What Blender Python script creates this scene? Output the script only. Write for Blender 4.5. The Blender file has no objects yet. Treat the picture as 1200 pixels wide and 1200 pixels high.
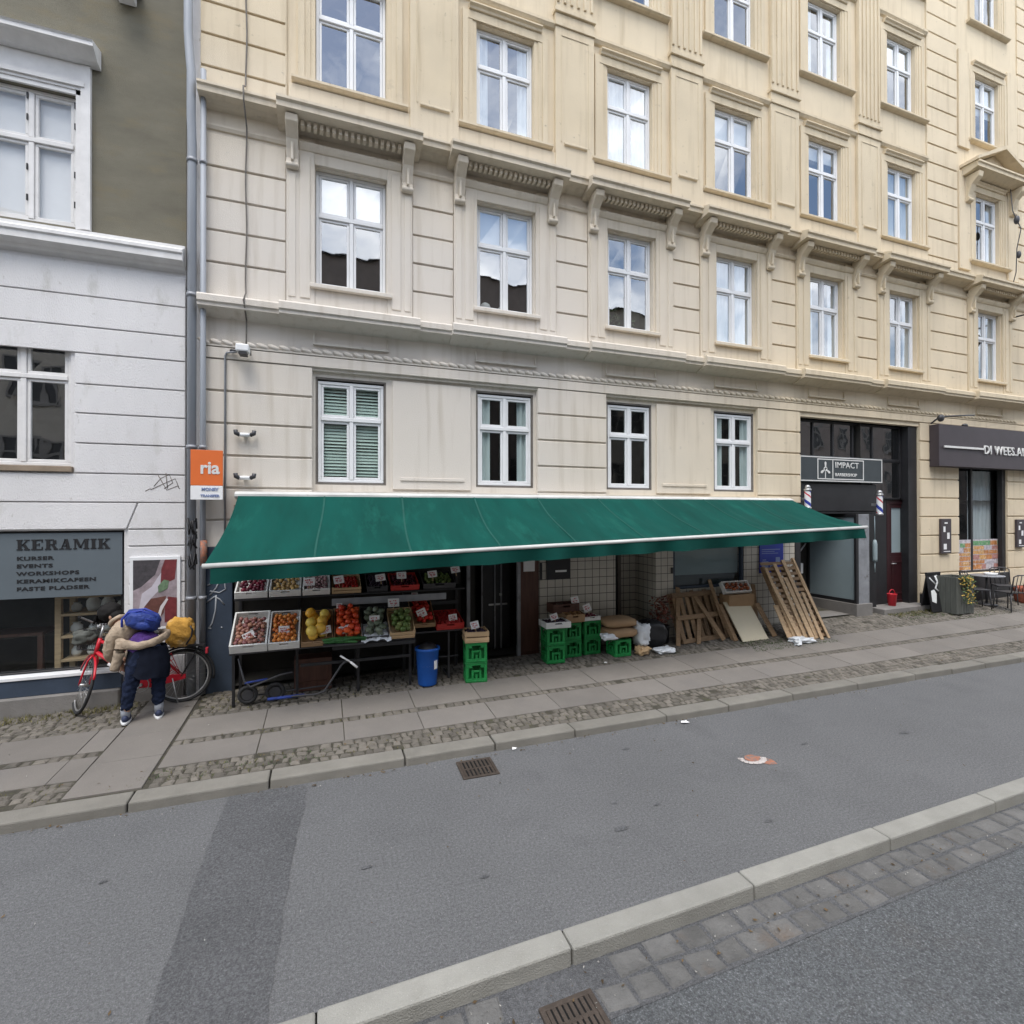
import bpy, bmesh, math, random
from mathutils import Vector, Matrix, Euler, noise
random.seed(7)
R = math.radians
PI = math.pi
SC = bpy.context.scene
COL = SC.collection
OFF = {}

# ------------------------------------------------------------------ materials
def M(name, col, rough=.8, var=.12, scale=3.0, bump=0., bscale=80., metal=0., island=0., col2=None, amt2=.5,
      scale2=6., stretch=(1, 1, 1), spec=.4, grain=0., col3=None, amt3=.5, scale3=120.):
    m = bpy.data.materials.new(name)
    m.use_nodes = True
    nt = m.node_tree
    N, L = nt.nodes, nt.links
    b = N['Principled BSDF']
    b.inputs['Roughness'].default_value = rough
    b.inputs['Metallic'].default_value = metal
    b.inputs['Specular IOR Level'].default_value = spec
    tc = N.new('ShaderNodeTexCoord')
    mp = N.new('ShaderNodeMapping')
    mp.inputs['Scale'].default_value = stretch
    L.new(tc.outputs['Object'], mp.inputs['Vector'])
    def noise(s, d=5, r=.6):
        n = N.new('ShaderNodeTexNoise')
        n.inputs['Scale'].default_value = s
        n.inputs['Detail'].default_value = d
        n.inputs['Roughness'].default_value = r
        L.new(mp.outputs['Vector'], n.inputs['Vector'])
        return n
    def mix(f, a, c, mode='MIX'):
        x = N.new('ShaderNodeMix')
        x.data_type = 'RGBA'
        x.blend_type = mode
        x.clamp_factor = True
        for sock, v in ((x.inputs[0], f), (x.inputs[6], a), (x.inputs[7], c)):
            if isinstance(v, bpy.types.NodeSocket): L.new(v, sock)
            elif isinstance(v, (int, float)): sock.default_value = v
            else: sock.default_value = (*v, 1)
        return x.outputs[2]
    def ramp(src, a, c):
        r = N.new('ShaderNodeMapRange')
        r.inputs[1].default_value = a
        r.inputs[2].default_value = c
        L.new(src, r.inputs[0])
        return r.outputs[0]
    c = tuple(col)
    lo = tuple(max(0, x * (1 - var)) for x in c)
    hi = tuple(min(1, x * (1 + var)) for x in c)
    out = mix(ramp(noise(scale).outputs['Fac'], .3, .7), lo, hi)
    if col2 is not None:
        out = mix(ramp(noise(scale2, 8, .65).outputs['Fac'], amt2, amt2 + .14), out, col2)
    if col3 is not None:
        out = mix(ramp(noise(scale3, 3, .6).outputs['Fac'], amt3, amt3 + .12), out, col3)
    if grain:
        for s_, k_ in ((48, .8), (125, 1.)):
            gr_ = N.new('ShaderNodeMapRange'); gr_.inputs[1].default_value = .32; gr_.inputs[2].default_value = .68
            gr_.inputs[3].default_value = 1 - grain * k_; gr_.inputs[4].default_value = 1 + grain * k_
            L.new(noise(s_, 2, .5).outputs['Fac'], gr_.inputs[0])
            out = mix(1.0, out, gr_.outputs[0], 'MULTIPLY')
    if island:
        g = N.new('ShaderNodeNewGeometry')
        r = N.new('ShaderNodeMapRange')
        r.inputs[3].default_value = 1 - island
        r.inputs[4].default_value = 1 + island
        L.new(g.outputs['Random Per Island'], r.inputs[0])
        out = mix(1.0, out, r.outputs[0], 'MULTIPLY')
    L.new(out, b.inputs['Base Color'])
    if bump:
        bn = N.new('ShaderNodeBump')
        bn.inputs['Strength'].default_value = bump
        bn.inputs['Distance'].default_value = .02
        L.new(noise(bscale, 4).outputs['Fac'], bn.inputs['Height'])
        L.new(bn.outputs['Normal'], b.inputs['Normal'])
    return m

def glass_mat(name, ior=1.9, tint=(.86, .9, .9)):
    m = bpy.data.materials.new(name)
    m.use_nodes = True
    nt = m.node_tree
    N, L = nt.nodes, nt.links
    N.remove(N['Principled BSDF'])
    fr = N.new('ShaderNodeFresnel')
    gb = N.new('ShaderNodeNewGeometry'); im = N.new('ShaderNodeMapRange')     # same reflectance from either side of the sheet
    im.inputs[3].default_value = ior; im.inputs[4].default_value = 1 / ior
    L.new(gb.outputs['Backfacing'], im.inputs[0]); L.new(im.outputs[0], fr.inputs['IOR'])
    tr = N.new('ShaderNodeBsdfTransparent'); tr.inputs['Color'].default_value = (*tint, 1)
    gl = N.new('ShaderNodeBsdfGlossy'); gl.inputs['Roughness'].default_value = .015
    gl.inputs['Color'].default_value = (.95, .97, 1, 1)
    # old panes are never flat: a faint large-scale waviness
    tc = N.new('ShaderNodeTexCoord')
    nz = N.new('ShaderNodeTexNoise'); nz.inputs['Scale'].default_value = 2.2; nz.inputs['Detail'].default_value = 1
    L.new(tc.outputs['Object'], nz.inputs['Vector'])
    bp = N.new('ShaderNodeBump'); bp.inputs['Strength'].default_value = .25; bp.inputs['Distance'].default_value = .012
    L.new(nz.outputs['Fac'], bp.inputs['Height'])
    L.new(bp.outputs['Normal'], gl.inputs['Normal'])
    mx = N.new('ShaderNodeMixShader')
    L.new(fr.outputs[0], mx.inputs[0]); L.new(tr.outputs[0], mx.inputs[1]); L.new(gl.outputs[0], mx.inputs[2])
    L.new(mx.outputs[0], N['Material Output'].inputs['Surface'])
    return m

def facade_mat(name, warm, grey, x0, x1, z0, z1, var=.07):
    """plaster coloured yellower to the right and above, blending to grey low on the left"""
    m = M(name, warm, .88, var, .9, .3, 90, col2=tuple(v * .78 for v in warm), amt2=.63, scale2=2.3, col3=tuple(v * .62 for v in warm), amt3=.67, scale3=11)
    nt = m.node_tree; N, L = nt.nodes, nt.links
    b = N['Principled BSDF']
    src = b.inputs['Base Color'].links[0].from_socket
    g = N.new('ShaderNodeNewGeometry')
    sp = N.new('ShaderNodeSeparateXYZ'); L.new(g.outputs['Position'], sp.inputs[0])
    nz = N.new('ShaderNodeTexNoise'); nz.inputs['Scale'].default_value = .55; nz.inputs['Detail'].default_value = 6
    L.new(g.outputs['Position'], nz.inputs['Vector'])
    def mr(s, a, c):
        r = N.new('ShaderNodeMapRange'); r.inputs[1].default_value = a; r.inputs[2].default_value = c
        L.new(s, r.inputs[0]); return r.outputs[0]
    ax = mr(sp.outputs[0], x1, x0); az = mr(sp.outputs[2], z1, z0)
    mu = N.new('ShaderNodeMath'); mu.operation = 'MULTIPLY'; L.new(ax, mu.inputs[0]); L.new(az, mu.inputs[1])  # share of the grey tone grows towards the lower left
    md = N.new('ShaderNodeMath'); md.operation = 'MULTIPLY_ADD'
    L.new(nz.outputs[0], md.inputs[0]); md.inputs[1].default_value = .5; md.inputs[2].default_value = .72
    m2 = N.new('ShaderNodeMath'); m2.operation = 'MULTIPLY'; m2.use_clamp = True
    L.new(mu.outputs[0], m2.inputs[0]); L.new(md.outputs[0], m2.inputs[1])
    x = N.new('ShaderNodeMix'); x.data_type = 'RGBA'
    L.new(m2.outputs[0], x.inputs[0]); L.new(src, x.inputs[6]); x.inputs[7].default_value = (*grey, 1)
    # soot streaks running down the plaster
    mp = N.new('ShaderNodeMapping'); mp.inputs['Scale'].default_value = (5, 5, .35)
    L.new(g.outputs['Position'], mp.inputs[0])
    n2 = N.new('ShaderNodeTexNoise'); n2.inputs['Scale'].default_value = 1.6; n2.inputs['Detail'].default_value = 7
    L.new(mp.outputs[0], n2.inputs['Vector'])
    st = mr(n2.outputs[0], .52, .8)
    y = N.new('ShaderNodeMix'); y.data_type = 'RGBA'; y.blend_type = 'MULTIPLY'
    sm = N.new('ShaderNodeMath'); sm.operation = 'MULTIPLY'; sm.inputs[1].default_value = .6; L.new(st, sm.inputs[0])
    L.new(sm.outputs[0], y.inputs[0]); L.new(x.outputs[2], y.inputs[6]); y.inputs[7].default_value = (.66, .62, .55, 1)
    L.new(y.outputs[2], b.inputs['Base Color'])
    return m

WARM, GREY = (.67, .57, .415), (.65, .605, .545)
MT = dict(
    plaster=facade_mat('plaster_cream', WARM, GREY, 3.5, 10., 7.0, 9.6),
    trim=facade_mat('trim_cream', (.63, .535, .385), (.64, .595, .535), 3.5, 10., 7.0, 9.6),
    soffit_dirt=M('sooty_stucco', (.24, .19, .14), .9, .2, 5),
    white_plaster=M('white_plaster', (.70, .69, .69), .88, .07, .8, .5, 60, col2=(.56, .55, .53), amt2=.58, scale2=2.6, stretch=(1.6, 1.6, .6), col3=(.42, .4, .37), amt3=.68, scale3=8),
    grey_plaster=M('olive_grey_plaster', (.175, .162, .122), .92, .16, 1.2, .5, 60, col2=(.19, .165, .11), amt2=.52, scale2=1.3, stretch=(1, 1, 2.5)),
    white_paint=M('white_paint', (.74, .75, .76), .45, .05, 3),
    old_white=M('weathered_white_paint', (.7, .69, .68), .55, .08, 6, col2=(.4, .38, .36), amt2=.66, scale2=14),
    greyframe=M('grey_wood_lining', (.15, .135, .12), .7, .2, 8),
    zinc=M('zinc_sheet', (.3, .32, .35), .6, .14, 2.5, metal=.12, stretch=(1, 1, .2)),
    zinc_dark=M('dirty_zinc', (.27, .28, .3), .55, .2, 4, metal=.3, col2=(.13, .12, .12), amt2=.58, scale2=5),
    glass=glass_mat('window_glass', 3.2),
    glass_clear=glass_mat('old_clear_glass', 1.6, (.96, .97, .97)),
    glass_low=glass_mat('ground_floor_glass', 1.75, (.8, .88, .86)),
    shop_glass=glass_mat('shop_glass', 1.5, (.8, .85, .85)),
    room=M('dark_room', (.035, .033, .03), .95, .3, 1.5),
    blind=M('blind_fabric', (.6, .66, .62), .8, .1, 2),
    curtain=M('curtain_cloth', (.58, .6, .62), .9, .12, 5, stretch=(6, 1, .3)),
    curtain_white=M('white_roller_blind', (.74, .74, .74), .9, .04, 2),
    black=M('black_paint', (.018, .018, .02), .45, .2, 5),
    dark_steel=M('dark_steel', (.06, .06, .065), .45, .2, 6, metal=.4),
    steel=M('bare_steel', (.42, .42, .42), .35, .1, 8, metal=.7),
    alu=M('white_aluminium', (.56, .56, .54), .5, .15, 2, col2=(.4, .39, .36), amt2=.6, scale2=3),
    bluegrey=M('blue_grey_paint', (.036, .052, .08), .6, .15, 3, .15, 60, col2=(.06, .075, .1), amt2=.62, scale2=5),
    tile=None, 
    awning=M('green_canvas', (.0018, .056, .045), .85, .2, 1.1, .06, 300, spec=.15, col2=(.006, .085, .066), amt2=.55, scale2=1.6, stretch=(2.2, .6, .6)),
    awning_under=M('green_canvas_valance', (.0018, .046, .037), .85, .14, 2.5, .05, 300, spec=.15),
    asphalt=M('asphalt_track', (.125, .127, .131), .92, .08, .8, .7, 120, grain=.24, col2=(.112, .114, .118), amt2=.52, scale2=1.3, col3=(.19, .19, .19), amt3=.55, scale3=110),
    asphalt_patch=M('asphalt_patch', (.104, .106, .111), .9, .16, 1.2, .9, 120, col3=(.14, .14, .145), amt3=.55, scale3=110, grain=.28),
    asphalt_road=M('asphalt_road', (.105, .111, .116), .9, .12, 1.5, 1., 100, col2=(.1, .1, .1), amt2=.55, scale2=2.5, col3=(.2, .21, .22), amt3=.54, scale3=105, grain=.3),
    slab=M('concrete_slab', (.178, .163, .147), .9, .1, 1.5, .4, 140, island=.1, col2=(.165, .152, .14), amt2=.55, scale2=2.2, col3=(.28, .26, .24), amt3=.62, scale3=130),
    sett=M('granite_sett', (.14, .126, .107), .85, .2, 9, .6, 60, island=.26, col2=(.1, .095, .08), amt2=.56, scale2=12),
    sett_road=M('granite_gutter_sett', (.122, .12, .116), .85, .2, 7, .8, 50, island=.17, col2=(.125, .102, .085), amt2=.58, scale2=2.6),
    kerb=M('granite_kerb', (.275, .27, .245), .85, .12, 3, .5, 90, island=.08, col2=(.25, .245, .22), amt2=.57, scale2=5, col3=(.43, .42, .39), amt3=.62, scale3=160),
    kerb_far=M('granite_kerb_worn', (.19, .18, .158), .85, .14, 3, .5, 90, island=.1, col2=(.2, .19, .165), amt2=.57, scale2=5),
    soil=M('joint_soil', (.06, .055, .042), .95, .3, 12, .6, 60, col2=(.075, .08, .035), amt2=.56, scale2=7),
    grass=M('dry_grass', (.12, .11, .035), .9, .3, 20, island=.4),
    moss=M('moss_litter', (.055, .085, .03), .9, .3, 20, island=.4),
    iron=M('cast_iron', (.07, .055, .045), .6, .25, 12, .3, 80, metal=.3),
    hole=M('dark_void', (.006, .006, .006), .95, .1, 5),
    red=M('red_lacquer', (.5, .016, .03), .3, .08, 5),
    tyre=M('tyre_rubber', (.022, .022, .023), .7, .15, 20),
    denim=M('navy_denim', (.012, .018, .04), .9, .3, 14, .8, 22, spec=.15),
    jacket=M('khaki_jacket', (.36, .285, .21), .9, .22, 9, 1.0, 16, col2=(.24, .185, .13), amt2=.56, scale2=13),
    purple=M('purple_knit', (.06, .022, .15), .9, .2, 14, .8, 25),
    hair=M('black_hair', (.011, .01, .0095), .75, .3, 40, spec=.2),
    skin=M('skin', (.42, .24, .16), .55, .06, 8),
    bagblue=M('blue_nylon', (.018, .042, .22), .6, .2, 9, 1., 18, col2=(.012, .026, .13), amt2=.54, scale2=11),
    bagyellow=M('ochre_bag_cloth', (.5, .27, .05), .85, .2, 8, .9, 20, col2=(.5, .37, .2), amt2=.52, scale2=4.5),
    bagtan=M('pale_tan_cloth', (.5, .37, .2), .7, .1, 8),
    sock=M('grey_sock', (.3, .32, .36), .9, .1, 30),
    sneaker=M('navy_sneaker', (.03, .04, .085), .7, .15, 20),
    rubberwhite=M('white_rubber', (.72, .73, .74), .6, .05, 10),
    crategreen=M('green_crate_plastic', (.012, .215, .052), .5, .2, 6, col2=(.03, .13, .05), amt2=.6, scale2=9),
    binblue=M('blue_bin_plastic', (.013, .1, .43), .5, .12, 3, col2=(.03, .08, .26), amt2=.62, scale2=7),
    poly=M('white_polystyrene', (.68, .68, .66), .85, .06, 8, .2, 60),
    redcrate=M('red_crate_plastic', (.45, .03, .025), .5, .12, 6),
    wood=M('pallet_pine', (.235, .155, .09), .88, .25, 5, .4, 70, island=.28, stretch=(1, 1, 6), col2=(.17, .1, .055), amt2=.57, scale2=5),
    wood_light=M('pale_pine', (.4, .28, .17), .88, .2, 5, .3, 70, island=.2, stretch=(1, 1, 5), col2=(.3, .19, .1), amt2=.6, scale2=5),
    crate_wood=M('thin_crate_wood', (.5, .35, .2), .85, .12, 5, island=.14),
    board=M('pale_board', (.56, .5, .37), .75, .05, 2, col2=(.5, .44, .33), amt2=.56, scale2=2),
    card=M('cardboard', (.33, .215, .12), .9, .1, 4),
    plasticbag=M('white_plastic_film', (.66, .69, .72), .35, .06, 8),
    paper=M('white_paper', (.76, .76, .76), .8, .03, 8),
    ink=M('black_ink', (.012, .012, .014), .7, .1, 8),
    redink=M('red_ink', (.5, .03, .05), .7, .1, 8),
    orange=M('orange_sign_enamel', (.68, .15, .035), .5, .05, 3),
    signblue=M('blue_sign_print', (.02, .04, .3), .5, .08, 5),
    bluelet=M('blue_grey_lettering', (.2, .25, .42), .6, .05, 5),
    signgrey=M('blue_grey_sign_board', (.105, .128, .145), .7, .06, 2),
    signbrown=M('plum_brown_board', (.05, .04, .046), .55, .1, 4),
    signdark=M('slate_sign_board', (.045, .055, .06), .45, .1, 4),
    letter=M('pale_lettering', (.66, .66, .64), .5, .04, 5),
    doorred=M('dark_oxblood_paint', (.03, .008, .01), .4, .2, 5),
    brownwood=M('brown_stained_wood', (.09, .04, .028), .55, .25, 6, stretch=(4, 4, .5)),
    frost=M('frosted_glass_film', (.25, .31, .33), .35, .06, 1.5),
    chalk=M('chalk_white', (.7, .72, .72), .9, .1, 12),
    leaf=M('leaf_green', (.035, .075, .018), .6, .35, 18, island=.4),
    flower=M('yellow_flower', (.4, .27, .05), .7, .2, 20, island=.2),
    potgrey=M('grey_planter', (.085, .09, .08), .7, .2, 6, stretch=(6, 6, .6)),
    terracotta=M('brick_red_pot', (.34, .1, .06), .85, .2, 14, col2=(.5, .22, .14), amt2=.56, scale2=16),
    grubby=M('grey_flagstone', (.19, .18, .17), .9, .15, 3, .4, 60),
    roadred=M('orange_marker_paint', (.34, .14, .085), .88, .2, 14, col2=(.16, .145, .14), amt2=.46, scale2=26),
    roadwhite=M('worn_white_marker_paint', (.5, .46, .44), .88, .1, 14, col2=(.22, .2, .19), amt2=.5, scale2=30),
    brick_opp=M('dark_brown_brick', (.2, .17, .155), .9, .15, 2),
    ochre_opp=M('grey_ochre_plaster', (.34, .31, .27), .9, .12, 2),
    slate=M('roof_slate', (.05, .05, .055), .7, .15, 3),
)
def fruit_mat(n, c, c2=None, r=.4):
    m = M(n, c, r, .2, 14, island=0)
    nt = m.node_tree
    oi = nt.nodes.new('ShaderNodeObjectInfo')
    b = nt.nodes['Principled BSDF']
    src = b.inputs['Base Color'].links[0].from_socket
    x = nt.nodes.new('ShaderNodeMix'); x.data_type = 'RGBA'
    nt.links.new(oi.outputs['Random'], x.inputs[0]); nt.links.new(src, x.inputs[6])
    x.inputs[7].default_value = (*(c2 or tuple(v * .5 for v in c)), 1)
    nt.links.new(x.outputs[2], b.inputs['Base Color'])
    return m
FM = dict(plum=fruit_mat('plum_skin', (.16, .012, .03), (.06, .008, .02)), mushroom=fruit_mat('mushroom_cap', (.42, .26, .12), (.6, .4, .14)),
          shallot=fruit_mat('shallot_skin', (.4, .2, .13), (.2, .07, .08)), apricot=fruit_mat('apricot_skin', (.75, .3, .06), (.5, .12, .03)),
          melon=fruit_mat('yellow_melon_skin', (.75, .4, .045), (.7, .52, .1)), tomato=fruit_mat('orange_red_skin', (.68, .1, .02), (.5, .035, .015)),
          courgette=fruit_mat('courgette_skin', (.09, .12, .075), (.22, .25, .19)), redtom=fruit_mat('red_tomato_skin', (.5, .02, .012), (.35, .02, .012)),
          lime=fruit_mat('green_skin', (.09, .15, .035), (.16, .2, .06)), cucumber=fruit_mat('cucumber_skin', (.015, .085, .02), (.03, .13, .03)),
          grape=fruit_mat('dark_grape', (.03, .015, .03), (.05, .03, .05)), strawberry=fruit_mat('red_berry', (.55, .03, .03), (.4, .02, .02)))

def tile_mat():
    m = M('beige_wall_tile', (.5, .47, .41), .35, .1, 2)
    nt = m.node_tree; N, L = nt.nodes, nt.links
    b = N['Principled BSDF']; src = b.inputs['Base Color'].links[0].from_socket
    g = N.new('ShaderNodeNewGeometry'); sp = N.new('ShaderNodeSeparateXYZ'); L.new(g.outputs['Position'], sp.inputs[0])
    def joint(s):
        d = N.new('ShaderNodeMath'); d.operation = 'DIVIDE'; L.new(s, d.inputs[0]); d.inputs[1].default_value = .15
        f = N.new('ShaderNodeMath'); f.operation = 'FRACT'; L.new(d.outputs[0], f.inputs[0])
        c = N.new('ShaderNodeMath'); c.operation = 'LESS_THAN'; L.new(f.outputs[0], c.inputs[0]); c.inputs[1].default_value = .07
        return c.outputs[0]
    ad = N.new('ShaderNodeMath'); ad.operation = 'ADD'; L.new(sp.outputs[0], ad.inputs[0]); L.new(sp.outputs[1], ad.inputs[1])
    mx = N.new('ShaderNodeMath'); mx.operation = 'MAXIMUM'
    L.new(joint(ad.outputs[0]), mx.inputs[0]); L.new(joint(sp.outputs[2]), mx.inputs[1])
    x = N.new('ShaderNodeMix'); x.data_type = 'RGBA'
    L.new(mx.outputs[0], x.inputs[0]); L.new(src, x.inputs[6]); x.inputs[7].default_value = (.06, .055, .05, 1)
    L.new(x.outputs[2], b.inputs['Base Color'])
    return m
MT['tile'] = tile_mat()

# ------------------------------------------------------------------ mesh builder
class MB:
    def __init__(s): s.v, s.f, s.m, s.s = [], [], [], []
    def add(s, vs, fs, m=0, sm=False):
        o = len(s.v)
        s.v += [tuple(v) for v in vs]
        for f in fs:
            s.f.append(tuple(i + o for i in f)); s.m.append(m); s.s.append(sm)
        return s
    BF = ((0, 3, 2, 1), (4, 5, 6, 7), (0, 1, 5, 4), (1, 2, 6, 5), (2, 3, 7, 6), (3, 0, 4, 7))
    def box(s, x0, x1, y0, y1, z0, z1, m=0):
        return s.add([(x0, y0, z0), (x1, y0, z0), (x1, y1, z0), (x0, y1, z0), (x0, y0, z1), (x1, y0, z1), (x1, y1, z1), (x0, y1, z1)], s.BF, m)
    def obox(s, mat, x0, x1, y0, y1, z0, z1, m=0):
        vs = [mat @ Vector(p) for p in ((x0, y0, z0), (x1, y0, z0), (x1, y1, z0), (x0, y1, z0), (x0, y0, z1), (x1, y0, z1), (x1, y1, z1), (x0, y1, z1))]
        return s.add(vs, s.BF, m)
    def hexa(s, vs, m=0): return s.add(vs, s.BF, m)
    def quad(s, a, b, c, d, m=0): return s.add([a, b, c, d], [(0, 1, 2, 3)], m)
    def prism(s, pts, vec, m=0, sm=False):
        n = len(pts); v = Vector(vec)
        vs = [Vector(p) for p in pts] + [Vector(p) + v for p in pts]
        fs = [tuple(range(n))[::-1], tuple(range(n, 2 * n))]
        s.add(vs, fs, m)
        o = len(s.v) - 2 * n
        for i in range(n):
            j = (i + 1) % n
            s.f.append((o + i, o + j, o + n + j, o + n + i)); s.m.append(m); s.s.append(sm)
        return s
    def sweepx(s, prof, x0, x1, m=0):
        return s.prism([(x0, y, z) for y, z in prof], (x1 - x0, 0, 0), m)
    def tube(s, pts, r, n=8, m=0, closed=False, sm=True):
        pts = [Vector(p) for p in pts]; k = len(pts)
        rs = r if isinstance(r, (list, tuple)) else [r] * k
        vs = []; prev = None
        for i, p in enumerate(pts):
            if closed: t = pts[(i + 1) % k] - pts[i - 1]
            else: t = pts[min(i + 1, k - 1)] - pts[max(i - 1, 0)]
            t = t.normalized() if t.length > 1e-9 else Vector((0, 0, 1))
            if prev is None:
                a = Vector((0, 0, 1)) if abs(t.z) < .9 else Vector((1, 0, 0))
                u = t.cross(a).normalized()
            else:
                u = (prev - t * prev.dot(t))
                u = u.normalized() if u.length > 1e-6 else t.orthogonal().normalized()
            prev = u; w = t.cross(u)
            for j in range(n):
                a = 2 * PI * j / n
                vs.append(p + (u * math.cos(a) + w * math.sin(a)) * rs[i])
        fs = []
        for i in range(k if closed else k - 1):
            i2 = (i + 1) % k
            for j in range(n):
                j2 = (j + 1) % n
                fs.append((i * n + j, i * n + j2, i2 * n + j2, i2 * n + j))
        s.add(vs, fs, m, sm)
        if not closed:
            o = len(s.v) - len(vs)
            s.f.append(tuple(o + j for j in range(n))[::-1]); s.m.append(m); s.s.append(False)
            s.f.append(tuple(o + (k - 1) * n + j for j in range(n))); s.m.append(m); s.s.append(False)
        return s
    def lathe(s, prof, c=(0, 0, 0), n=20, m=0, sm=True, mat=None):
        vs = []
        for r, z in prof:
            for j in range(n):
                a = 2 * PI * j / n
                p = Vector((r * math.cos(a), r * math.sin(a), z))
                vs.append((mat @ p) if mat else p + Vector(c))
        fs = []
        for i in range(len(prof) - 1):
            for j in range(n):
                j2 = (j + 1) % n
                fs.append((i * n + j, i * n + j2, (i + 1) * n + j2, (i + 1) * n + j))
        return s.add(vs, fs, m, sm)
    def ball(s, c, r, m=0, n=10, k=7, mat=None):
        c = Vector(c); rx, ry, rz = (r, r, r) if isinstance(r, (int, float)) else r
        vs = [Vector((0, 0, rz))]
        for i in range(1, k):
            th = PI * i / k
            for j in range(n):
                a = 2 * PI * j / n
                vs.append(Vector((rx * math.sin(th) * math.cos(a), ry * math.sin(th) * math.sin(a), rz * math.cos(th))))
        vs.append(Vector((0, 0, -rz)))
        if mat is not None: vs = [mat @ v for v in vs]
        vs = [v + c for v in vs]
        fs = [(0, 1 + j, 1 + (j + 1) % n) for j in range(n)]
        for i in range(k - 2):
            for j in range(n):
                a = 1 + i * n + j; b = 1 + i * n + (j + 1) % n
                fs.append((a, a + n, b + n, b))
        e = len(vs) - 1; o = 1 + (k - 2) * n
        fs += [(o + (j + 1) % n, o + j, e) for j in range(n)]
        return s.add(vs, fs, m, True)
    def frame(s, x0, x1, z0, z1, w, y0, y1, m=0):
        s.box(x0, x1, y0, y1, z0, z0 + w, m); s.box(x0, x1, y0, y1, z1 - w, z1, m)
        s.box(x0, x0 + w, y0, y1, z0 + w, z1 - w, m); s.box(x1 - w, x1, y0, y1, z0 + w, z1 - w, m)
        return s
    def build(s, name, mat, parent=None, bevel=0., seg=1, loc=None):
        me = bpy.data.meshes.new(name)
        off = Vector(OFF.get(parent.name, (0, 0, 0))) if parent else Vector(loc or (0, 0, 0))
        me.from_pydata([tuple(Vector(v) - off) for v in s.v], [], s.f)
        for q in (mat if isinstance(mat, (list, tuple)) else [mat]): me.materials.append(q)
        me.polygons.foreach_set('material_index', s.m)
        me.polygons.foreach_set('use_smooth', s.s)
        if 'pane' not in name:
            bm = bmesh.new(); bm.from_mesh(me); bmesh.ops.recalc_face_normals(bm, faces=bm.faces); bm.to_mesh(me); bm.free()
        me.update()
        o = bpy.data.objects.new(name, me); COL.objects.link(o)
        if parent: o.parent = parent
        else: o.location = off
        OFF[o.name] = off
        if bevel:
            b = o.modifiers.new('bevel', 'BEVEL'); b.width = bevel; b.segments = seg; b.limit_method = 'ANGLE'
        return o

def tag(o, label, cat, group=None):
    o['label'] = label; o['category'] = cat
    if group: o['group'] = group
    return o
def struct(o, kind='structure'):
    o['kind'] = kind; return o
def thing(name, label, cat, loc=(0, 0, 0), group=None):
    o = bpy.data.objects.new(name, None); COL.objects.link(o)
    o.location = loc; OFF[o.name] = Vector(loc); o.empty_display_size = .2
    return tag(o, label, cat, group)
def copy_tree(o, parent=None):
    c = o.copy(); COL.objects.link(c); OFF[c.name] = OFF.get(o.name, Vector())
    if parent: c.parent = parent
    for ch in list(o.children):
        copy_tree(ch, c)
    return c
def text_part(body, size, mat, parent, pos, name='lettering', extrude=.004, sx=1., bold=0., align='LEFT', spacing=1., rotz=0., rot=None):
    cu = bpy.data.curves.new(name, 'FONT'); cu.body = body; cu.size = size; cu.extrude = extrude; cu.offset = bold
    cu.align_x = align; cu.space_character = spacing; cu.resolution_u = 3
    t = bpy.data.objects.new(name, cu); COL.objects.link(t)
    dg = bpy.context.evaluated_depsgraph_get(); dg.update()
    me = bpy.data.meshes.new_from_object(t.evaluated_get(dg))
    bpy.data.objects.remove(t); bpy.data.curves.remove(cu)
    mt = rot if rot is not None else Matrix.Rotation(rotz, 4, 'Z') @ Matrix.Rotation(R(90), 4, 'X')
    off = Vector(OFF.get(parent.name, (0, 0, 0))) if parent else Vector((0, 0, 0))
    me.transform(Matrix.Translation(Vector(pos) - off) @ mt @ Matrix.Diagonal((sx, 1, 1, 1)))
    me.materials.clear(); me.materials.append(mat)
    o = bpy.data.objects.new(name, me); COL.objects.link(o)
    if parent: o.parent = parent
    OFF[o.name] = off
    return o

def zw(s): return .155 + .0165 * (s + 1)
def G(s, y):
    t = min(max((y - 5.69) / 2.59, 0), 1.3)
    return .095 * (1 - t) + zw(s) * t

# ------------------------------------------------------------------ camera, world, sun
cam = bpy.data.cameras.new('camera'); co = bpy.data.objects.new('camera', cam); COL.objects.link(co)
cam.sensor_fit = 'HORIZONTAL'; cam.sensor_width = 36; cam.lens = 18.0; cam.clip_start = .05; cam.clip_end = 2000
yaw, pit, rol = R(20.11939), R(.30523), R(-.10008)
fw = Vector((math.sin(yaw) * math.cos(pit), math.cos(yaw) * math.cos(pit), math.sin(pit)))
rt = Vector((math.cos(yaw), -math.sin(yaw), 0)); up = rt.cross(fw)
r2 = math.cos(rol) * rt + math.sin(rol) * up; u2 = -math.sin(rol) * rt + math.cos(rol) * up
co.matrix_world = Matrix(((r2.x, u2.x, -fw.x, 0), (r2.y, u2.y, -fw.y, 0), (r2.z, u2.z, -fw.z, 2.65), (0, 0, 0, 1)))
SC.camera = co

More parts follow.
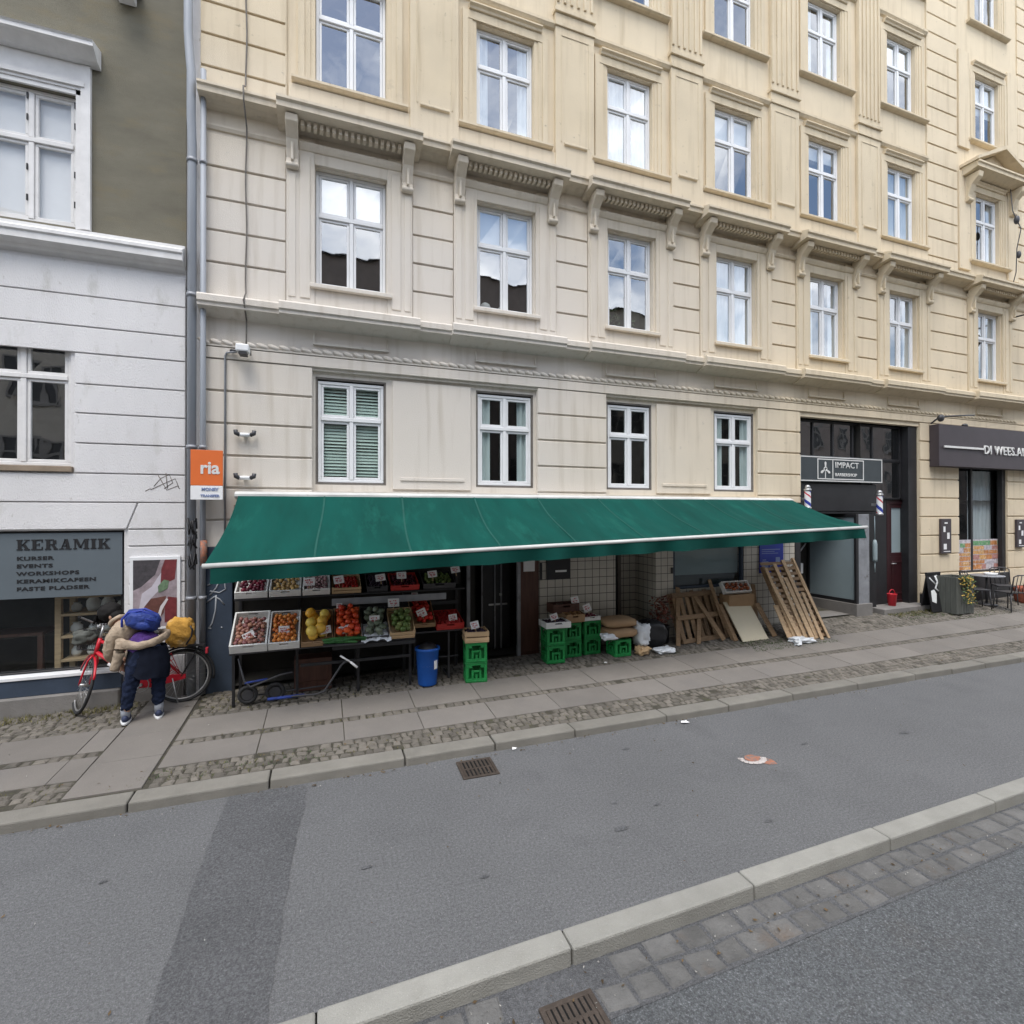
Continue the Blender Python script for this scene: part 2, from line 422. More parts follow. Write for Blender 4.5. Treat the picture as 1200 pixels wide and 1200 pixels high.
SUN_EL, SUN_AZ = R(64), R(205)          # azimuth clockwise from +Y: the sun stands behind the camera, veiled by cloud
w = bpy.data.worlds.new('World'); SC.world = w; w.use_nodes = True
N, L = w.node_tree.nodes, w.node_tree.links
bg = N['Background']; bg.inputs['Strength'].default_value = .125
sky = N.new('ShaderNodeTexSky'); sky.sky_type = 'NISHITA'; sky.sun_disc = False
sky.sun_elevation = SUN_EL; sky.sun_rotation = SUN_AZ; sky.air_density = 1.2; sky.dust_density = 1.0
tc = N.new('ShaderNodeTexCoord')
mp = N.new('ShaderNodeMapping'); mp.inputs['Scale'].default_value = (1, 1, 1.7); mp.inputs['Location'].default_value = (.35, .1, .2)
L.new(tc.outputs['Generated'], mp.inputs[0])
nz = N.new('ShaderNodeTexNoise'); nz.inputs['Scale'].default_value = 2.6; nz.inputs['Detail'].default_value = 9; nz.inputs['Roughness'].default_value = .56
L.new(mp.outputs[0], nz.inputs['Vector'])
mr = N.new('ShaderNodeMapRange'); mr.inputs[1].default_value = .41; mr.inputs[2].default_value = .60; L.new(nz.outputs[0], mr.inputs[0])
n2 = N.new('ShaderNodeTexNoise'); n2.inputs['Scale'].default_value = 5; n2.inputs['Detail'].default_value = 6
L.new(mp.outputs[0], n2.inputs['Vector'])
cc = N.new('ShaderNodeMix'); cc.data_type = 'RGBA'; L.new(n2.outputs[0], cc.inputs[0])
cc.inputs[6].default_value = (6.6, 7.0, 7.8, 1); cc.inputs[7].default_value = (18.5, 18.5, 18.5, 1)
mx = N.new('ShaderNodeMix'); mx.data_type = 'RGBA'
L.new(mr.outputs[0], mx.inputs[0]); L.new(sky.outputs[0], mx.inputs[6]); L.new(cc.outputs[2], mx.inputs[7])
L.new(mx.outputs[2], bg.inputs['Color'])
sl = bpy.data.lights.new('sun', 'SUN'); sl.energy = 1.25; sl.angle = R(28); sl.color = (1, .95, .88)
so = bpy.data.objects.new('sun', sl); COL.objects.link(so); so.location = (0, -10, 30)
sd = Vector((math.sin(SUN_AZ) * math.cos(SUN_EL), math.cos(SUN_AZ) * math.cos(SUN_EL), math.sin(SUN_EL)))
so.rotation_euler = sd.to_track_quat('Z', 'Y').to_euler()
SC.view_settings.view_transform = 'Standard'; SC.view_settings.look = 'None'
SC.view_settings.exposure = .98; SC.view_settings.gamma = 1
SC.cycles.use_denoising = True
SC.cycles.max_bounces = 6; SC.cycles.transparent_max_bounces = 12; SC.cycles.sample_clamp_indirect = 6

# ------------------------------------------------------------------ ground
X0, X1 = -45, 75
struct(MB().quad((-400, -400, -.3), (400, -400, -.3), (400, 400, -.3), (-400, 400, -.3)).build('ground', MT['soil']))
def nk(s): return 2.945 + .021 * s            # far edge of the near kerb
struct(MB().quad((X0, -7.2, -.1), (X1, -7.2, -.1), (X1, nk(X1) - .155, -.1), (X0, nk(X0) - .155, -.1)).build('road', MT['asphalt_road']))
struct(MB().quad((X0, nk(X0) - .01, 0), (X1, nk(X1) - .01, 0), (X1, 5.50, 0), (X0, 5.50, 0)).build('cycle_track', MT['asphalt']))
struct(MB().quad((X0, -10, 0), (X1, -10, 0), (X1, -7.2, 0), (X0, -7.2, 0)).build('pavement_opposite', MT['slab']))
# repair trench
pm = MB()
for i in range(8):
    pass
edgeL = [(-.84, 5.455), (-.86, 5.0), (-.875, 4.6), (-.88, 4.2), (-.87, 3.6), (-.87, nk(-.87) + .004)]
edgeR = [(-.17, 5.455), (-.17, 5.0), (-.215, 4.6), (-.24, 4.2), (-.265, 3.6), (-.28, nk(-.28) + .004)]
def rag(e):
    out = []
    for p, q in zip(e, e[1:]):
        for k in range(8): out.append((p[0] + (q[0] - p[0]) * k / 8 + random.uniform(-.011, .011), p[1] + (q[1] - p[1]) * k / 8))
    return out + [e[-1]]
edgeL, edgeR = rag(edgeL), rag(edgeR)
for (a, b), (c, d) in zip(zip(edgeL, edgeL[1:]), zip(edgeR, edgeR[1:])):
    pm.quad((*b, .004), (*d, .004), (*c, .004), (*a, .004))
struct(pm.build('asphalt_patch', MT['asphalt_patch']))
# small tar spots
ts = MB()
for cx, cy, rr in ((2.35, 3.75, .045), (2.5, 4.1, .02), (2.85, 3.95, .025), (.3, 4.0, .03), (-1.5, 4.5, .02), (-2.2, 4.1, .02), (-1.75, 3.5, .035), (-2.4, 3.4, .022), (3.6, 3.4, .03), (5.2, 4.4, .03), (6.6, 4.2, .05), (3.2, 5.0, .03), (1.1, 3.6, .025)):
    pts = [(cx + rr * (1.3 + .3 * random.random()) * math.cos(a * PI / 5), cy + rr * .7 * (.7 + .5 * random.random()) * math.sin(a * PI / 5), .006) for a in range(10)]
    ts.add(pts, [tuple(range(10))])
struct(ts.build('tar_spots', MT['asphalt_patch']))
def stone(mb, x0, x1, y0, y1, z, h=.12, j=.006, g=None, tilt=.004, rnd=None):
    """one laid stone: slightly skewed, slightly tilted block with a chamfered top"""
    q = lambda: random.uniform(-j, j)
    c = [(x0 + q(), y0 + q()), (x1 + q(), y0 + q()), (x1 + q(), y1 + q()), (x0 + q(), y1 + q())]
    zz = [(g(px, py) if g else 0) + z + random.uniform(-tilt, tilt) for px, py in c]
    cx = sum(p[0] for p in c) / 4; cy = sum(p[1] for p in c) / 4
    ch = rnd if rnd is not None else .012
    ins = []
    for (px, py), z_ in zip(c, zz):
        d = Vector((cx - px, cy - py)); l = d.length
        d = d / l * min(ch * 1.4, l * .4)
        ins.append((px + d.x, py + d.y, z_))
    mid = [(px, py, z_ - ch * .8) for (px, py), z_ in zip(c, zz)]
    bot = [(px, py, z_ - h) for (px, py), z_ in zip(c, zz)]
    vs = ins + mid + bot
    fs = [(0, 1, 2, 3)]
    for i in range(4):
        k = (i + 1) % 4
        fs += [(4 + i, 4 + k, k, i), (8 + i, 8 + k, 4 + k, 4 + i)]
    mb.add(vs, fs)
# near kerb of long granite stones
kb = MB(); x = -30.0 + 1.42 - .02
xs = [1.42 + 1.46 * i for i in range(-16, 26)]
for a, b in zip(xs, xs[1:]):
    n0, n1 = nk(a), nk(b)
    j = lambda: random.uniform(-.004, .004)
    a2, b2 = a + .004, b - .004
    zt = random.uniform(-.003, .004)
    vs = [(a2, n0 - .165 + j(), -.2), (b2, n1 - .165 + j(), -.2), (b2, n1, -.2), (a2, n0, -.2)]
    vs += [(a2, n0 - .158 + j(), .006 + zt), (b2, n1 - .158 + j(), .006 + zt), (b2, n1, .008 + zt), (a2, n0, .008 + zt)]
    kb.hexa(vs)
struct(kb.build('kerb_near', MT['kerb'], bevel=.014, seg=2))
kb = MB(); x = -12.0
while x < 40:
    l = random.choice((.9, 1.0, 1.15, 1.3)); j = lambda: random.uniform(-.006, .006)
    zt = .092 + random.uniform(-.005, .005)
    y0 = 5.455
    kb.hexa([(x + .004, y0 + j(), -.2), (x + l - .004, y0 + j(), -.2), (x + l - .004, 5.69, -.2), (x + .004, 5.69, -.2),
             (x + .007, y0 + .012 + j(), zt), (x + l - .007, y0 + .012 + j(), zt), (x + l - .007, 5.69, zt + .004), (x + .007, 5.69, zt + .004)])
    x += l
struct(kb.build('kerb_far', MT['kerb_far'], bevel=.016, seg=2))
# gutter: two rows of big setts
gt = MB()
for row in range(2):
    x = -10 + row * .11
    while x < 26:
        l = random.uniform(.19, .27)
        y1 = nk(x) - .175 - row * .172
        if not (x + l > 1.1 and x < 1.46): stone(gt, x, x + l - .016, y1 - .16, y1, -.088, .1, .009, None, .005, .018)
        x += l
struct(gt.build('gutter_setts', MT['sett_road']))
struct(MB().quad((-10, nk(-10) - .53, -.1025 + .006), (26, nk(26) - .53, -.0965), (26, nk(26) - .15, -.0965), (-10, nk(-10) - .15, -.0965)).build('gutter_bed', MT['asphalt_patch']))
# pavement
pb = MB(); NX = 40
for i in range(NX):
    a = -12 + (33) * i / NX; b = -12 + 33 * (i + 1) / NX
    for y0, y1 in ((5.69, 7.0), (7.0, 8.29), (8.29, 9.6)):
        pb.quad((a, y0, G(a, y0) - .012), (b, y0, G(b, y0) - .012), (b, y1, G(b, y1) - .012), (a, y1, G(a, y1) - .012))
struct(pb.build('pavement', MT['soil']))
sb = MB()
def slabs(y0, y1, l, start):
    x = start
    while x < 20:
        e = x + l - .009
        if x < -2.24 < e: e = -2.238
        if not (e > -2.237 and x < -1.6):
            stone(sb, x, e, y0, y1 - .008, .0, .06, .002, G, .0015, .004)
        x += l
slabs(6.09, 6.60, .90, -1.58 - .9 * 11); slabs(6.735, 7.36, .90, -1.58 - .9 * 11)
y = 5.72
while y < 8.2:                                   # cross strip of wide flagstones up to the wall
    l = random.uniform(.62, .8); stone(sb, -2.22, -1.61, y, min(y + l, 8.27) - .01, .006, .06, .002, G, .001, .004); y += l
struct(sb.build('pavement_slabs', MT['slab']))
st = MB()
def setts(y0, y1, rows, l0, l1, skip=True, z=.002):
    h = (y1 - y0) / rows
    for r_ in range(rows):
        x = -9 + random.random() * .1
        while x < 20:
            l = random.uniform(l0, l1)
            if x < -2.24 < x + l: l = max(.05, -2.23 - x)
            if not (skip and x + l > -2.225 and x < -1.6) and random.random() > .025:
                stone(st, x, x + l - .014, y0 + r_ * h + .006, y0 + (r_ + 1) * h - .008, z + random.uniform(-.004, .003), .05, .011, G, .005, .015)
            x += l
setts(5.70, 6.08, 4, .075, .135)
setts(6.61, 6.725, 1, .08, .13)
setts(7.37, 8.27, 9, .08, .15)
struct(st.build('cobble_strips', MT['sett']))
# grass and moss between the stones
def tufts(name, mat, spots, seed):
    random.seed(seed); mb = MB()
    for x0, x1, y0, y1, n, h in spots:
        for _ in range(n):
            cx, cy = random.uniform(x0, x1), random.uniform(y0, y1)
            for _ in range(random.randint(3, 6)):
                a = random.uniform(0, 2 * PI); hh = h * random.uniform(.5, 1.2); ln = hh * random.uniform(.3, 1.2)
                bx, by = cx + random.uniform(-.03, .03), cy + random.uniform(-.03, .03)
                z = G(bx, by) - .003; dx, dy = math.cos(a), math.sin(a); wd = random.uniform(.002, .005)
                mb.add([(bx - dy * wd, by + dx * wd, z), (bx + dy * wd, by - dx * wd, z), (bx + dx * ln, by + dy * ln, z + hh)], [(0, 1, 2)])
    o = mb.build(name, mat); o['kind'] = 'stuff'; return o
tufts('dry_grass', MT['grass'], [(-3.9, -2.3, 7.95, 8.26, 190, .05), (-3.6, -2.3, 7.5, 8.0, 40, .03), (-5, 0, 5.72, 6.06, 110, .022), (0, 4, 5.72, 6.06, 50, .018), (12.1, 13.6, 7.8, 8.2, 230, .06), (-1.6, 1.0, 6.61, 6.73, 40, .016), (-1.6, 0.5, 7.4, 8.1, 60, .03)], 3)
tufts('green_weeds', MT['moss'], [(7.2, 9.3, 7.05, 7.6, 420, .03), (-1.6, 0, 5.75, 6.05, 60, .025), (12.1, 13.6, 7.6, 8.1, 150, .04), (13.2, 15.5, 7.3, 7.6, 70, .03), (3, 6, 7.6, 8.0, 40, .02)], 4)
def litter(name, mat, spots, seed):
    random.seed(seed); mb = MB()
    for x0, x1, y0, y1, z0, n, r in spots:
        for _ in range(n):
            x, y = random.uniform(x0, x1), random.uniform(y0, y1); z = (G(x, y) if z0 is None else z0) + .006; a = random.uniform(0, 6.3); s_ = r * random.uniform(.4, 1.2)
            mb.add([(x + s_ * math.cos(a + k * 1.57) * (1 if k % 2 else .5), y + s_ * math.sin(a + k * 1.57) * (1 if k % 2 else .5), z + random.uniform(0, .012)) for k in range(4)], [(0, 1, 2, 3)])
    o = mb.build(name, mat); o['kind'] = 'stuff'; return o
litter('leaf_litter', M('dead_leaf', (.09, .06, .03), .9, .3, 20, island=.5), [(-5, 9, 5.36, 5.45, .002, 130, .018), (-4, 12, 7.3, 8.1, None, 190, .017), (-4, 12, 5.75, 6.05, None, 140, .016), (0, 6, 2.55, 2.8, -.088, 60, .016), (-3, 8, 3.1, 5.3, .002, 40, .014)], 6)
litter('pale_grit', M('pale_grit', (.3, .29, .27), .9, .3, 20, island=.4), [(-5, 10, 5.30, 5.45, .0, 260, .007), (-4, 12, 6.1, 7.3, None, 90, .008), (0, 7, 2.5, 2.8, -.09, 120, .007), (-3, 8, 3.1, 5.3, .0, 120, .006)], 7)
random.seed(11)
# drain grates
def grate(cx, cy, z, wx, wy, n, rot, label, mat):
    t = thing('drain_grate', label, 'drain grate', (cx, cy, z), 'cast iron drain grates')
    fr = MB(); mt = Matrix.Translation((cx, cy, z)) @ Matrix.Rotation(rot, 4, 'Z')
    for a in ((-wx, wx, -wy, -wy + .03), (-wx, wx, wy - .03, wy), (-wx, -wx + .03, -wy + .03, wy - .03), (wx - .03, wx, -wy + .03, wy - .03)):
        fr.obox(mt, *a, -.03, .014)
    fr.build('grate_frame', MT['iron'], t, .003)
    bb = MB()
    for i in range(n):
        x = -wx + .045 + (2 * wx - .09) * i / (n - 1)
        bb.obox(mt, x - .011, x + .011, -wy + .028, wy - .028, -.03, .010)
    bb.obox(mt, -wx + .03, wx - .03, -.012, .012, -.03, .0085)
    bb.build('bars', MT['iron'], t)
    h = MB(); h.obox(mt, -wx + .005, wx - .005, -wy + .005, wy - .005, -.01, .0055); h.build('shaft', MT['hole'], t)
grate(1.50, 5.16, .001, .19, .185, 8, -.03, 'rusty drain grate in the cycle track beside the far kerb', MT['iron'])
grate(1.28, 2.50, -.092, .165, .13, 8, .03, 'drain grate in the sett gutter, cut off by the picture edge', MT['iron'])
# spray mark
rm = MB()
pts = [(4.18, 4.36), (4.28, 4.46), (4.42, 4.45), (4.5, 4.36), (4.62, 4.2), (4.58, 4.08), (4.44, 4.1), (4.34, 4.2), (4.24, 4.24)]
rm.add([(4.4 + (a - 4.4) * .62, 4.3 + (b - 4.3) * .7, .004) for a, b in pts], [tuple(range(len(pts)))])
o = rm.build('orange_paint_patch', MT['roadred']); struct(o)
cm = MB(); cp = [(4.35 + .11 * math.cos(R(a)) * 1.2, 4.33 + .1 * math.sin(R(a)), 0) for a in range(150, 370, 22)]
for (a, b, _), (c, d, _) in zip(cp, cp[1:]):
    q = Vector((c - a, d - b)).normalized() * .03; p = Vector((-q.y, q.x))
    cm.quad((a - p.x, b - p.y, .008), (c - p.x, d - p.y, .008), (c + p.x, d + p.y, .008), (a + p.x, b + p.y, .008))
struct(cm.build('white_paint_mark', MT['roadwhite']))
# ------------------------------------------------------------------ big cream apartment building
YB, YF = 8.31, 8.28                    # plaster plane, face of the rusticated courses
WS = [(-.129, .925), (2.418, 3.468), (4.953, 5.946), (7.445, 8.487), (10.028, 11.025), (12.566, 13.566), (15.908, 16.902), (19.2, 20.2)]
CS = [(a + b) / 2 for a, b in WS]
ZG, Z1, Z2, Z3, Z4 = (3.119, 4.768), (6.137, 7.945), (9.256, 10.985), (12.377, 14.099), (15.447, 17.16)
BX0, BX1, BTOP = -1.65, 22.5, 19.2
B = thing('apartment_building', 'large cream stucco apartment building with shops in its ground floor and a green awning', 'building', (0, YB, .15))
def wall_open(mb, x0, x1, z0, z1, y, ops, depth, m=0):
    xs = sorted({x0, x1, *[v for o in ops for v in o[:2] if x0 < v < x1]})
    zs = sorted({z0, z1, *[v for o in ops for v in o[2:] if z0 < v < z1]})
    for a, b in zip(xs, xs[1:]):
        for c, d in zip(zs, zs[1:]):
            mx_, mz_ = (a + b) / 2, (c + d) / 2
            if any(o[0] < mx_ < o[1] and o[2] < mz_ < o[3] for o in ops): continue
            mb.quad((a, y, c), (b, y, c), (b, y, d), (a, y, d), m)
    for a, b, c, d in ops:
        e = y + depth
        mb.quad((a, y, c), (a, e, c), (a, e, d), (a, y, d), m); mb.quad((b, e, c), (b, y, c), (b, y, d), (b, e, d), m)
        mb.quad((a, y, d), (a, e, d), (b, e, d), (b, y, d), m); mb.quad((a, e, c), (a, y, c), (b, y, c), (b, e, c), m)
UP = [(a, b, *z) for z in (Z1, Z2, Z3, Z4) for a, b in WS]
REC = [(-.17, 3.52, 3.02, 4.85), (4.9, 8.52, 3.02, 4.85)]
SHOP = [(-1.24, 9.55, -.2, 2.78), (9.72, 13.62, -.2, 4.79), (15.1, 17.13, 1.12, 3.9)]
wm = MB()
wall_open(wm, BX0, BX1, -.2, BTOP, YB, UP + REC + SHOP, .13)
wm.quad((BX0, YB, -.2), (BX0, 20, -.2), (BX0, 20, BTOP), (BX0, YB, BTOP)); wm.quad((BX1, YB, -.2), (BX1, 20, -.2), (BX1, 20, BTOP), (BX1, YB, BTOP))
wm.quad((BX0, 20, -.2), (BX1, 20, -.2), (BX1, 20, BTOP), (BX0, 20, BTOP))
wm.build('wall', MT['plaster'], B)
inn = MB()
inn.quad((BX0, 9.9, -.2), (BX1, 9.9, -.2), (BX1, 9.9, BTOP), (BX0, 9.9, BTOP))
for z in (3.0, 5.7, 8.8, 11.9, 15.0, 18.2):
    if z > 2.9: inn.quad((BX0, YB + .14, z), (BX1, YB + .14, z), (BX1, 9.9, z), (BX0, 9.9, z))
for i in range(7):
    x = (CS[i] + CS[i + 1]) / 2
    inn.quad((x, YB + .14, 3), (x, 9.9, 3), (x, 9.9, 18.2), (x, YB + .14, 18.2))
inn.build('interior', MT['room'], B)
rf = MB(); rf.prism([(BX0 - .1, 7.7, BTOP), (BX0 - .1, 14, BTOP + 3.8), (BX0 - .1, 20.3, BTOP)], (BX1 - BX0 + .2, 0, 0)); rf.build('roof', MT['slate'], B)
# ground-floor recess back plates
for x0, x1, ws in ((-.17, 3.52, (0, 1)), (4.9, 8.52, (2, 3))):
    r_ = MB(); wall_open(r_, x0, x1, 3.02, 4.85, 8.372, [(*WS[i], *ZG) for i in ws], .06); r_.build('recess_wall', MT['plaster'], B)
    a, b = WS[ws[0]][1] + .1, WS[ws[1]][0] - .1
    pl = MB(); pl.box(a, b, 8.335, 8.375, 3.06, 4.80); pl.build('plaster_panel', MT['plaster'], B, .006)
    q = MB(); q.box(a + .12, b - .12, 8.315, 8.338, 3.20, 3.25); q.build('panel_moulding', MT['trim'], B, .005)

def window(par, s0, s1, z0, z1, y, kind='', mat='white_paint', glass='glass', tr=.62, mull=True, lining=False):
    zt = z0 + (z1 - z0) * tr; c = (s0 + s1) / 2
    f = MB(); f.frame(s0, s1, z0, z1, .045, y, y + .09)
    f.box(s0 + .045, s1 - .045, y - .012, y + .07, zt - .03, zt + .03)
    f.box(c - .03, c + .03, y - .006, y + .07, z0 + .045, zt - .03); f.box(c - .03, c + .03, y - .006, y + .07, zt + .03, z1 - .045)
    w_ = f.build('window', MT[mat], par, .006)
    sa = MB(); pn = MB()
    for a, b in ((s0 + .045, c - .03), (c + .03, s1 - .045)):
        for lo, hi in ((z0 + .045, zt - .03), (zt + .03, z1 - .045)):
            sa.frame(a + .003, b - .003, lo + .003, hi - .003, .036, y + .012, y + .055)
            t = random.uniform(-.004, .004)
            pn.quad((a + .03, y + .034 + t, lo + .03), (b - .03, y + .034 - t, lo + .03), (b - .03, y + .034 - t * .3, hi - .03), (a + .03, y + .034 + t * .6, hi - .03))
    sa.build('sash', MT[mat], w_, .004)
    pn.build('pane', MT[glass], w_)
    if kind:
        k = MB(); yy = y + .085
        if 'venetian' in kind:
            n = int((z1 - z0 - .1) / .05)
            for i in range(n):
                z = z0 + .06 + i * .05; tl = .012 + .006 * math.sin(i * .8)
                k.quad((s0 + .05, yy - tl, z), (s1 - .05, yy - tl, z + random.uniform(-.004, .006)), (s1 - .05, yy + tl, z + .042), (s0 + .05, yy + tl, z + .042))
            k.build('venetian_blind', MT['blind'], w_)
        if 'roller' in kind:
            f0 = float(kind.split('roller')[1][:3])
            k = MB(); k.box(s0 + .05, s1 - .05, yy, yy + .01, z1 - (z1 - z0) * f0, z1 - .03); k.build('roller_blind', MT['curtain_white'], w_)
        if 'curtain' in kind:
            k = MB(); wdt = (s1 - s0)
            for a, b in ((s0 + .04, s0 + wdt * .5), (s0 + wdt * .52, s1 - .04)) if 'full' in kind else ((s0 + .04, s0 + wdt * .24), (s1 - wdt * .24, s1 - .04)):
                n = max(6, int((b - a) / .03)); vs = []
                for i in range(n + 1):
                    x = a + (b - a) * i / n; yv = yy + .03 * math.sin(i * 1.9) + .01 * math.sin(i * .7)
                    vs += [(x, yv, z0 + .02), (x, yv, z1 - .03)]
                k.add(vs, [(2 * i, 2 * i + 2, 2 * i + 3, 2 * i + 1) for i in range(n)], 0, True)
            k.build('curtain', MT['curtain'], w_)
    if lining:
        l = MB(); l.frame(s0 - .055, s1 + .055, z0 - .055, z1 + .075, .05, y - .02, y + .06); l.build('lining', MT['greyframe'], w_, .004)
    return w_
kinds = {('G', 0): 'venetian', ('G', 1): 'curtain', ('G', 2): '', ('G', 3): 'curtain', ('1', 0): 'roller0.4', ('1', 1): 'roller0.4', ('1', 3): 'curtainfull', ('1', 5): 'curtain', ('1', 2): '', ('1', 4): 'curtain', ('2', 4): 'roller0.2', ('3', 4): 'curtain',
         ('2', 0): '', ('2', 1): 'curtain', ('2', 2): 'curtainfull', ('2', 3): 'roller0.3', ('2', 5): 'curtainfull', ('2', 6): 'curtain', ('3', 6): 'roller0.5', ('3', 5): 'roller0.3', ('1', 6): 'curtain'}
for i in range(4): window(B, WS[i][0] + .035, WS[i][1] - .035, ZG[0] + .035, ZG[1] - .055, 8.398, kinds.get(('G', i), ''), glass='glass_low', lining=True, tr=.63)
for n, z in (('1', Z1), ('2', Z2), ('3', Z3), ('4', Z4)):
    for i, (a, b) in enumerate(WS): window(B, a + .004, b - .004, z[0] + .004, z[1] - .004, 8.395, kinds.get((n, i), ''))
# things standing on two of the sills inside: a globe lamp and a plant
for x, y, z, k in ((2.66, 8.62, Z1[0] + .02, 'lamp'), (3.0, 8.64, Z1[0] + .02, 'lamp'), (5.25, 8.62, Z1[0] + .02, 'plant'), (5.6, 8.6, Z1[0] + .02, 'plant')):
    if k == 'lamp':
        t = MB(); t.ball((x, y, z + .13), .1); t.lathe([(.0, 0), (.06, 0), (.05, .03), (.03, .06)], (x, y, z), 12)
        tag(t.build('vase', MT['paper'], None, loc=(x, y, z)), 'round white vase behind the left first-floor pane above the awning' if x < 2.8 else 'round white vase beside the first, nearer the window post', 'vase')
    else:
        t = thing('potted_plant', 'leafy house plant on the inner sill of the first-floor window, %s pane' % ('left' if x < 5.4 else 'right'), 'plant', (x, y, z))
        p = MB(); p.lathe([(.0, 0), (.06, 0), (.08, .13), (.0, .12)], (x, y, z), 12); p.build('pot', MT['paper'], t)
        l = MB()
        for _ in range(60):
            a = random.uniform(0, 2 * PI); rr = random.uniform(.02, .16); h = .14 + random.random() * (.35 if x < 5.4 else .6)
            c = Vector((x + rr * math.cos(a), y + rr * .5 * math.sin(a), z + h)); d = Vector((random.uniform(-1, 1), random.uniform(-1, 1), random.uniform(-.5, 1))).normalized() * .06
            q = d.orthogonal().normalized() * .025
            l.quad(c - q, c + d * .5 - q * 1.2, c + d, c + q)
        l.build('leaves', MT['leaf'], t)

# rusticated courses
def rust(x0, x1, z0, z1, grooves, name='rusticated_pier', vj=None, yf=YF):
    mb = MB(); zs = [z0] + [g for g in grooves if z0 + .04 < g < z1 - .04] + [z1]
    for a, b in zip(zs, zs[1:]):
        lo = a + (.016 if a != z0 else 0); hi = b - (.016 if b != z1 else 0)
        mb.box(x0, x1, yf + random.uniform(-.002, .002), YB + .004, lo, hi)
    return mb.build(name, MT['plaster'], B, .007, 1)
g0 = [2.12 + .4615 * i for i in range(-4, 7)]                  # ... 4.888 is the last below the fascia
g1 = [5.80 + .457 * i for i in range(0, 6)]
g2 = [8.11 + .4635 * i for i in range(2, 26)]
for x0, x1, zb in ((-1.648, -.175, 2.2), (3.525, 4.895, 2.9), (8.525, 9.715, 2.9), (13.625, 15.095, .72), (17.135, 22.49, .72)):
    rust(x0, x1, zb, 4.875, g0)
edges = [-1.648] + [v for c in CS for v in (c - .935, c + .935)] + [22.49]
for i in range(0, len(edges), 2):
    a, b = edges[i], edges[i + 1]
    if b - a > .1: rust(a + .003, b - .003, 5.79, 8.09, g1, 'rusticated_panel')
for a, b in ((-1.648, -.535), (13.965, 15.115), (17.69, 18.45)): rust(a, b, 8.75, 19.0, g2, 'rusticated_strip')
# fascia, rope moulding and frieze above the ground floor
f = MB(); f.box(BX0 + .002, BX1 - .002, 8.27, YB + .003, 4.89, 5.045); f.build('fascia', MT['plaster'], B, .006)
f = MB(); f.sweepx([(YB, 5.055), (8.265, 5.06), (8.262, 5.085), (YB, 5.1)], BX0 + .004, BX1 - .004)
x = BX0 + .05
while x < 17.5:                                                # twisted rope: short slanting beads
    mt = Matrix.Translation((x, 8.272, 5.118)) @ Matrix.Rotation(R(32), 4, 'Y')
    f.ball((x, 8.276, 5.118), (.088, .032, .036), mat=Matrix.Rotation(R(20), 4, 'Y'), n=8, k=5)
    x += .15
f.build('rope_moulding', MT['trim'], B)
for c in CS[:7]:
    f = MB(); f.box(c - .56, c + .56, 8.262, YB + .002, 5.225, 5.262); f.box(c - .56, c - .53, 8.285, YB + .002, 5.27, 5.42); f.box(c + .53, c + .56, 8.285, YB + .002, 5.27, 5.42)
    f.build('frieze_panel', MT['trim'], B, .004)
# sill cornice
prof = [(YB, 5.47), (8.25, 5.5), (8.13, 5.555), (8.085, 5.56), (8.085, 5.60), (8.06, 5.62), (8.06, 5.70), (8.08, 5.725), (8.2, 5.755), (YB, 5.785)]
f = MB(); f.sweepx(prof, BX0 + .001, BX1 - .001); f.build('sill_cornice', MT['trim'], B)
pf2 = [(YB - .002, 5.455), (8.24, 5.485), (8.06, 5.545), (8.0, 5.55), (8.0, 5.592), (7.975, 5.612), (7.975, 5.706), (7.995, 5.731), (8.18, 5.765), (YB - .002, 5.797)]
for c in CS:
    f = MB(); f.sweepx(pf2, c - 1.01, c + 1.01); f.build('sill_cornice_break', MT['trim'], B)
# first-floor cornice with a bracketed hood over each window
pc = [(YB, 8.44), (8.22, 8.47), (8.17, 8.5), (8.06, 8.515), (8.055, 8.585), (8.03, 8.605), (8.03, 8.64), (8.22, 8.685), (YB, 8.70)]
f = MB(); f.sweepx(pc, BX0 + .003, BX1 - .003); f.build('cornice', MT['trim'], B)
f = MB(); f.sweepx([(YB, 8.15), (8.285, 8.16), (8.265, 8.2), (8.265, 8.225), (YB, 8.235)], BX0 + .006, BX1 - .006); f.build('string_moulding', MT['trim'], B)
ph = [(YB - .003, 8.37), (8.2, 8.395), (8.14, 8.43), (7.92, 8.455), (7.9, 8.455), (7.9, 8.53), (7.868, 8.555), (7.868, 8.595), (8.16, 8.70), (YB - .003, 8.725)]
def console_prof(x, w, m):
    pts = [(8.262, 7.80), (8.215, 7.785), (8.185, 7.81), (8.18, 7.86), (8.2, 7.93), (8.175, 8.05), (8.13, 8.18), (8.03, 8.28), (7.97, 8.33), (7.955, 8.425), (8.262, 8.425)]
    m.prism([(x - w / 2, y, z) for y, z in pts], (w, 0, 0))
    m.tube([(x - w / 2 - .006, 8.21, 7.835), (x + w / 2 + .006, 8.21, 7.835)], .042, 12)
    m.tube([(x - w / 2 - .006, 8.02, 8.36), (x + w / 2 + .006, 8.02, 8.36)], .05, 12)
    m.box(x - .018, x + .018, 8.14, 8.2, 7.88, 8.14)
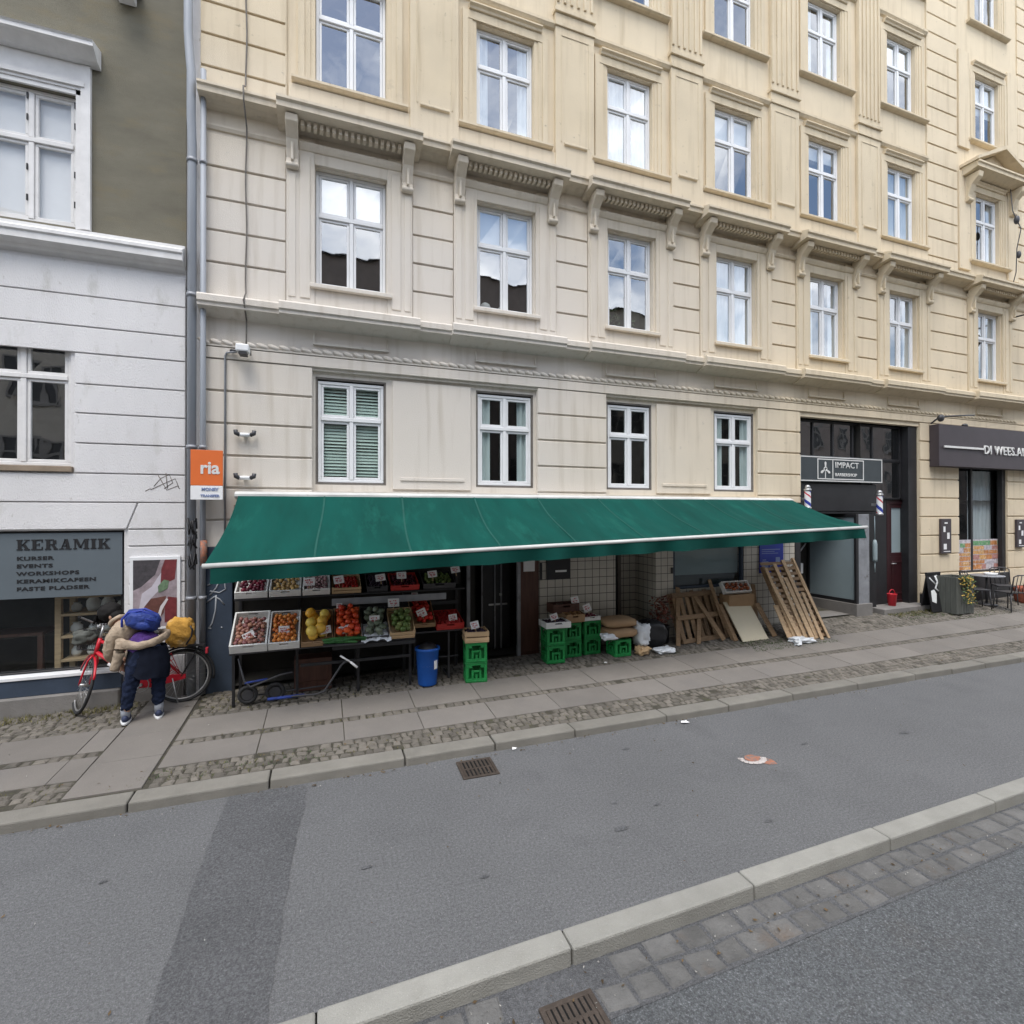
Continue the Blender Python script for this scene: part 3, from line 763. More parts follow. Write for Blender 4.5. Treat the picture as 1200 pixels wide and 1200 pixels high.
for ci, c in enumerate(CS):
    f = MB(); f.sweepx(ph, c - 1.04, c + 1.04)
    for k in range(17):
        xk = c - .7 + 1.4 * k / 16; f.box(xk - .024, xk + .024, 8.05, 8.16, 8.345, 8.425)
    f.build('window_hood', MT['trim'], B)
    for sgn in (-1, 1):
        k = MB(); console_prof(c + sgn * .845, .165, k); k.build('console', MT['trim'], B, .006)
    s_ = MB()
    for sgn in (-1, 1):
        a, b = sorted((c + sgn * .93, c + sgn * .535))
        s_.box(a, b, 8.252, YB + .003, 5.79, 8.30)
        a, b = sorted((c + sgn * .745, c + sgn * .60)); s_.box(a, b, 8.238, 8.254, 5.9, 8.05)
        a, b = sorted((c + sgn * .90, c + sgn * .80)); s_.box(a, b, 8.240, 8.254, 5.9, 7.74)
    s_.box(c - .535, c + .535, 8.258, YB + .002, 7.95, 8.12)
    s_.sweepx([(YB, 8.10), (8.24, 8.12), (8.215, 8.16), (8.2, 8.2), (8.2, 8.225), (YB, 8.26)], c - .755, c + .755)
    s_.box(c - .535, c + .535, 8.262, YB + .002, 5.80, 6.06)
    s_.box(c - .60, c + .60, 8.19, YB + .004, 6.065, 6.125)
    s_.build('window_surround', MT['trim'], B, .006)
# upper storeys: window surrounds, sills, string courses
for fi, z in enumerate((Z2, Z3, Z4)):
    for ci, c in enumerate(CS):
        s_ = MB(); end = ci >= 6
        for sgn in (-1, 1):
            for k, (o0, o1, y) in enumerate(((.53, .60, 8.296), (.60, .68, 8.283), (.68, .775, 8.268))):
                a, b = sorted((c + sgn * o0, c + sgn * o1)); s_.box(a, b, y, YB + .004, z[0] - .06, z[1] + .02 + .0 * k)
        s_.box(c - .775, c + .775, 8.276, YB + .003, z[1] + .02, z[1] + .16)
        s_.sweepx([(YB, z[1] + .16), (8.25, z[1] + .175), (8.24, z[1] + .21), (8.205, z[1] + .235), (8.205, z[1] + .26), (YB, z[1] + .285)], c - .66, c + .66)
        s_.sweepx([(YB, z[0] - .135), (8.23, z[0] - .12), (8.2, z[0] - .1), (8.2, z[0] - .065), (YB, z[0] - .045)], c - .86, c + .86)
        s_.build('window_surround', MT['trim'], B)
        if end and fi < 2:
            for a, b in ((c - 1.24, c - .80), (c + .80, c + 1.24)):
                k = MB(); k.box(a, b, 8.262, YB + .002, z[0] - .35, z[1] + .42); k.build('plaster_strip', MT['plaster'], B, .006)
    if fi == 0:
        s_ = MB(); s_.sweepx([(YB, 8.725), (8.262, 8.728), (8.262, 9.1), (YB, 9.11)], -.5, 13.93); s_.build('plinth_band', MT['plaster'], B)
PX = [(1.29, 2.09), (3.86, 4.635), (6.33, 7.09), (8.87, 9.67), (11.48, 12.22)]
lims = [-.53] + [v for p in PX for v in p] + [13.95]
for i in range(0, len(lims), 2):
    for zs_, zz in ((11.36, 11.43), (14.48, 14.55)):
        f = MB(); a, b = lims[i] + .004, lims[i + 1] - .004
        f.sweepx([(YB, zs_ - .05), (8.27, zs_ - .03), (8.25, zs_), (8.235, zs_ + .02), (8.235, zz), (YB, zz + .03)], a, b); f.build('string_course', MT['trim'], B)
for a, b in PX:
    p = MB(); c = (a + b) / 2; h = (b - a) / 2
    p.box(a, b, 8.236, YB + .005, 8.73, 11.36)
    for x0, x1, z0, z1 in ((a + .1, a + .125, 9.3, 11.2), (b - .125, b - .1, 9.3, 11.2), (a + .1, b - .1, 11.2, 11.225)):
        p.box(x0, x1, 8.226, 8.238, z0, z1)
    p.sweepx([(8.238, 9.24), (8.2, 9.255), (8.2, 9.285), (8.238, 9.305)], a + .16, b - .16)
    for z0, z1, y in ((11.362, 11.43, 8.21), (11.432, 11.60, 8.232), (11.602, 11.68, 8.195)):
        p.box(a - (8.236 - y) * .6, b + (8.236 - y) * .6, y, YB + .006, z0, z1)
    p.build('pilaster', MT['trim'], B, .005)
    p = MB(); p.box(a + .02, b - .02, 8.24, YB + .005, 11.685, 19.0)
    n = 5
    for k in range(n + 1):
        x = a + .05 + (b - a - .1) * k / n; p.box(x - .026, x + .026, 8.214, 8.243, 11.80, 19.0)
    p.build('fluted_pilaster', MT['trim'], B, .008)
for x in (-.54, 13.955):
    p = MB(); p.box(x - .012, x + .012, 8.285, YB + .003, 8.76, 19.0); p.build('corner_strip', MT['trim'], B)
# pediment over the second-floor window at the right
c = CS[6]
pe = MB()
pe.sweepx([(YB, 11.27), (8.1, 11.3), (7.95, 11.34), (7.93, 11.34), (7.93, 11.42), (7.9, 11.44), (7.9, 11.48), (YB, 11.5)], c - 1.12, c + 1.12)
for sg in (-1, 1):
    pts = [(c + sg * 1.16, 11.485), (c + sg * 1.16, 11.56), (c, 12.10), (c, 11.99)]
    pe.prism([(x, 7.9, z) for x, z in pts], (0, .41, 0))
pe.prism([(c - 1.0, 8.16, 11.49), (c + 1.0, 8.16, 11.49), (c, 8.16, 11.98)], (0, .13, 0))
pe.build('pediment', MT['trim'], B)
for sg in (-1, 1):
    k = MB(); x = c + sg * .92
    k.prism([(x - .09, y, z) for y, z in ((8.3, 10.6), (8.22, 10.62), (8.2, 10.8), (8.12, 11.02), (7.98, 11.15), (7.96, 11.272), (8.3, 11.272))], (.18, 0, 0))
    k.tube([(x - .1, 8.22, 10.68), (x + .1, 8.22, 10.68)], .055, 12); k.build('console', MT['trim'], B, .006)

# ------------------------------------------------------------------ ground-floor shop zone under the awning (parts of the building)
bp_ = MB(); bp_.box(-1.65, -1.235, 8.262, 8.5, .0, 2.2); pier = bp_.build('blue_pier', MT['bluegrey'], B, .008); pier['label'] = 'dark blue-grey painted pier with white spray scribbles'
gr = MB()
for pts in ([(-1.55, 1.66), (-1.43, 1.72), (-1.34, 1.7), (-1.32, 1.6), (-1.4, 1.55), (-1.52, 1.58)], [(-1.52, 1.52), (-1.44, 1.62), (-1.4, 1.72)], [(-1.56, 1.42), (-1.46, 1.5), (-1.4, 1.46), (-1.34, 1.38)], [(-1.44, 1.52), (-1.45, 1.3), (-1.49, 1.12), (-1.53, 1.06)], [(-1.38, 1.06), (-1.36, 1.05)], [(-1.54, 1.06), (-1.5, 1.05)]):
    gr.tube([(x, 8.262, z) for x, z in pts], .011, 6)
gr.build('graffiti', MT['zinc'], pier)
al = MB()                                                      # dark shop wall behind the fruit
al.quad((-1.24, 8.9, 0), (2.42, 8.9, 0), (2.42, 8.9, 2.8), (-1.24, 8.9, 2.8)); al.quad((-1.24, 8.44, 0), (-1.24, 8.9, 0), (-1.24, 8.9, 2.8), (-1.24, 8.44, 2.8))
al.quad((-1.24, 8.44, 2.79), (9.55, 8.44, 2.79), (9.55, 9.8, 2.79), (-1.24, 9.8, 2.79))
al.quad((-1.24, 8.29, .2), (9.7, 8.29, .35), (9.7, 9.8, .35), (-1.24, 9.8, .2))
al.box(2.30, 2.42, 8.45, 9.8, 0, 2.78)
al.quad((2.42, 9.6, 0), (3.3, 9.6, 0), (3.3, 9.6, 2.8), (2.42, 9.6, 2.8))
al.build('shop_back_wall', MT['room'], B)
dr = MB(); dr.box(2.22, 2.28, 8.25, 8.31, .18, 2.78); dr.box(3.12, 3.18, 8.25, 8.31, .18, 2.78); dr.box(2.28, 3.12, 8.26, 8.3, 2.6, 2.66)
for x in (2.62, 2.86, 2.98): dr.box(x - .014, x + .014, 8.7, 8.73, .2, 2.6)
d_ = dr.build('shop_doorway', MT['zinc_dark'], B, .004)
lf = MB(); lf.box(2.64, 3.16, 8.74, 8.78, .25, 2.6); lf.build('door_leaf', MT['black'], d_)
hd = MB(); hd.box(2.95, 2.99, 8.69, 8.735, 1.2, 1.24); hd.box(2.75, 3.1, 8.715, 8.735, 1.03, 1.06); hd.build('push_bar', MT['steel'], d_)
pn = MB(); pn.box(3.19, 3.54, 8.30, 8.42, .15, 2.78); pw = pn.build('door_post', MT['brownwood'], B, .006); pw['label'] = 'dark red-brown wooden post with notices'
nt_ = MB(); nt_.box(3.25, 3.46, 8.292, 8.299, 1.66, 1.85); nt_.box(3.33, 3.40, 8.292, 8.299, 2.05, 2.15); nt_.build('notice', MT['paper'], pw)
tl = MB(); tl.box(3.545, 5.09, 8.30, 8.5, .15, 2.78); tl.box(5.985, 6.385, 8.30, 9.2, .15, 2.78); tl.box(8.155, 9.6, 8.302, 8.5, .2, 2.78); tl.box(6.385, 8.155, 8.304, 8.5, .2, 1.18); tl.box(6.385, 8.155, 8.304, 8.5, 2.32, 2.78)
tl.build('tiled_wall', MT['tile'], B)
tr_ = MB(); tr_.box(5.09, 5.56, 9.0, 9.06, .25, 2.3); dd = tr_.build('cellar_door', MT['black'], B); t2 = MB(); t2.box(5.56, 5.64, 8.98, 9.05, .25, 2.36); t2.box(5.09, 5.56, 8.98, 9.05, 2.3, 2.36); t2.build('door_frame', MT['greyframe'], dd)
t3 = MB(); t3.box(5.64, 5.985, 9.0, 9.1, .2, 2.78); t3.box(5.09, 5.64, 9.02, 9.1, 2.36, 2.78); t3.build('recess_tiles', MT['tile'], B)
sw = MB(); sw.frame(6.39, 8.15, 1.185, 2.315, .05, 8.315, 8.4); s1_ = sw.build('shop_window', MT['bluegrey'], B, .004)
q = MB(); q.quad((6.44, 8.36, 1.235), (8.1, 8.36, 1.235), (8.1, 8.36, 2.265), (6.44, 8.36, 2.265)); q.build('pane', MT['shop_glass'], s1_)
q = MB(); q.box(6.45, 8.1, 8.42, 8.43, 1.24, 1.44); q.box(6.45, 8.1, 8.425, 8.435, 1.44, 2.26, 1); q.build('backing', [MT['signdark'], MT['frost']], s1_)
lk = MB(); lk.box(6.33, 6.37, 8.27, 8.3, 1.5, 1.62); lk.box(3.56, 3.6, 8.28, 8.3, 1.5, 1.8); lk.build('meter_box', MT['black'], B, .004)
bd = MB(); bd.box(-1.2, 9.7, 8.295, 8.33, 2.8, 2.99); bd.build('lintel_band', MT['greyframe'], B, .006)
bl = MB(); bl.box(9.552, 9.72, 8.29, 8.6, .2, 2.9); bl.build('dark_pier', MT['black'], B, .006)

# ------------------------------------------------------------------ barber front
fr = MB()
for x in (9.74, 10.35, 10.98, 11.62, 12.28): fr.box(x, x + .05, 8.52, 8.58, 3.98, 4.78)
fr.box(9.73, 13.3, 8.515, 8.585, 3.92, 3.98); fr.box(9.73, 13.3, 8.515, 8.585, 4.735, 4.785)
fr.box(12.33, 13.3, 8.51, 8.58, 3.0, 3.05); fr.box(12.28, 12.33, 8.51, 8.58, 3.0, 3.92); fr.box(13.25, 13.3, 8.51, 8.58, 3.0, 4.735); fr.box(12.33, 13.25, 8.52, 8.57, 3.9, 3.919)
fr.box(9.73, 12.25, 8.40, 8.5, 2.72, 3.34); fr.box(9.73, 12.25, 8.42, 9.4, 2.66, 2.716)
fr.box(11.72, 12.15, 8.34, 8.5, .3, 2.655); fr.box(12.25, 12.75, 8.5, 8.6, .3, 2.998); fr.box(13.3, 13.61, 8.35, 8.7, .3, 4.78)
bs = fr.build('barber_front', MT['black'], B, .006)
q = MB(); q.quad((9.73, 8.55, 3.98), (13.25, 8.55, 3.98), (13.25, 8.55, 4.74), (9.73, 8.55, 4.74)); q.quad((12.33, 8.545, 3.05), (13.25, 8.545, 3.05), (13.25, 8.545, 3.9), (12.33, 8.545, 3.9)); q.build('pane', MT['glass'], bs)
q = MB(); q.quad((9.73, 9.2, 2.9), (13.25, 9.2, 2.9), (13.25, 9.2, 4.78), (9.73, 9.2, 4.78)); q.quad((9.72, 9.5, .2), (13.6, 9.5, .2), (13.6, 9.5, 2.72), (9.72, 9.5, 2.72)); q.quad((9.72, 8.3, .2), (9.72, 9.5, .2), (9.72, 9.5, 4.7), (9.72, 8.3, 4.7))
q.quad((12.2, 8.5, 2.99), (13.6, 8.5, 2.99), (13.6, 9.5, 2.99), (12.2, 9.5, 2.99)); q.build('dark_interior', MT['room'], bs)
q = MB(); q.quad((9.72, 8.3, .36), (13.62, 8.3, .4), (13.62, 9.5, .4), (9.72, 9.5, .36)); q.build('porch_floor', MT['grubby'], B)
# glazed side of the porch
v = MB(); v.box(11.28, 11.34, 8.24, 9.45, .62, .70); v.box(11.28, 11.34, 8.24, 9.45, 2.58, 2.65); v.box(11.28, 11.34, 9.39, 9.45, .7, 2.58)
v.box(11.27, 11.35, 8.18, 8.24, .55, 2.65); v.box(11.352, 11.72, 8.2, 8.26, .34, 2.65, 1); v.box(11.24, 11.75, 8.15, 9.45, .30, .618, 2)
vo = v.build('porch_side', [MT['black'], MT['zinc_dark'], MT['grubby']], B, .006)
q = MB(); q.quad((11.31, 8.24, .7), (11.31, 9.39, .7), (11.31, 9.39, 2.58), (11.31, 8.24, 2.58)); q.build('frosted_pane', MT['frost'], vo)
dz = MB(); dz.box(9.9, 10.9, 9.40, 9.45, .38, 2.6); pd = dz.build('porch_door', MT['signdark'], B, .006)
q = MB(); q.tube([(10.72, 9.33, 1.55), (10.95, 9.2, 1.95)], .018, 8); q.tube([(10.85, 9.33, 1.0), (10.85, 9.33, 1.4)], .014, 8); q.build('door_handle', MT['steel'], pd)
q = MB(); q.box(10.9, 11.02, 9.33, 9.4, 1.2, 1.45); q.build('letter_box', MT['paper'], pd, .01)
ed = MB(); ed.frame(12.76, 13.6, .46, 2.99, .1, 8.5, 8.58); ed.box(12.86, 13.5, 8.52, 8.57, .56, 1.62); ed.frame(12.95, 13.42, .7, 1.5, .04, 8.505, 8.53)
ed.frame(12.86, 13.5, 1.62, 2.89, .09, 8.52, 8.57); de = ed.build('entrance_door', MT['doorred'], B, .006)
q = MB(); q.quad((12.95, 8.545, 1.71), (13.41, 8.545, 1.71), (13.41, 8.545, 2.8), (12.95, 8.545, 2.8)); q.build('door_pane', MT['frost'], de)
q = MB(); q.tube([(12.9, 8.5, 1.45), (12.9, 8.46, 1.45), (13.02, 8.46, 1.45)], .012, 8); q.build('door_handle', MT['steel'], de)
sp_ = MB(); sp_.hexa([(12.0, 8.05, .2), (13.58, 8.05, .2), (13.58, 8.6, .2), (12.0, 8.6, .2), (12.0, 8.05, .47), (13.58, 8.05, .49), (13.58, 8.6, .50), (12.0, 8.6, .48)]); sp_.build('door_step', MT['grubby'], B, .012)
# right-hand shop: window in the pier wall and plinth
pl = MB(); pl.box(13.62, 15.1, 8.262, YB, .1, .70); pl.box(17.14, 22.49, 8.262, YB, .1, .70); pl.box(15.1, 17.14, 8.265, YB, .1, 1.1); pl.build('plinth', MT['black'], B, .006)
sf = MB(); sf.frame(15.102, 17.128, 1.12, 3.88, .06, 8.44, 8.5); sf.box(15.85, 15.93, 8.43, 8.5, 1.18, 3.82); sf.box(16.98, 17.127, 8.33, 8.43, 1.13, 3.85)
so_ = sf.build('shop_window', MT['black'], B, .005)
q = MB(); q.quad((15.16, 8.47, 1.18), (15.85, 8.47, 1.18), (15.85, 8.47, 3.82), (15.16, 8.47, 3.82)); q.quad((15.93, 8.47, 1.18), (17.07, 8.47, 1.18), (17.07, 8.47, 3.82), (15.93, 8.47, 3.82)); q.build('pane', MT['shop_glass'], so_)
q = MB(); n = 24; vs = []
for i in range(n + 1):
    x = 16.05 + 1.0 * i / n; vs += [(x, 8.62 + .03 * math.sin(i * 1.7), 1.9), (x, 8.62 + .03 * math.sin(i * 1.7), 3.8)]
q.add(vs, [(2 * i, 2 * i + 2, 2 * i + 3, 2 * i + 1) for i in range(n)], 0, True); q.build('curtain', MT['curtain'], so_)
# ------------------------------------------------------------------ white and olive neighbour
LB = thing('neighbour_building', 'neighbouring house with white grooved ground floor, olive-grey upper wall and a ceramics shop window', 'building', (-3.5, 8.33, .1))
LY = 8.335; LX0 = -11.0; LX1 = -1.83
LW1 = [(-4.09, -3.09), (-6.75, -5.75), (-9.4, -8.4)]
lw = MB(); wall_open(lw, LX0, LX1, -.2, 6.1, LY, [(-4.16, -3.14, 3.29, 5.08), (-6.8, -5.78, 3.29, 5.08), (-9.45, -8.43, 3.29, 5.08), (-6.4, -2.55, .57, 2.45)], .14)
lw.box(LX1, -1.652, 8.36, 8.9, -.2, 19)
lw.build('ground_floor_wall', MT['white_plaster'], LB)
uw = MB(); wall_open(uw, LX0, LX1, 6.1, 17.5, LY + .01, [(a, b, 6.47, 8.22) for a, b in LW1] + [(a, b, 9.9, 11.7) for a, b in LW1] + [(a, b, 13.3, 15.0) for a, b in LW1], .14)
uw.build('upper_wall', MT['grey_plaster'], LB)
q = MB(); q.quad((LX0, 9.6, -.2), (LX1, 9.6, -.2), (LX1, 9.6, 17.5), (LX0, 9.6, 17.5)); q.quad((LX0, 8.47, 3.0), (LX1, 8.47, 3.0), (LX1, 9.6, 3.0), (LX0, 9.6, 3.0)); q.quad((LX0, 8.47, 6), (LX1, 8.47, 6), (LX1, 9.6, 6), (LX0, 9.6, 6))
q.build('interior', MT['room'], LB)
q = MB(); q.prism([(LX0, 7.9, 17.5), (LX0, 14, 20.5), (LX0, 20, 17.5)], (LX1 - LX0, 0, 0)); q.build('roof', MT['slate'], LB)
# grooved courses of the ground floor, cut like long blocks
lg = [2.01, 2.23, 2.46, 2.824, 3.21, 3.607, 4.004, 4.39, 4.80, 5.15, 5.56, 5.99]
cr = MB()
def course(x0, x1, a, b): cr.box(x0, x1, 8.300 + random.uniform(-.0015, .0015), LY + .003, a + .0095, b - .0095)
zs = [.36] + [.72, 1.08, 1.44, 1.72] + lg
for a, b in zip(zs, zs[1:]):
    if b < 2.47: course(-2.5, LX1 - .003, a, b)
    elif a >= 2.45 and b <= 2.83:
        cr.prism([(LX0, 8.300, 2.47), (-2.52, 8.300, 2.47), (-2.40, 8.300, 2.816), (LX0, 8.300, 2.816)], (0, .04, 0))
        cr.prism([(-2.5, 8.300, 2.47), (LX1 - .003, 8.300, 2.47), (LX1 - .003, 8.300, 2.816), (-2.38, 8.300, 2.816)], (0, .04, 0))
    elif 3.2 < b < 5.1 and a > 3.2:
        course(-3.09, LX1 - .003, a, b); course(-5.72, -4.22, a, b); course(-8.37, -6.86, a, b)
    else: course(LX0, LX1 - .003, a, b)
cr.build('grooved_courses', MT['white_plaster'], LB, .005)
co_ = MB(); co_.sweepx([(LY, 6.04), (8.26, 6.07), (8.235, 6.11), (8.21, 6.12), (8.14, 6.15), (8.14, 6.23), (8.12, 6.25), (8.12, 6.29), (8.2, 6.34), (8.27, 6.37), (8.27, 6.41), (LY + .01, 6.43)], LX0, LX1 - .004); co_.build('cornice', MT['old_white'], LB)
for k, (a, b) in enumerate(LW1):
    for z0, z1 in ((6.47, 8.22), (9.9, 11.7), (13.3, 15.0)):
        wn = window(LB, a + .004, b - .004, z0 + .004, z1 - .004, 8.40, 'roller1.0' if z0 < 9 else '', mat='old_white', glass='glass_clear' if z0 < 9 else 'glass')
        if z0 < 9:
            h_ = MB()
            for zz in (6.75, 7.15, 7.8, 8.08):
                for xx in ((a + b) / 2 - .04, b - .035): h_.box(xx - .008, xx + .008, 8.385, 8.40, zz, zz + .08)
            h_.build('hinges', MT['black'], wn)
        s_ = MB()
        s_.box(b + .0, b + .06, 8.315, LY + .012, z0 - .03, z1 + .06); s_.box(b + .06, b + .165, 8.29, LY + .012, z0 - .03, z1 + .40)
        s_.box(a - .06, a, 8.315, LY + .012, z0 - .03, z1 + .06); s_.box(a - .165, a - .06, 8.29, LY + .012, z0 - .03, z1 + .40)
        s_.box(a - .06, b + .06, 8.30, LY + .011, z1 + .06, z1 + .40); s_.box(a - .1, b + .1, 8.275, 8.302, z1 + .10, z1 + .15); s_.box(a - .06, b + .06, 8.315, LY + .012, z1, z1 + .06)
        s_.sweepx([(LY, z1 + .40), (8.22, z1 + .42), (8.1, z1 + .5), (8.06, z1 + .51), (8.06, z1 + .56), (8.04, z1 + .58), (LY, z1 + .66)], a - .27, b + .27)
        s_.build('window_surround', MT['old_white'], LB)
for a, b in ((-4.16, -3.14), (-6.8, -5.78), (-9.45, -8.43)):
    window(LB, a, b, 3.30, 5.06, 8.37, '', mat='old_white', tr=.66)
    s_ = MB(); s_.box(a - .03, b + .03, 8.27, 8.375, 3.22, 3.292); s_.build('window_sill', MT['soffit_dirt'], LB, .005)
br = MB(); br.prism([(-2.62, 8.05, 9.62), (-2.42, 8.05, 9.62), (-2.42, 8.05, 9.75), (-2.62, 8.05, 9.75)], (0, .29, 0)); br.box(-2.68, -2.36, 8.0, LY, 9.752, 9.84); br.build('sill_bracket', MT['old_white'], LB, .01)
pl = MB(); pl.box(LX0, -2.56, 8.19, LY, -.05, .345); pl.build('plinth', MT['grubby'], LB, .015)
pl = MB(); pl.box(LX0, -2.555, 8.25, LY + .01, .347, .555); pl.build('dark_base_board', MT['bluegrey'], LB, .004)
pl = MB(); pl.box(-2.553, LX1 - .002, 8.27, LY + .004, -.05, .36); pl.build('plinth', MT['grubby'], LB, .01)
sw = MB(); sw.frame(-6.39, -2.556, .575, 2.445, .05, 8.39, 8.47); sw.box(-4.6, -4.54, 8.39, 8.46, .63, 2.39); sw2 = sw.build('shop_window', MT['black'], LB, .004)
q = MB(); q.box(-6.42, -2.552, 8.235, 8.40, .557, .60); q.build('sill', MT['white_paint'], sw2, .004)
q = MB(); q.quad((-6.34, 8.43, .625), (-2.606, 8.43, .625), (-2.606, 8.43, 2.395), (-6.34, 8.43, 2.395)); q.build('pane', MT['shop_glass'], sw2)
# shelving with pots inside the ceramics shop
sh = thing('display_shelf', 'pale pine display shelving with pottery behind the ceramics shop window', 'shelf', (-3.0, 9.0, .6))
q = MB()
for x in (-3.42, -2.62): q.box(x, x + .07, 8.62, 8.69, .45, 2.3); q.box(x, x + .07, 9.05, 9.12, .45, 2.3)
q.build('uprights', MT['wood_light'], sh, .004)
for z in (.66, .98, 1.28, 1.52):
    q = MB(); q.box(-3.349, -2.63, 8.62, 9.12, z, z + .035); q.build('shelf_board', MT['wood_light'], sh, .003)
q = MB(); q.box(-4.4, -3.6, 8.75, 9.25, 1.02, 1.06); q.box(-4.4, -4.34, 8.75, 8.81, .5, 1.02); q.box(-3.66, -3.6, 8.75, 8.81, .5, 1.02); tag(q.build('work_table', MT['brownwood'], None, .004, loc=(-4, 9, .5)), 'dark wooden table inside the ceramics shop, left of the shelving', 'table')
random.seed(21)
pj = [(z + .0352, x) for z in (.66, .98, 1.28) for x in (-3.24, -3.05, -2.88, -2.73)]
ph_ = None
for z, x in pj:
    s = random.uniform(.75, 1.15)
    if ph_ is None:
        q = MB(); q.lathe([(0, 0), (.05, 0), (.075, .06), (.07, .12), (.04, .16), (.05, .18), (.045, .18), (.03, .15), (0, .02)], (0, 0, 0), 14)
        ph_ = tag(q.build('pottery_jar', MT['old_white'], None), 'small pale pottery jar on the shelving in the ceramics shop window', 'jar', 'pottery jars on the shop shelves'); o = ph_
    else: o = copy_tree(ph_)
    o.location = (x, 8.8, z); o.scale = (s, s, s * random.uniform(.8, 1.1))
random.seed(5)
# shop sign fixed inside the window opening
sg = thing('shop_sign', 'blue-grey sign board headed KERAMIK in bold slab letters above the shop window', 'sign', (-3.2, 8.36, 1.58))
q = MB(); q.box(-6.3, -2.575, 8.34, 8.375, 1.58, 2.42); q.build('board', MT['signgrey'], sg, .003)
def slab_word(word, x, z, h, w, par):
    """heavy slab-serif capitals built from strokes"""
    T = .30 * w; t = .10 * h; mb = MB(); y0, y1 = 8.333, 8.3415
    def bar(a, b, c, d): mb.box(x + a * w, x + b * w, y0, y1, z + c * h, z + d * h)
    def dia(ax, az, bx, bz, th): mb.prism([(x + ax * w, y0, z + az * h), (x + (ax + th) * w, y0, z + az * h), (x + (bx + th) * w, y0, z + bz * h), (x + bx * w, y0, z + bz * h)], (0, y1 - y0 + .0006 * random.random(), 0))
    for ch in word:
        adv = 1.22
        if ch in 'KERI':
            bar(.10, .40, .1, .9); bar(0, .5, 0, .1); bar(0, .5, .9, 1)
        if ch == 'K':
            dia(.38, .42, .78, .9, .13); dia(.44, .55, .72, .1, .28); bar(.64, 1.06, .9, 1); bar(.62, 1.1, 0, .1)
        elif ch == 'E':
            bar(.5, .95, 0, .1); bar(.5, .95, .9, 1); bar(.4, .68, .46, .54); bar(.86, .95, .1, .3); bar(.86, .95, .7, .9); bar(.62, .69, .36, .64); adv = 1.15
        elif ch == 'R':
            bar(.5, .74, .9, 1); bar(.4, .74, .46, .55); bar(.66, .94, .55, .9); dia(.5, .46, .74, .1, .27); bar(.72, 1.08, 0, .1); adv = 1.2
        elif ch == 'A':
            dia(.16, .1, .48, 1, .1); dia(.62, .1, .42, 1, .30); bar(0, .42, 0, .1); bar(.52, 1.06, 0, .1); bar(.26, .66, .3, .38); adv = 1.22
        elif ch == 'M':
            bar(.1, .2, .1, .9); bar(.98, 1.28, .1, .9); bar(0, .3, 0, .1); bar(.88, 1.38, 0, .1); bar(0, .36, .9, 1); bar(.96, 1.38, .9, 1); dia(.14, .9, .5, .12, .26); dia(.56, .12, .92, .9, .1); adv = 1.52
        elif ch == 'I': adv = .64
        x += adv * w
    mb.build('lettering', MT['ink'], par)
slab_word('KERAMIK', -3.70, 2.205, .135, .123, sg)
for i, l in enumerate(('KURSER', 'EVENTS', 'WORKSHOPS', 'KERAMIKCAFEEN', 'FASTE PLADSER')):
    text_part(l, .066, MT['ink'], sg, (-3.70, 8.338, 2.075 - i * .098), extrude=.003, sx=1.5, bold=.002, spacing=1.12)
# clay poster: hands shaping a bowl, reduced to plain colour areas
po = thing('poster', 'framed photo poster of hands turning clay, on the white wall beside the shop window', 'poster', (-2.17, 8.3, 1.1))
q = MB(); q.box(-2.47, -1.88, 8.268, 8.298, 1.09, 2.085); q.build('frame', MT['white_paint'], po, .004)
def flat(mb, pts, y, m): mb.add([(x, y, z) for x, z in pts], [tuple(range(len(pts)))], m)
q = MB(); u = lambda a, b: (-2.43 + a * .51, 1.13 + b * .91)
flat(q, [u(0, 0), u(1, 0), u(1, 1), u(0, 1)], 8.2665, 0)
flat(q, [u(0, .55), u(.18, .6), u(.5, .78), u(.62, 1), u(0, 1)], 8.2655, 1)
flat(q, [u(0, 0), u(.1, .15), u(.2, .5), u(.42, .6), u(.68, .85), u(.8, .8), u(.6, .55), u(.4, .42), u(.72, .3), u(.4, .02), u(.3, 0)], 8.2650, 2)
flat(q, [u(.62, .62), u(.95, .7), u(1, 1), u(.72, 1), u(.64, .86)], 8.2645, 3)
flat(q, [u(.25, .3), u(.4, .42), u(.75, .45), u(.7, .2), u(.55, .08), u(.36, .1)], 8.2640, 4)
flat(q, [u(.72, .05), u(1, .1), u(1, .42), u(.8, .44), u(.72, .3)], 8.2635, 3)
flat(q, [u(.5, .05), u(.62, .3), u(.76, .42), u(.8, .4), u(.66, .24), u(.58, .03)], 8.2630, 5)
flat(q, [u(.58, .5), u(.78, .56), u(.82, .68), u(.7, .7), u(.56, .6)], 8.2625, 6)
q.build('print', [M('poster_mid', (.3, .25, .27), .5, .35, 9), M('poster_dark', (.06, .055, .06), .5, .3, 20), M('poster_pale', (.5, .47, .52), .5, .14, 6), M('poster_wine', (.16, .03, .035), .5, .3, 12), M('poster_brown', (.12, .05, .04), .5, .3, 14), M('poster_sleeve', (.6, .57, .58), .5, .1, 10), M('poster_green', (.13, .2, .12), .5, .3, 18)], po)
# a scribbled tag on the white wall
tg = MB()
for pts in ([(-2.2, 3.05), (-2.12, 3.16), (-2.02, 3.22), (-1.98, 3.1), (-2.08, 3.02)], [(-2.15, 3.2), (-2.05, 3.0), (-1.92, 3.06)], [(-2.24, 3.0), (-2.1, 3.08), (-1.95, 3.16), (-1.9, 3.02)], [(-2.06, 3.24), (-2.04, 3.02)], [(-2.3, 2.98), (-2.24, 3.02)]):
    tg.tube([(x, 8.300, z) for x, z in pts], .006, 5)
tg.build('graffiti_tag', MT['greyframe'], LB)

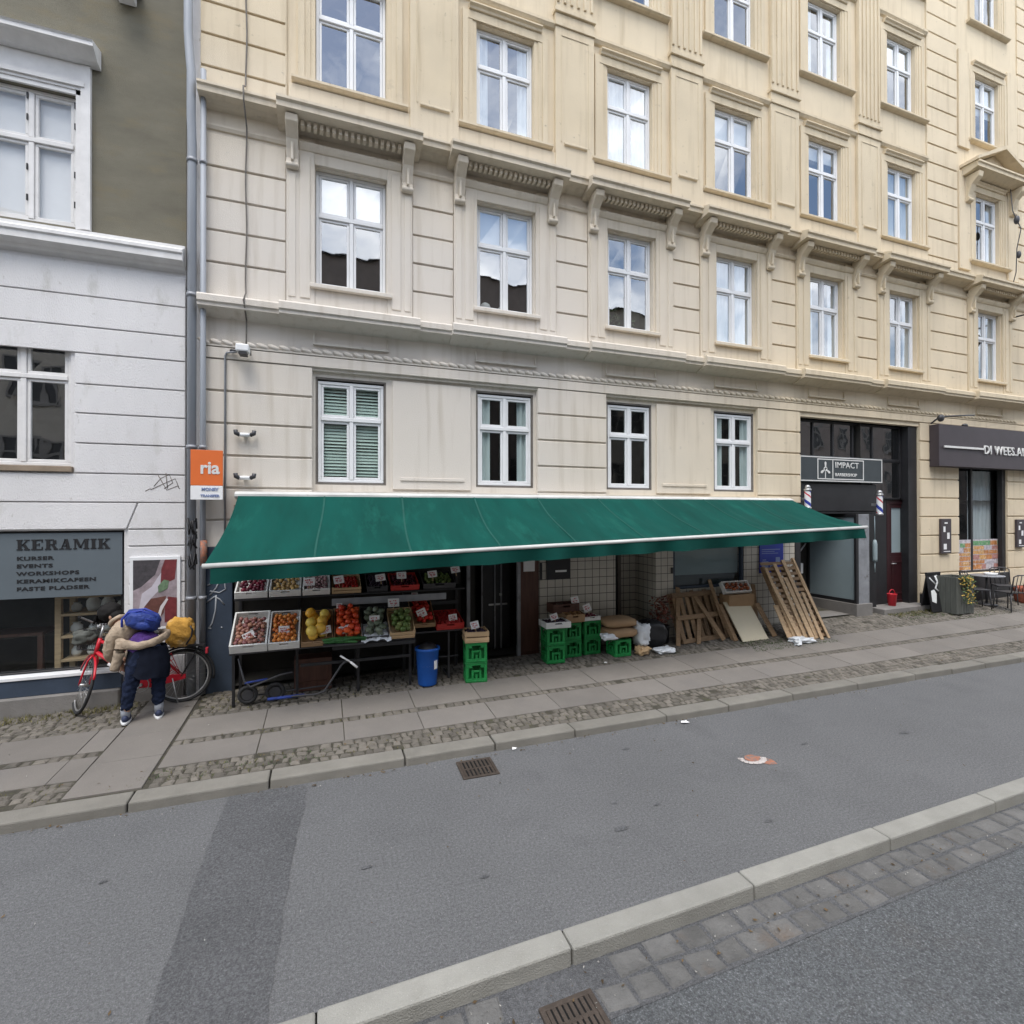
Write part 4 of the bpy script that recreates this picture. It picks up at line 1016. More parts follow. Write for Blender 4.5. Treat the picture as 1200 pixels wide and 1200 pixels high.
# ------------------------------------------------------------------ downpipes, cables, small wall fittings
def pipe(name, x, y, r, z0, z1, label, mat, jog=None, group=None):
    t = thing(name, label, 'downpipe', (x, y, z0), group)
    m = MB()
    if jog: m.tube([(x + jog, y, z1), (x + jog, y, 9.4), (x + jog * .5, y - .03, 9.05), (x, y - .06, 8.8), (x, y - .06, 8.2), (x, y, 7.8), (x, y, z0)], r, 14)
    else: m.tube([(x, y, z1), (x, y, z0)], r, 14)
    m.build('pipe', MT[mat], t)
    for z in (1.5, 3.6, 5.72, 7.6, 10.3, 12.6):
        if z0 < z: c = MB(); xx = x + (jog if jog and z > 9.4 else 0); c.tube([(xx, y, z - .025), (xx, y, z + .025)], r + .012, 14); c.box(xx - .012, xx + .012, y + r, y + r + .12, z - .01, z + .01); c.build('bracket', MT['zinc_dark'], t)
    return t
P1 = pipe('downpipe', -1.735, 8.22, .055, .16, 18.8, 'thick grey zinc downpipe between the white and cream houses, with black scrawls near its foot', 'zinc', jog=-.05)
P2 = pipe('downpipe', -1.595, 8.2, .036, .16, 8.9, 'thinner downpipe of the cream house, right of the thick grey one', 'zinc', group=None)
sc_ = MB()
for zc in (2.02, 2.28, 2.5):
    for _ in range(4):
        a0 = random.uniform(-2.2, -1.2); pts = [(-1.735 + .065 * math.cos(a0 + k * .3), 8.22 + .065 * math.sin(a0 + k * .3), zc + random.uniform(-.12, .12)) for k in range(5)]
        sc_.tube(pts, .011, 5)
sc_.build('graffiti', MT['black'], P1)
q = MB(); q.tube([(-1.585, 8.2, 2.3), (-1.585, 8.2, 1.95)], .0445, 14); q.build('red_sleeve', MT['roadred'], P2)
cd = MB(); cd.tube([(-1.332, 8.262, 2.1), (-1.332, 8.262, 4.93), (-1.31, 8.25, 4.97), (-1.18, 8.2, 4.98)], .014, 8)
tag(cd.build('conduit', MT['zinc_dark'], None, loc=(-1.33, 8.26, 2.1)), 'thin grey cable conduit running up the corner bay to the wall camera', 'conduit')
cb = MB(); pts = [(-1.065 + .008 * math.sin(i * .9), 8.255 if not (8.4 < z < 8.7 or 5.5 < z < 5.8) else 7.99, z) for i, z in enumerate([5.06 + .2 * k for k in range(70)])]
cb.tube(pts, .011, 6); cb.tube([(-1.065, 8.25, 5.1), (-1.0, 8.23, 5.02), (-1.0, 8.22, 4.95)], .009, 6)
tag(cb.build('cable', MT['greyframe'], None, loc=(-1.06, 8.25, 5.06)), 'long loose cable hanging straight down the corner bay of the cream house', 'cable')
cm_ = thing('wall_camera', 'white wall camera on a bracket above the corner bay', 'camera', (-1.08, 8.2, 5.0))
q = MB(); q.box(-1.17, -1.0, 8.02, 8.2, 4.95, 5.06); q.build('housing', MT['white_paint'], cm_, .02, 2)
q = MB(); q.box(-1.13, -1.03, 8.03, 8.19, 4.915, 4.95); q.tube([(-1.17, 8.2, 5.0), (-1.26, 8.24, 5.0)], .024, 8); q.build('lens', MT['dark_steel'], cm_)
for z, lab in ((3.833, 'upper of two white cup-ended wall lamps in the corner bay'), (3.215, 'lower of two white cup-ended wall lamps, just above the awning end')):
    t = thing('wall_lamp', lab, 'lamp', (-1.07, 8.26, z), 'white wall lamps')
    q = MB(); q.tube([(-1.15, 8.2, z - .03), (-.99, 8.2, z - .03)], .028, 12); q.box(-1.1, -1.04, 8.2, 8.275, z - .05, z - .01); q.build('tube', MT['white_paint'], t)
    for x in (-1.185, -.955):
        q = MB(); q.tube([(x + (.05 if x < -1.07 else -.05), 8.2, z - .035), (x, 8.2, z - .01), (x - (.005 if x < -1.07 else -.005), 8.2, z + .035)], [.03, .032, .03], 12); q.build('end_cap', MT['dark_steel'], t)
# orange and white shop sign on a bracket
os_ = thing('projecting_sign', 'orange sign reading ria above a white panel, on the downpipes at the corner', 'sign', (-1.5, 8.0, 2.9))
q = MB(); q.box(-1.70, -1.315, 7.985, 8.012, 3.055, 3.54); q.build('orange_panel', MT['orange'], os_, .003)
q = MB(); q.box(-1.70, -1.315, 7.985, 8.012, 2.862, 3.052); q.build('white_panel', MT['paper'], os_, .003)
q = MB(); q.box(-1.6, -1.4, 8.012, 8.2, 3.3, 3.33); q.box(-1.6, -1.4, 8.012, 8.2, 2.95, 2.98); q.build('bracket', MT['dark_steel'], os_)
text_part('ria', .24, MT['letter'], os_, (-1.59, 7.983, 3.22), bold=.006, sx=.95)
text_part('MONEY', .058, MT['bluelet'], os_, (-1.57, 7.983, 2.985), bold=.002); text_part('TRANSFER', .048, MT['bluelet'], os_, (-1.58, 7.983, 2.90), bold=.002)
# security wire and dangling lantern at the right edge
q = MB(); q.tube([(16.97, 8.1, 11.2), (16.95, 8.05, 10.6), (17.1, 7.95, 10.1), (17.02, 8.0, 9.6), (17.08, 8.05, 9.0), (17.0, 8.1, 8.6)], .012, 6)
q.ball((17.02, 8.0, 10.35), (.07, .06, .12)); q.ball((17.1, 8.0, 9.45), (.05, .05, .1))
tag(q.build('hanging_cable', MT['dark_steel'], None, loc=(17, 8.1, 8.6)), 'dark knotted cable dangling beside the pedimented window at the right edge', 'cable')
lt = thing('street_lantern', 'black lantern hung on a wall arm at the right edge', 'lantern', (17.3, 7.6, 7.3))
q = MB(); q.tube([(17.45, 8.3, 7.95), (17.4, 7.7, 7.9)], .02, 8); q.build('arm', MT['black'], lt)
q = MB(); q.lathe([(0, 7.85), (.06, 7.82), (.2, 7.62), (.22, 7.55), (.14, 7.4), (.05, 7.28), (0, 7.27)], (17.36, 7.68, 0), 14); q.build('lamp_head', MT['black'], lt)

# ------------------------------------------------------------------ houses across the street (seen mirrored in the panes)
def opposite(x0, x1, h, mat, label, off):
    t = thing('house_opposite', label, 'house', ((x0 + x1) / 2, -10, 0))
    q = MB(); q.box(x0, x1, -20, -10, -.1, h); q.build('wall', MT[mat], t)
    q = MB(); q.prism([(x0, -9.8, h), (x0, -15, h + 2.2), (x0, -20.2, h)], (x1 - x0, 0, 0)); q.build('roof', MT['slate'], t)
    proto = None; x = x0 + 1.2
    while x < x1 - 1.5:
        for z in (1.0, 4.2, 7.4, 10.4):
            if z + 1.9 > h: continue
            if proto is None:
                a = MB(); a.frame(0, 1.1, 0, 1.7, .1, -.06, .02); a.box(.5, .6, -.05, .01, .1, 1.6); a.box(.1, .5, -.05, .01, 1.0, 1.1); a.box(.6, 1.0, -.05, .01, 1.0, 1.1)
                b = MB(); b.quad((.1, -.02, .1), (1.0, -.02, .1), (1.0, -.02, 1.6), (.1, -.02, 1.6))
                proto = a.build('window', MT['grubby'], None); proto.parent = t; gl_ = b.build('pane', MT['black'], None); gl_.parent = proto; o = proto
            else: o = copy_tree(proto, t)
            o.location = (x - t.location.x, .05, z)
        x += 2.6
opposite(-26, -2, 15.0, 'ochre_opp', 'dark ochre plaster house across the street, mirrored in the left panes', 0)
opposite(-2, 14, 15.6, 'brick_opp', 'dark red brick house across the street, mirrored in the ground-floor panes', 0)
opposite(14, 21, 15.0, 'ochre_opp', 'greyish plaster house across the street, mirrored in the middle panes', 0)
opposite(21, 29, 11.0, 'ochre_opp', 'low pale plaster house across the street, mirrored right of the middle panes', 0)
opposite(29, 60, 13.6, 'brick_opp', 'long brick house across the street, mirrored in the far right panes', 0)
# ------------------------------------------------------------------ awning
AW = thing('awning', 'long dark green canvas shop awning on a white front bar', 'awning', (4, 8.1, 2.1))
AX0, AX1 = -1.15, 9.18
def bar_pt(t): return Vector((-1.25 + t * 10.46, 6.5, 2.085 + t * .33))
def top_pt(t): return Vector((AX0 + .02 + t * (AX1 - AX0 - .04), 8.03, 2.925 + .02 * t))
cv = MB(); NU, NV = 220, 18; vs = []
for i in range(NU + 1):
    t = i / NU
    for j in range(NV + 1):
        q = j / NV; p = top_pt(t).lerp(bar_pt(t), q)
        sag = -.055 * math.sin(PI * q) * (1 + .25 * math.sin(t * 23)) - .008 * math.sin(t * 60 + q * 3) * q
        nz_ = noise.noise(Vector((t * 26, q * 2.2, 1.3))) * .026 + noise.noise(Vector((t * 80, q * 1.2, 4.0))) * .013
        vs.append((p.x + .012 * math.sin(q * 5 + t * 9), p.y, p.z + sag + nz_ * min(1, 6 * q, 8 * (1 - q) + .2)))
cv.add(vs, [(i * (NV + 1) + j, (i + 1) * (NV + 1) + j, (i + 1) * (NV + 1) + j + 1, i * (NV + 1) + j + 1) for i in range(NU) for j in range(NV)], 0, True)
for k in range(1, 9):                                           # welded seams between the canvas widths
    i = int(NU * k / 9)
    for j in range(NV):
        a = Vector(vs[i * (NV + 1) + j]); b = Vector(vs[i * (NV + 1) + j + 1])
        cv.quad(a + Vector((-.012, 0, .006)), a + Vector((.012, 0, .006)), b + Vector((.012, 0, .006)), b + Vector((-.012, 0, .006)), 1)
canv = cv.build('canvas', [MT['awning'], M('canvas_seam', (.004, .07, .055), .8, .2, 5)], AW)
vl = MB(); n = 160; vs = []
for i in range(n + 1):
    t = .006 + .988 * i / n; p = bar_pt(t)
    for j in range(5):
        q = j / 4; vs.append((p.x, p.y - .012 - .035 * q * math.sin(t * 70 + 2.2 * math.sin(t * 13)) - .02 * q * noise.noise(Vector((t * 40, 0, 0))), p.z - .02 - (.175 + .012 * noise.noise(Vector((t * 30, 5, 0)))) * q))
vl.add(vs, [(i * 5 + j, (i + 1) * 5 + j, (i + 1) * 5 + j + 1, i * 5 + j + 1) for i in range(n) for j in range(4)], 0, True)
vl.build('valance', MT['awning_under'], AW)
fb = MB(); a, b = bar_pt(0), bar_pt(1)
fb.tube([a - Vector((.02, 0, 0)), a.lerp(b, .33), a.lerp(b, .66), b + Vector((.02, 0, 0))], .028, 12); fb.build('front_bar', MT['alu'], AW)
cs_ = MB(); cs_.prism([(AX0 - .03, y, z) for y, z in ((8.29, 2.87), (8.08, 2.88), (8.02, 2.91), (8.02, 2.955), (8.1, 2.985), (8.29, 2.995))], (AX1 - AX0 + .06, 0, 0)); cs_.build('cassette', MT['alu'], AW, .006)
for t0 in (.03, .36, .67, .975):
    am = MB(); p = bar_pt(t0) + Vector((0, .03, -.05)); e = top_pt(t0) + Vector((.05, .12, -.14)); s_ = 1 if t0 < .9 else -1
    el = (p + e) / 2 + Vector((.55 * s_, .1, -.10))
    am.tube([e, el], .024, 8); am.tube([el, p], .02, 8); am.ball(el, .035); am.build('arm', MT['alu'], AW)
rl = MB(); rl.box(-1.2, -1.06, 8.12, 8.27, 2.45, 2.80); tag(rl.build('red_box', MT['roadred'], None, .01, loc=(-1.13, 8.2, 2.45)), 'small faded red box on the wall under the left awning corner', 'box')

# ------------------------------------------------------------------ produce stand
RK = thing('produce_rack', 'long stepped fruit rack of dark boards under the awning', 'rack', (.4, 7.7, .17))
TL_ = R(33)
def low(x, u, h=0.):          # point on the tilted lower shelf: u along depth from the front edge
    return Vector((x, 7.28 + u * math.cos(TL_) - h * math.sin(TL_), .90 + .018 * (x + 1.1) * .5 + u * math.sin(TL_) + h * math.cos(TL_)))
sh_ = MB()
sh_.hexa([low(-1.13, 0, -.03), low(1.2, 0, -.03), low(1.2, .66, -.03), low(-1.13, .66, -.03), low(-1.13, 0, -.004), low(1.2, 0, -.004), low(1.2, .66, -.004), low(-1.13, .66, -.004)])
sh_.build('lower_shelf', MT['dark_steel'], RK, .003)
fl_ = MB(); fl_.obox(Matrix.Translation((0, 0, .018 * .5 * 0)), .1, 1.2, 7.258, 7.275, .84, .895); fl_.box(-.3, 1.16, 7.40, 7.42, .62, .66); fl_.build('front_board', MT['black'], RK, .003)
u_ = MB(); u_.box(-1.14, 2.05, 7.72, 8.2, 1.495, 1.522); u_.box(.1, 1.75, 7.71, 7.718, 1.36, 1.46, 1); u_.box(-1.05, 2.0, 7.95, 7.98, 1.24, 1.30); u_.build('upper_shelf', [MT['black'], MT['zinc_dark']], RK, .003)
for x in (-1.12, -.35, .45, 1.18, 2.02):
    p = MB(); p.box(x - .02, x + .02, 8.16, 8.2, G(x, 8.2), 2.2); p.box(x - .018, x + .018, 7.56, 7.595, G(x, 7.57), 1.03 if x < 2 else .9); p.box(x - .015, x + .015, 7.6, 8.16, .75, .78); p.build('leg', MT['black'], RK, .003)
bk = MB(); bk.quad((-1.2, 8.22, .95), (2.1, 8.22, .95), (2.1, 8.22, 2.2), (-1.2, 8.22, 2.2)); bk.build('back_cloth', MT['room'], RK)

def crate(name, label, mat, w, d, h, mtx, t=.018, slots=True, slats=False, group=None):
    """open tray: base and four walls with hand holes / slats; local x width, y depth, z up"""
    m = MB(); m.box(0, w, 0, d, 0, t)
    if slats:
        for z0, z1 in ((t + .004, h * .46), (h * .56, h)):
            m.box(0, w, 0, t * .6, z0, z1); m.box(0, w, d - t * .6, d, z0, z1); m.box(0, t * .6, t * .6, d - t * .6, z0, z1); m.box(w - t * .6, w, t * .6, d - t * .6, z0, z1)
        for x in (t * .6, w - t * 2.0):
            for y in (t * .6, d - t * 2.0): m.box(x, x + t * 1.4, y, y + t * 1.4, t, h + .012)
    else:
        c0, c1 = w * .36, w * .64
        for y in (0, d - t):
            m.box(0, w, y, y + t, t, h * .62); m.box(0, c0, y, y + t, h * .62, h); m.box(c1, w, y, y + t, h * .62, h)
            m.box(c0, c1, y, y + t, h * .82, h)
        for x in (0, w - t): m.box(x, x + t, t, d - t, t, h)
    o = m.build(name, mat, None, .004)
    o.matrix_world = mtx
    return tag(o, label, 'crate', group)
def low_m(x, u=0., h=0.): return Matrix.Translation(low(x, u, h)) @ Matrix.Rotation(TL_, 4, 'X')
def up_m(x, tilt=R(24), y=7.72, z=1.525): return Matrix.Translation((x, y, z)) @ Matrix.Rotation(tilt, 4, 'X')
def fruits(kind, mat, r, mtx, w, d, z, n, label, group, shape=(1, 1, 1), layers=1, rotr=PI, mesh=None, margin=.03, heap=.0, n2=8):
    pm_ = mesh
    if pm_ is None:
        m = MB(); m.ball((0, 0, 0), (r * shape[0], r * shape[1], r * shape[2]), n=n2 + 2, k=n2 - 1)
        if kind in ('tomato', 'orange', 'melon', 'apricot'): m.ball((0, 0, r * shape[2] * .96), (r * .14, r * .14, r * .08), n=5, k=4)
        pm_ = None
    placed = []; proto = None; tries = 0
    while len(placed) < n and tries < 6000:
        tries += 1
        x, y = random.uniform(margin + r, w - margin - r), random.uniform(margin + r, d - margin - r)
        lay = int(len(placed) * layers / n)
        if any((x - a) ** 2 + (y - b) ** 2 < (1.72 * r * min(shape[0], shape[1])) ** 2 and l == lay for a, b, l in placed): 
            if tries % 150 == 0 and len(placed): n -= 1
            continue
        placed.append((x, y, lay))
    for x, y, lay in placed:
        hz = z + r * shape[2] * .7 + lay * r * 1.25 + random.uniform(-.15, .15) * r + heap * (1 - abs(2 * x / w - 1)) * (1 - abs(2 * y / d - 1))
        loc = mtx @ Vector((x, y, hz))
        if proto is None: proto = m.build(kind, mat, None); tag(proto, label, kind, group); o = proto
        else: o = copy_tree(proto)
        o.matrix_world = Matrix.Translation(loc) @ mtx.to_3x3().to_4x4() @ Euler((random.uniform(-.5, .5) * rotr / PI, random.uniform(-.5, .5) * rotr / PI, random.uniform(-rotr, rotr))).to_matrix().to_4x4() @ Matrix.Scale(random.uniform(.9, 1.1), 4)
def card(pos, w=.115, h=.085, lean=R(-14), yaw=0., roll=0., label='', red=True):
    t = thing('price_card', label, 'price card', pos, 'handwritten price cards')
    mt = Matrix.Rotation(yaw, 4, 'Z') @ Matrix.Rotation(lean, 4, 'X') @ Matrix.Rotation(roll, 4, 'Y')
    q = MB(); q.obox(mt, -w / 2, w / 2, -.002, .002, 0, h); o = q.build('card', MT['paper']); o.parent = t
    q = MB()
    for zz, x0, x1, th in ((.7, -.36, .3, .012), (.42, -.3, -.05, .02), (.42, .06, .32, .02), (.2, -.2, .25, .008)):
        for k in range(4):
            a = x0 + (x1 - x0) * k / 4; b = a + (x1 - x0) * .17
            q.obox(mt, a * w, b * w, -.0036, -.0022, (zz + random.uniform(-.05, .05)) * h - th / 2, (zz + random.uniform(-.05, .05)) * h + th / 2)
    o = q.build('scribble', MT['redink'] if red else MT['ink']); o.parent = t
    q = MB(); q.obox(mt, -.005, .005, .003, .008, -.05, h * .8); o = q.build('stick', MT['crate_wood']); o.parent = t
# lower row, left to right
A = low_m(-1.12); crate('polystyrene_tray', 'white polystyrene tray of shallots at the left end of the lower fruit row', MT['poly'], .43, .62, .135, A, .022)
fruits('shallot', FM['shallot'], .027, A, .43, .56, .06, 84, 'small brown-red shallot in the white tray at the left end', 'shallots in the white tray', (1, 1.25, .9), 2, heap=.03)
A = low_m(-.68); crate('polystyrene_tray', 'white polystyrene tray of apricots, second from the left in the lower row', MT['poly'], .375, .6, .125, A, .02)
fruits('apricot', FM['apricot'], .028, A, .375, .58, .06, 90, 'orange-red apricot in the second white tray', 'apricots in the second tray', (1, 1, .95), 2, heap=.03)
A = low_m(-.29); crate('cardboard_tray', 'brown cardboard tray of yellow melons in the lower row', MT['card'], .40, .6, .09, A, .01)
fruits('melon', FM['melon'], .068, A, .40, .6, .03, 24, 'yellow melon in the cardboard tray', 'yellow melons in the tray', (1, 1.12, .95), 2, .5, n2=12)
A = low_m(.125); crate('cardboard_tray', 'brown tray heaped with orange-red tomatoes beside the melons', MT['card'], .355, .62, .09, A, .01)
fruits('tomato', FM['tomato'], .042, A, .355, .62, .05, 62, 'orange-red tomato heaped beside the melons', 'orange-red tomatoes in the tray', (1, 1, .85), 3, .5, margin=.012)
A = low_m(.495); crate('dark_tray', 'dark tray of pale green courgettes right of the orange-red tomatoes', MT['dark_steel'], .345, .6, .09, A, .01)
fruits('courgette', FM['courgette'], .045, A, .345, .58, .05, 34, 'pale green courgette in the dark tray', 'courgettes in the dark tray', (1, 1.35, .8), 2)
A = low_m(.85); crate('slatted_crate', 'pale wooden slatted crate of green peppers in the lower row', MT['crate_wood'], .35, .5, .12, A, .014, slats=True)
fruits('pepper', FM['lime'], .04, A, .35, .48, .06, 44, 'dull green pepper in the slatted crate', 'green peppers in the slatted crate', (1, 1, 1.05), 2, heap=.03)
A = low_m(1.21, .27, -.1); crate('cardboard_tray', 'brown tray of dark red tomatoes above the blue bin', MT['card'], .34, .62, .08, A, .01)
fruits('tomato', FM['redtom'], .036, A, .34, .6, .05, 70, 'dark red tomato in the tray above the blue bin', 'dark red tomatoes in the tray', (1, 1, .9), 2, .5)
A = Matrix.Translation((1.57, 7.56, .925)) @ Matrix.Rotation(R(14), 4, 'X'); crate('red_tray', 'red plastic tray of strawberries at the right end of the lower row', MT['redcrate'], .42, .5, .1, A, .014)
fruits('strawberry', FM['strawberry'], .026, A, .42, .48, .065, 90, 'red strawberry in the red plastic tray', 'strawberries in the red tray', (1, 1, 1.1), 1)
q = MB(); q.box(1.24, 1.98, 7.58, 8.1, .895, .92); q.box(1.755, 1.785, 7.62, 7.65, G(1.77, 7.6), .895); q.box(1.62, 1.92, 7.622, 7.648, .5, .52); q.box(1.755, 1.785, 7.65, 8.0, .2, .23); q.box(1.3, 1.33, 7.95, 7.98, G(1.3, 7.9), .895)
tag(q.build('folding_stand', MT['dark_steel'], None, .003, loc=(1.77, 7.43, .17)), 'thin dark folding stand under the red strawberry tray', 'stand')
# greens lying on the front edge
A = Matrix.Translation((-.02, 7.2, .925)) @ Matrix.Rotation(R(10), 4, 'X')
q = MB(); q.obox(A, 0, .52, 0, .14, -.02, .0); tag(q.build('tray_board', MT['dark_steel'], None, loc=(.24, 7.25, .9)), 'narrow dark board carrying cucumbers in front of the melons', 'board')
m_ = MB(); m_.tube([(0, -.15, 0), (0, -.13, .0), (.004, 0, .004), (0, .13, 0), (0, .15, 0)], [.006, .017, .02, .017, .006], 8); pr_ = None
for i in range(22):
    loc = A @ Vector((random.uniform(.12, .42), .07 + random.uniform(-.05, .05), .02 + .02 * (i // 9)))
    if pr_ is None: pr_ = tag(m_.build('cucumber', FM['cucumber'], None), 'small dark green cucumber lying in front of the melons', 'cucumber', 'cucumbers on the front board'); o = pr_
    else: o = copy_tree(pr_)
    o.matrix_world = Matrix.Translation(loc) @ Matrix.Rotation(R(90) + random.uniform(-.3, .3), 4, 'Z')
q = MB(); vs = []
random.seed(9)
for i in range(9):
    for j in range(7): vs.append((.47 + .4 * i / 8, 7.22 + .26 * j / 6, .955 + .16 * j / 6 + random.uniform(-.02, .025) - (.03 if j == 0 else 0)))
q.add(vs, [(i * 7 + j, (i + 1) * 7 + j, (i + 1) * 7 + j + 1, i * 7 + j + 1) for i in range(8) for j in range(6)], 0, False)
tag(q.build('plastic_sheet', MT['plasticbag'], None, loc=(.67, 7.3, .9)), 'crumpled silvery plastic sheet over the front of the courgette tray', 'plastic sheet')
# upper row
A = up_m(-1.13); crate('polystyrene_tray', 'white polystyrene tray of dark red plums at the left end of the upper shelf', MT['poly'], .40, .5, .10, A, .02)
fruits('plum', FM['plum'], .03, A, .40, .48, .06, 70, 'dark red plum in the upper white tray', 'plums on the upper shelf', (1, 1, 1), 1)
A = up_m(-.71); crate('polystyrene_tray', 'white polystyrene tray of brown mushrooms on the upper shelf', MT['poly'], .405, .5, .10, A, .02)
fruits('mushroom', FM['mushroom'], .032, A, .405, .48, .05, 60, 'tan mushroom in the upper white tray', 'mushrooms on the upper shelf', (1, 1, .7), 1)
A = up_m(-.285); crate('polystyrene_tray', 'white tray of small round radishes, third on the upper shelf', MT['poly'], .36, .5, .10, A, .02)
fruits('radish', fruit_mat('radish_skin', (.4, .2, .22), (.55, .45, .42)), .024, A, .36, .48, .05, 60, 'pale pink radish in the third upper tray', 'radishes on the upper shelf', (1, 1, 1), 1)
A = up_m(.1, R(18)); crate('slatted_crate', 'thin wooden crate of red berries on the upper shelf', MT['crate_wood'], .4, .45, .09, A, .013, slats=True)
fruits('berry', FM['redtom'], .026, A, .4, .45, .05, 50, 'dark red berry in the upper wooden crate', 'berries on the upper shelf', (1, 1, 1), 1)
A = up_m(.58, R(18)); crate('dark_tray', 'dark tray of black grapes in the middle of the upper shelf', MT['dark_steel'], .3, .45, .09, A, .013)
fruits('grape', FM['grape'], .02, A, .3, .45, .06, 60, 'black grape in the dark upper tray', 'grapes on the upper shelf', (1, 1, 1), 1)
A = up_m(.92, R(18)); crate('red_tray', 'red plastic tray of dark cherries on the upper shelf', MT['redcrate'], .42, .45, .085, A, .014)
fruits('cherry', FM['plum'], .021, A, .42, .45, .05, 60, 'dark cherry in the red upper tray', 'cherries on the upper shelf', (1, 1, 1), 1)
A = up_m(1.4, R(18)); crate('dark_tray', 'dark tray of green limes at the right end of the upper shelf', MT['dark_steel'], .5, .45, .09, A, .013)
fruits('lime', FM['lime'], .03, A, .5, .45, .05, 40, 'green lime in the right-hand upper tray', 'limes on the upper shelf', (1, 1, 1), 1)
for p_, lab, kw in (
    (low(-.89, .13, .10), 'tilted price card on the shallots', dict(roll=R(-25), w=.14, h=.1)), (low(-.5, .17, .11), 'price card on the apricots', dict(w=.13, h=.1)), (low(.02, .12, .1), 'price card on the melons', dict(roll=R(-8), w=.14, h=.1)),
    (low(.27, .08, .12), 'price card on the orange-red tomatoes', dict(roll=R(-12), w=.15, h=.1)), (low(.66, .22, .1), 'price card on the courgettes', dict(w=.14, h=.12)), (low(1.37, .36, .03), 'tilted price card on the dark red tomatoes', dict(roll=R(-20), w=.14, h=.12)),
    (Vector((1.84, 7.62, 1.04)), 'price card on the strawberries', dict(roll=R(-6), w=.13, h=.1)), (Vector((-.2, 7.74, 1.66)), 'price card at the left of the radish tray', dict(w=.15, h=.11)), (Vector((.2, 7.74, 1.67)), 'price card over the red berry crate', dict(roll=R(-8), w=.14, h=.11)),
    (Vector((.78, 7.74, 1.68)), 'price card over the black grapes', dict(roll=R(-8), w=.14, h=.1)), (Vector((1.08, 7.74, 1.7)), 'price card over the red cherry tray', dict(w=.14, h=.1)), (Vector((1.55, 7.74, 1.7)), 'price card over the limes', dict(roll=R(-5), w=.14, h=.1)), (Vector((1.9, 7.7, 1.76)), 'reddish price card at the right end of the upper shelf', dict(roll=R(-8), w=.14, h=.1)),
    (low(.95, .5, .14), 'large price card behind the green peppers', dict(w=.16, h=.12)), (low(1.3, .75, .05), 'price card behind the dark red tomatoes', dict(w=.1, h=.09)), (low(.2, .55, .14), 'small card behind the orange-red tomatoes', dict(w=.08, h=.07))):
    card(p_, label=lab, **kw)
random.seed(31)
# folded hand cart pushed under the rack
ct = thing('hand_cart', 'folded blue and silver hand cart lying under the left end of the rack', 'hand cart', (-.6, 7.7, .17))
q = MB(); q.tube([(-1.05, 7.5, .78), (-.98, 7.45, .5), (-.9, 7.42, .42), (-.55, 7.42, .54), (-.4, 7.42, .56)], .014, 8); q.tube([(-.55, 7.42, .24), (-.1, 7.36, .25), (.0, 7.35, .28), (.22, 7.33, .62), (.3, 7.33, .68)], .014, 8); q.tube([(-.9, 7.6, .25), (.1, 7.6, .28)], .011, 8); q.build('frame', MT['dark_steel'], ct)
q = MB(); q.tube([(-.7, 7.42, .235), (-.25, 7.4, .245)], .02, 8); q.tube([(-.97, 7.44, .47), (-.7, 7.43, .5)], .014, 8); q.build('blue_grip', MT['bagblue'], ct)
for x in (-.95, -.62):
    q = MB(); q.tube([(x + .1 * math.cos(a), 7.55, .285 + .1 * math.sin(a)) for a in [2 * PI * k / 16 for k in range(16)]], .026, 8, closed=True); wh = q.build('wheel', MT['tyre'], ct)
    q = MB(); q.tube([(x, 7.53, .285), (x, 7.57, .285)], .07, 12); q.build('rim', MT['dark_steel'], wh)
q = MB(); q.box(-.4, .1, 7.8, 8.1, G(-.2, 8), .62); q.box(-.35, .05, 7.79, 7.80, .3, .55); tag(q.build('storage_box', MT['brownwood'], None, .01, loc=(-.15, 7.95, .17)), 'brown storage box in the dark under the rack', 'box')
q = MB(); q.tube([(.33, 7.28, .66), (.42, 7.26, .58)], .016, 8); q.tube([(.2, 7.3, .75), (.33, 7.28, .66)], .012, 8); tag(q.build('broom_handle', MT['paper'], None, loc=(.3, 7.3, .6)), 'short white-tipped stick poking out under the cucumbers', 'stick')
# blue bin
bn = thing('waste_bin', 'tall bright blue plastic bin below the tomato trays', 'bin', (1.42, 7.5, G(1.42, 7.5)))
z0 = G(1.42, 7.5); q = MB(); q.lathe([(0, z0 + .003), (.125, z0 + .003), (.135, z0 + .02), (.165, z0 + .50), (.172, z0 + .505), (.182, z0 + .51), (.182, z0 + .545), (.168, z0 + .55), (.155, z0 + .54), (.13, z0 + .06), (0, z0 + .05)], (1.42, 7.5, 0), 28); q.build('body', MT['binblue'], bn)
q = MB(); q.ball((1.42, 7.5, z0 + .5), (.155, .155, .12)); q.build('black_bag', MT['black'], bn)
q = MB(); q.lathe([(.1655, z0 + .3), (.166, z0 + .3)], (1.42, 7.5, 0), 28); q.obox(Matrix.Translation((1.42, 7.5, 0)) @ Matrix.Rotation(R(38), 4, 'Z'), -.03, .03, -.161, -.154, z0 + .25, z0 + .37); q.build('sticker', MT['paper'], bn)

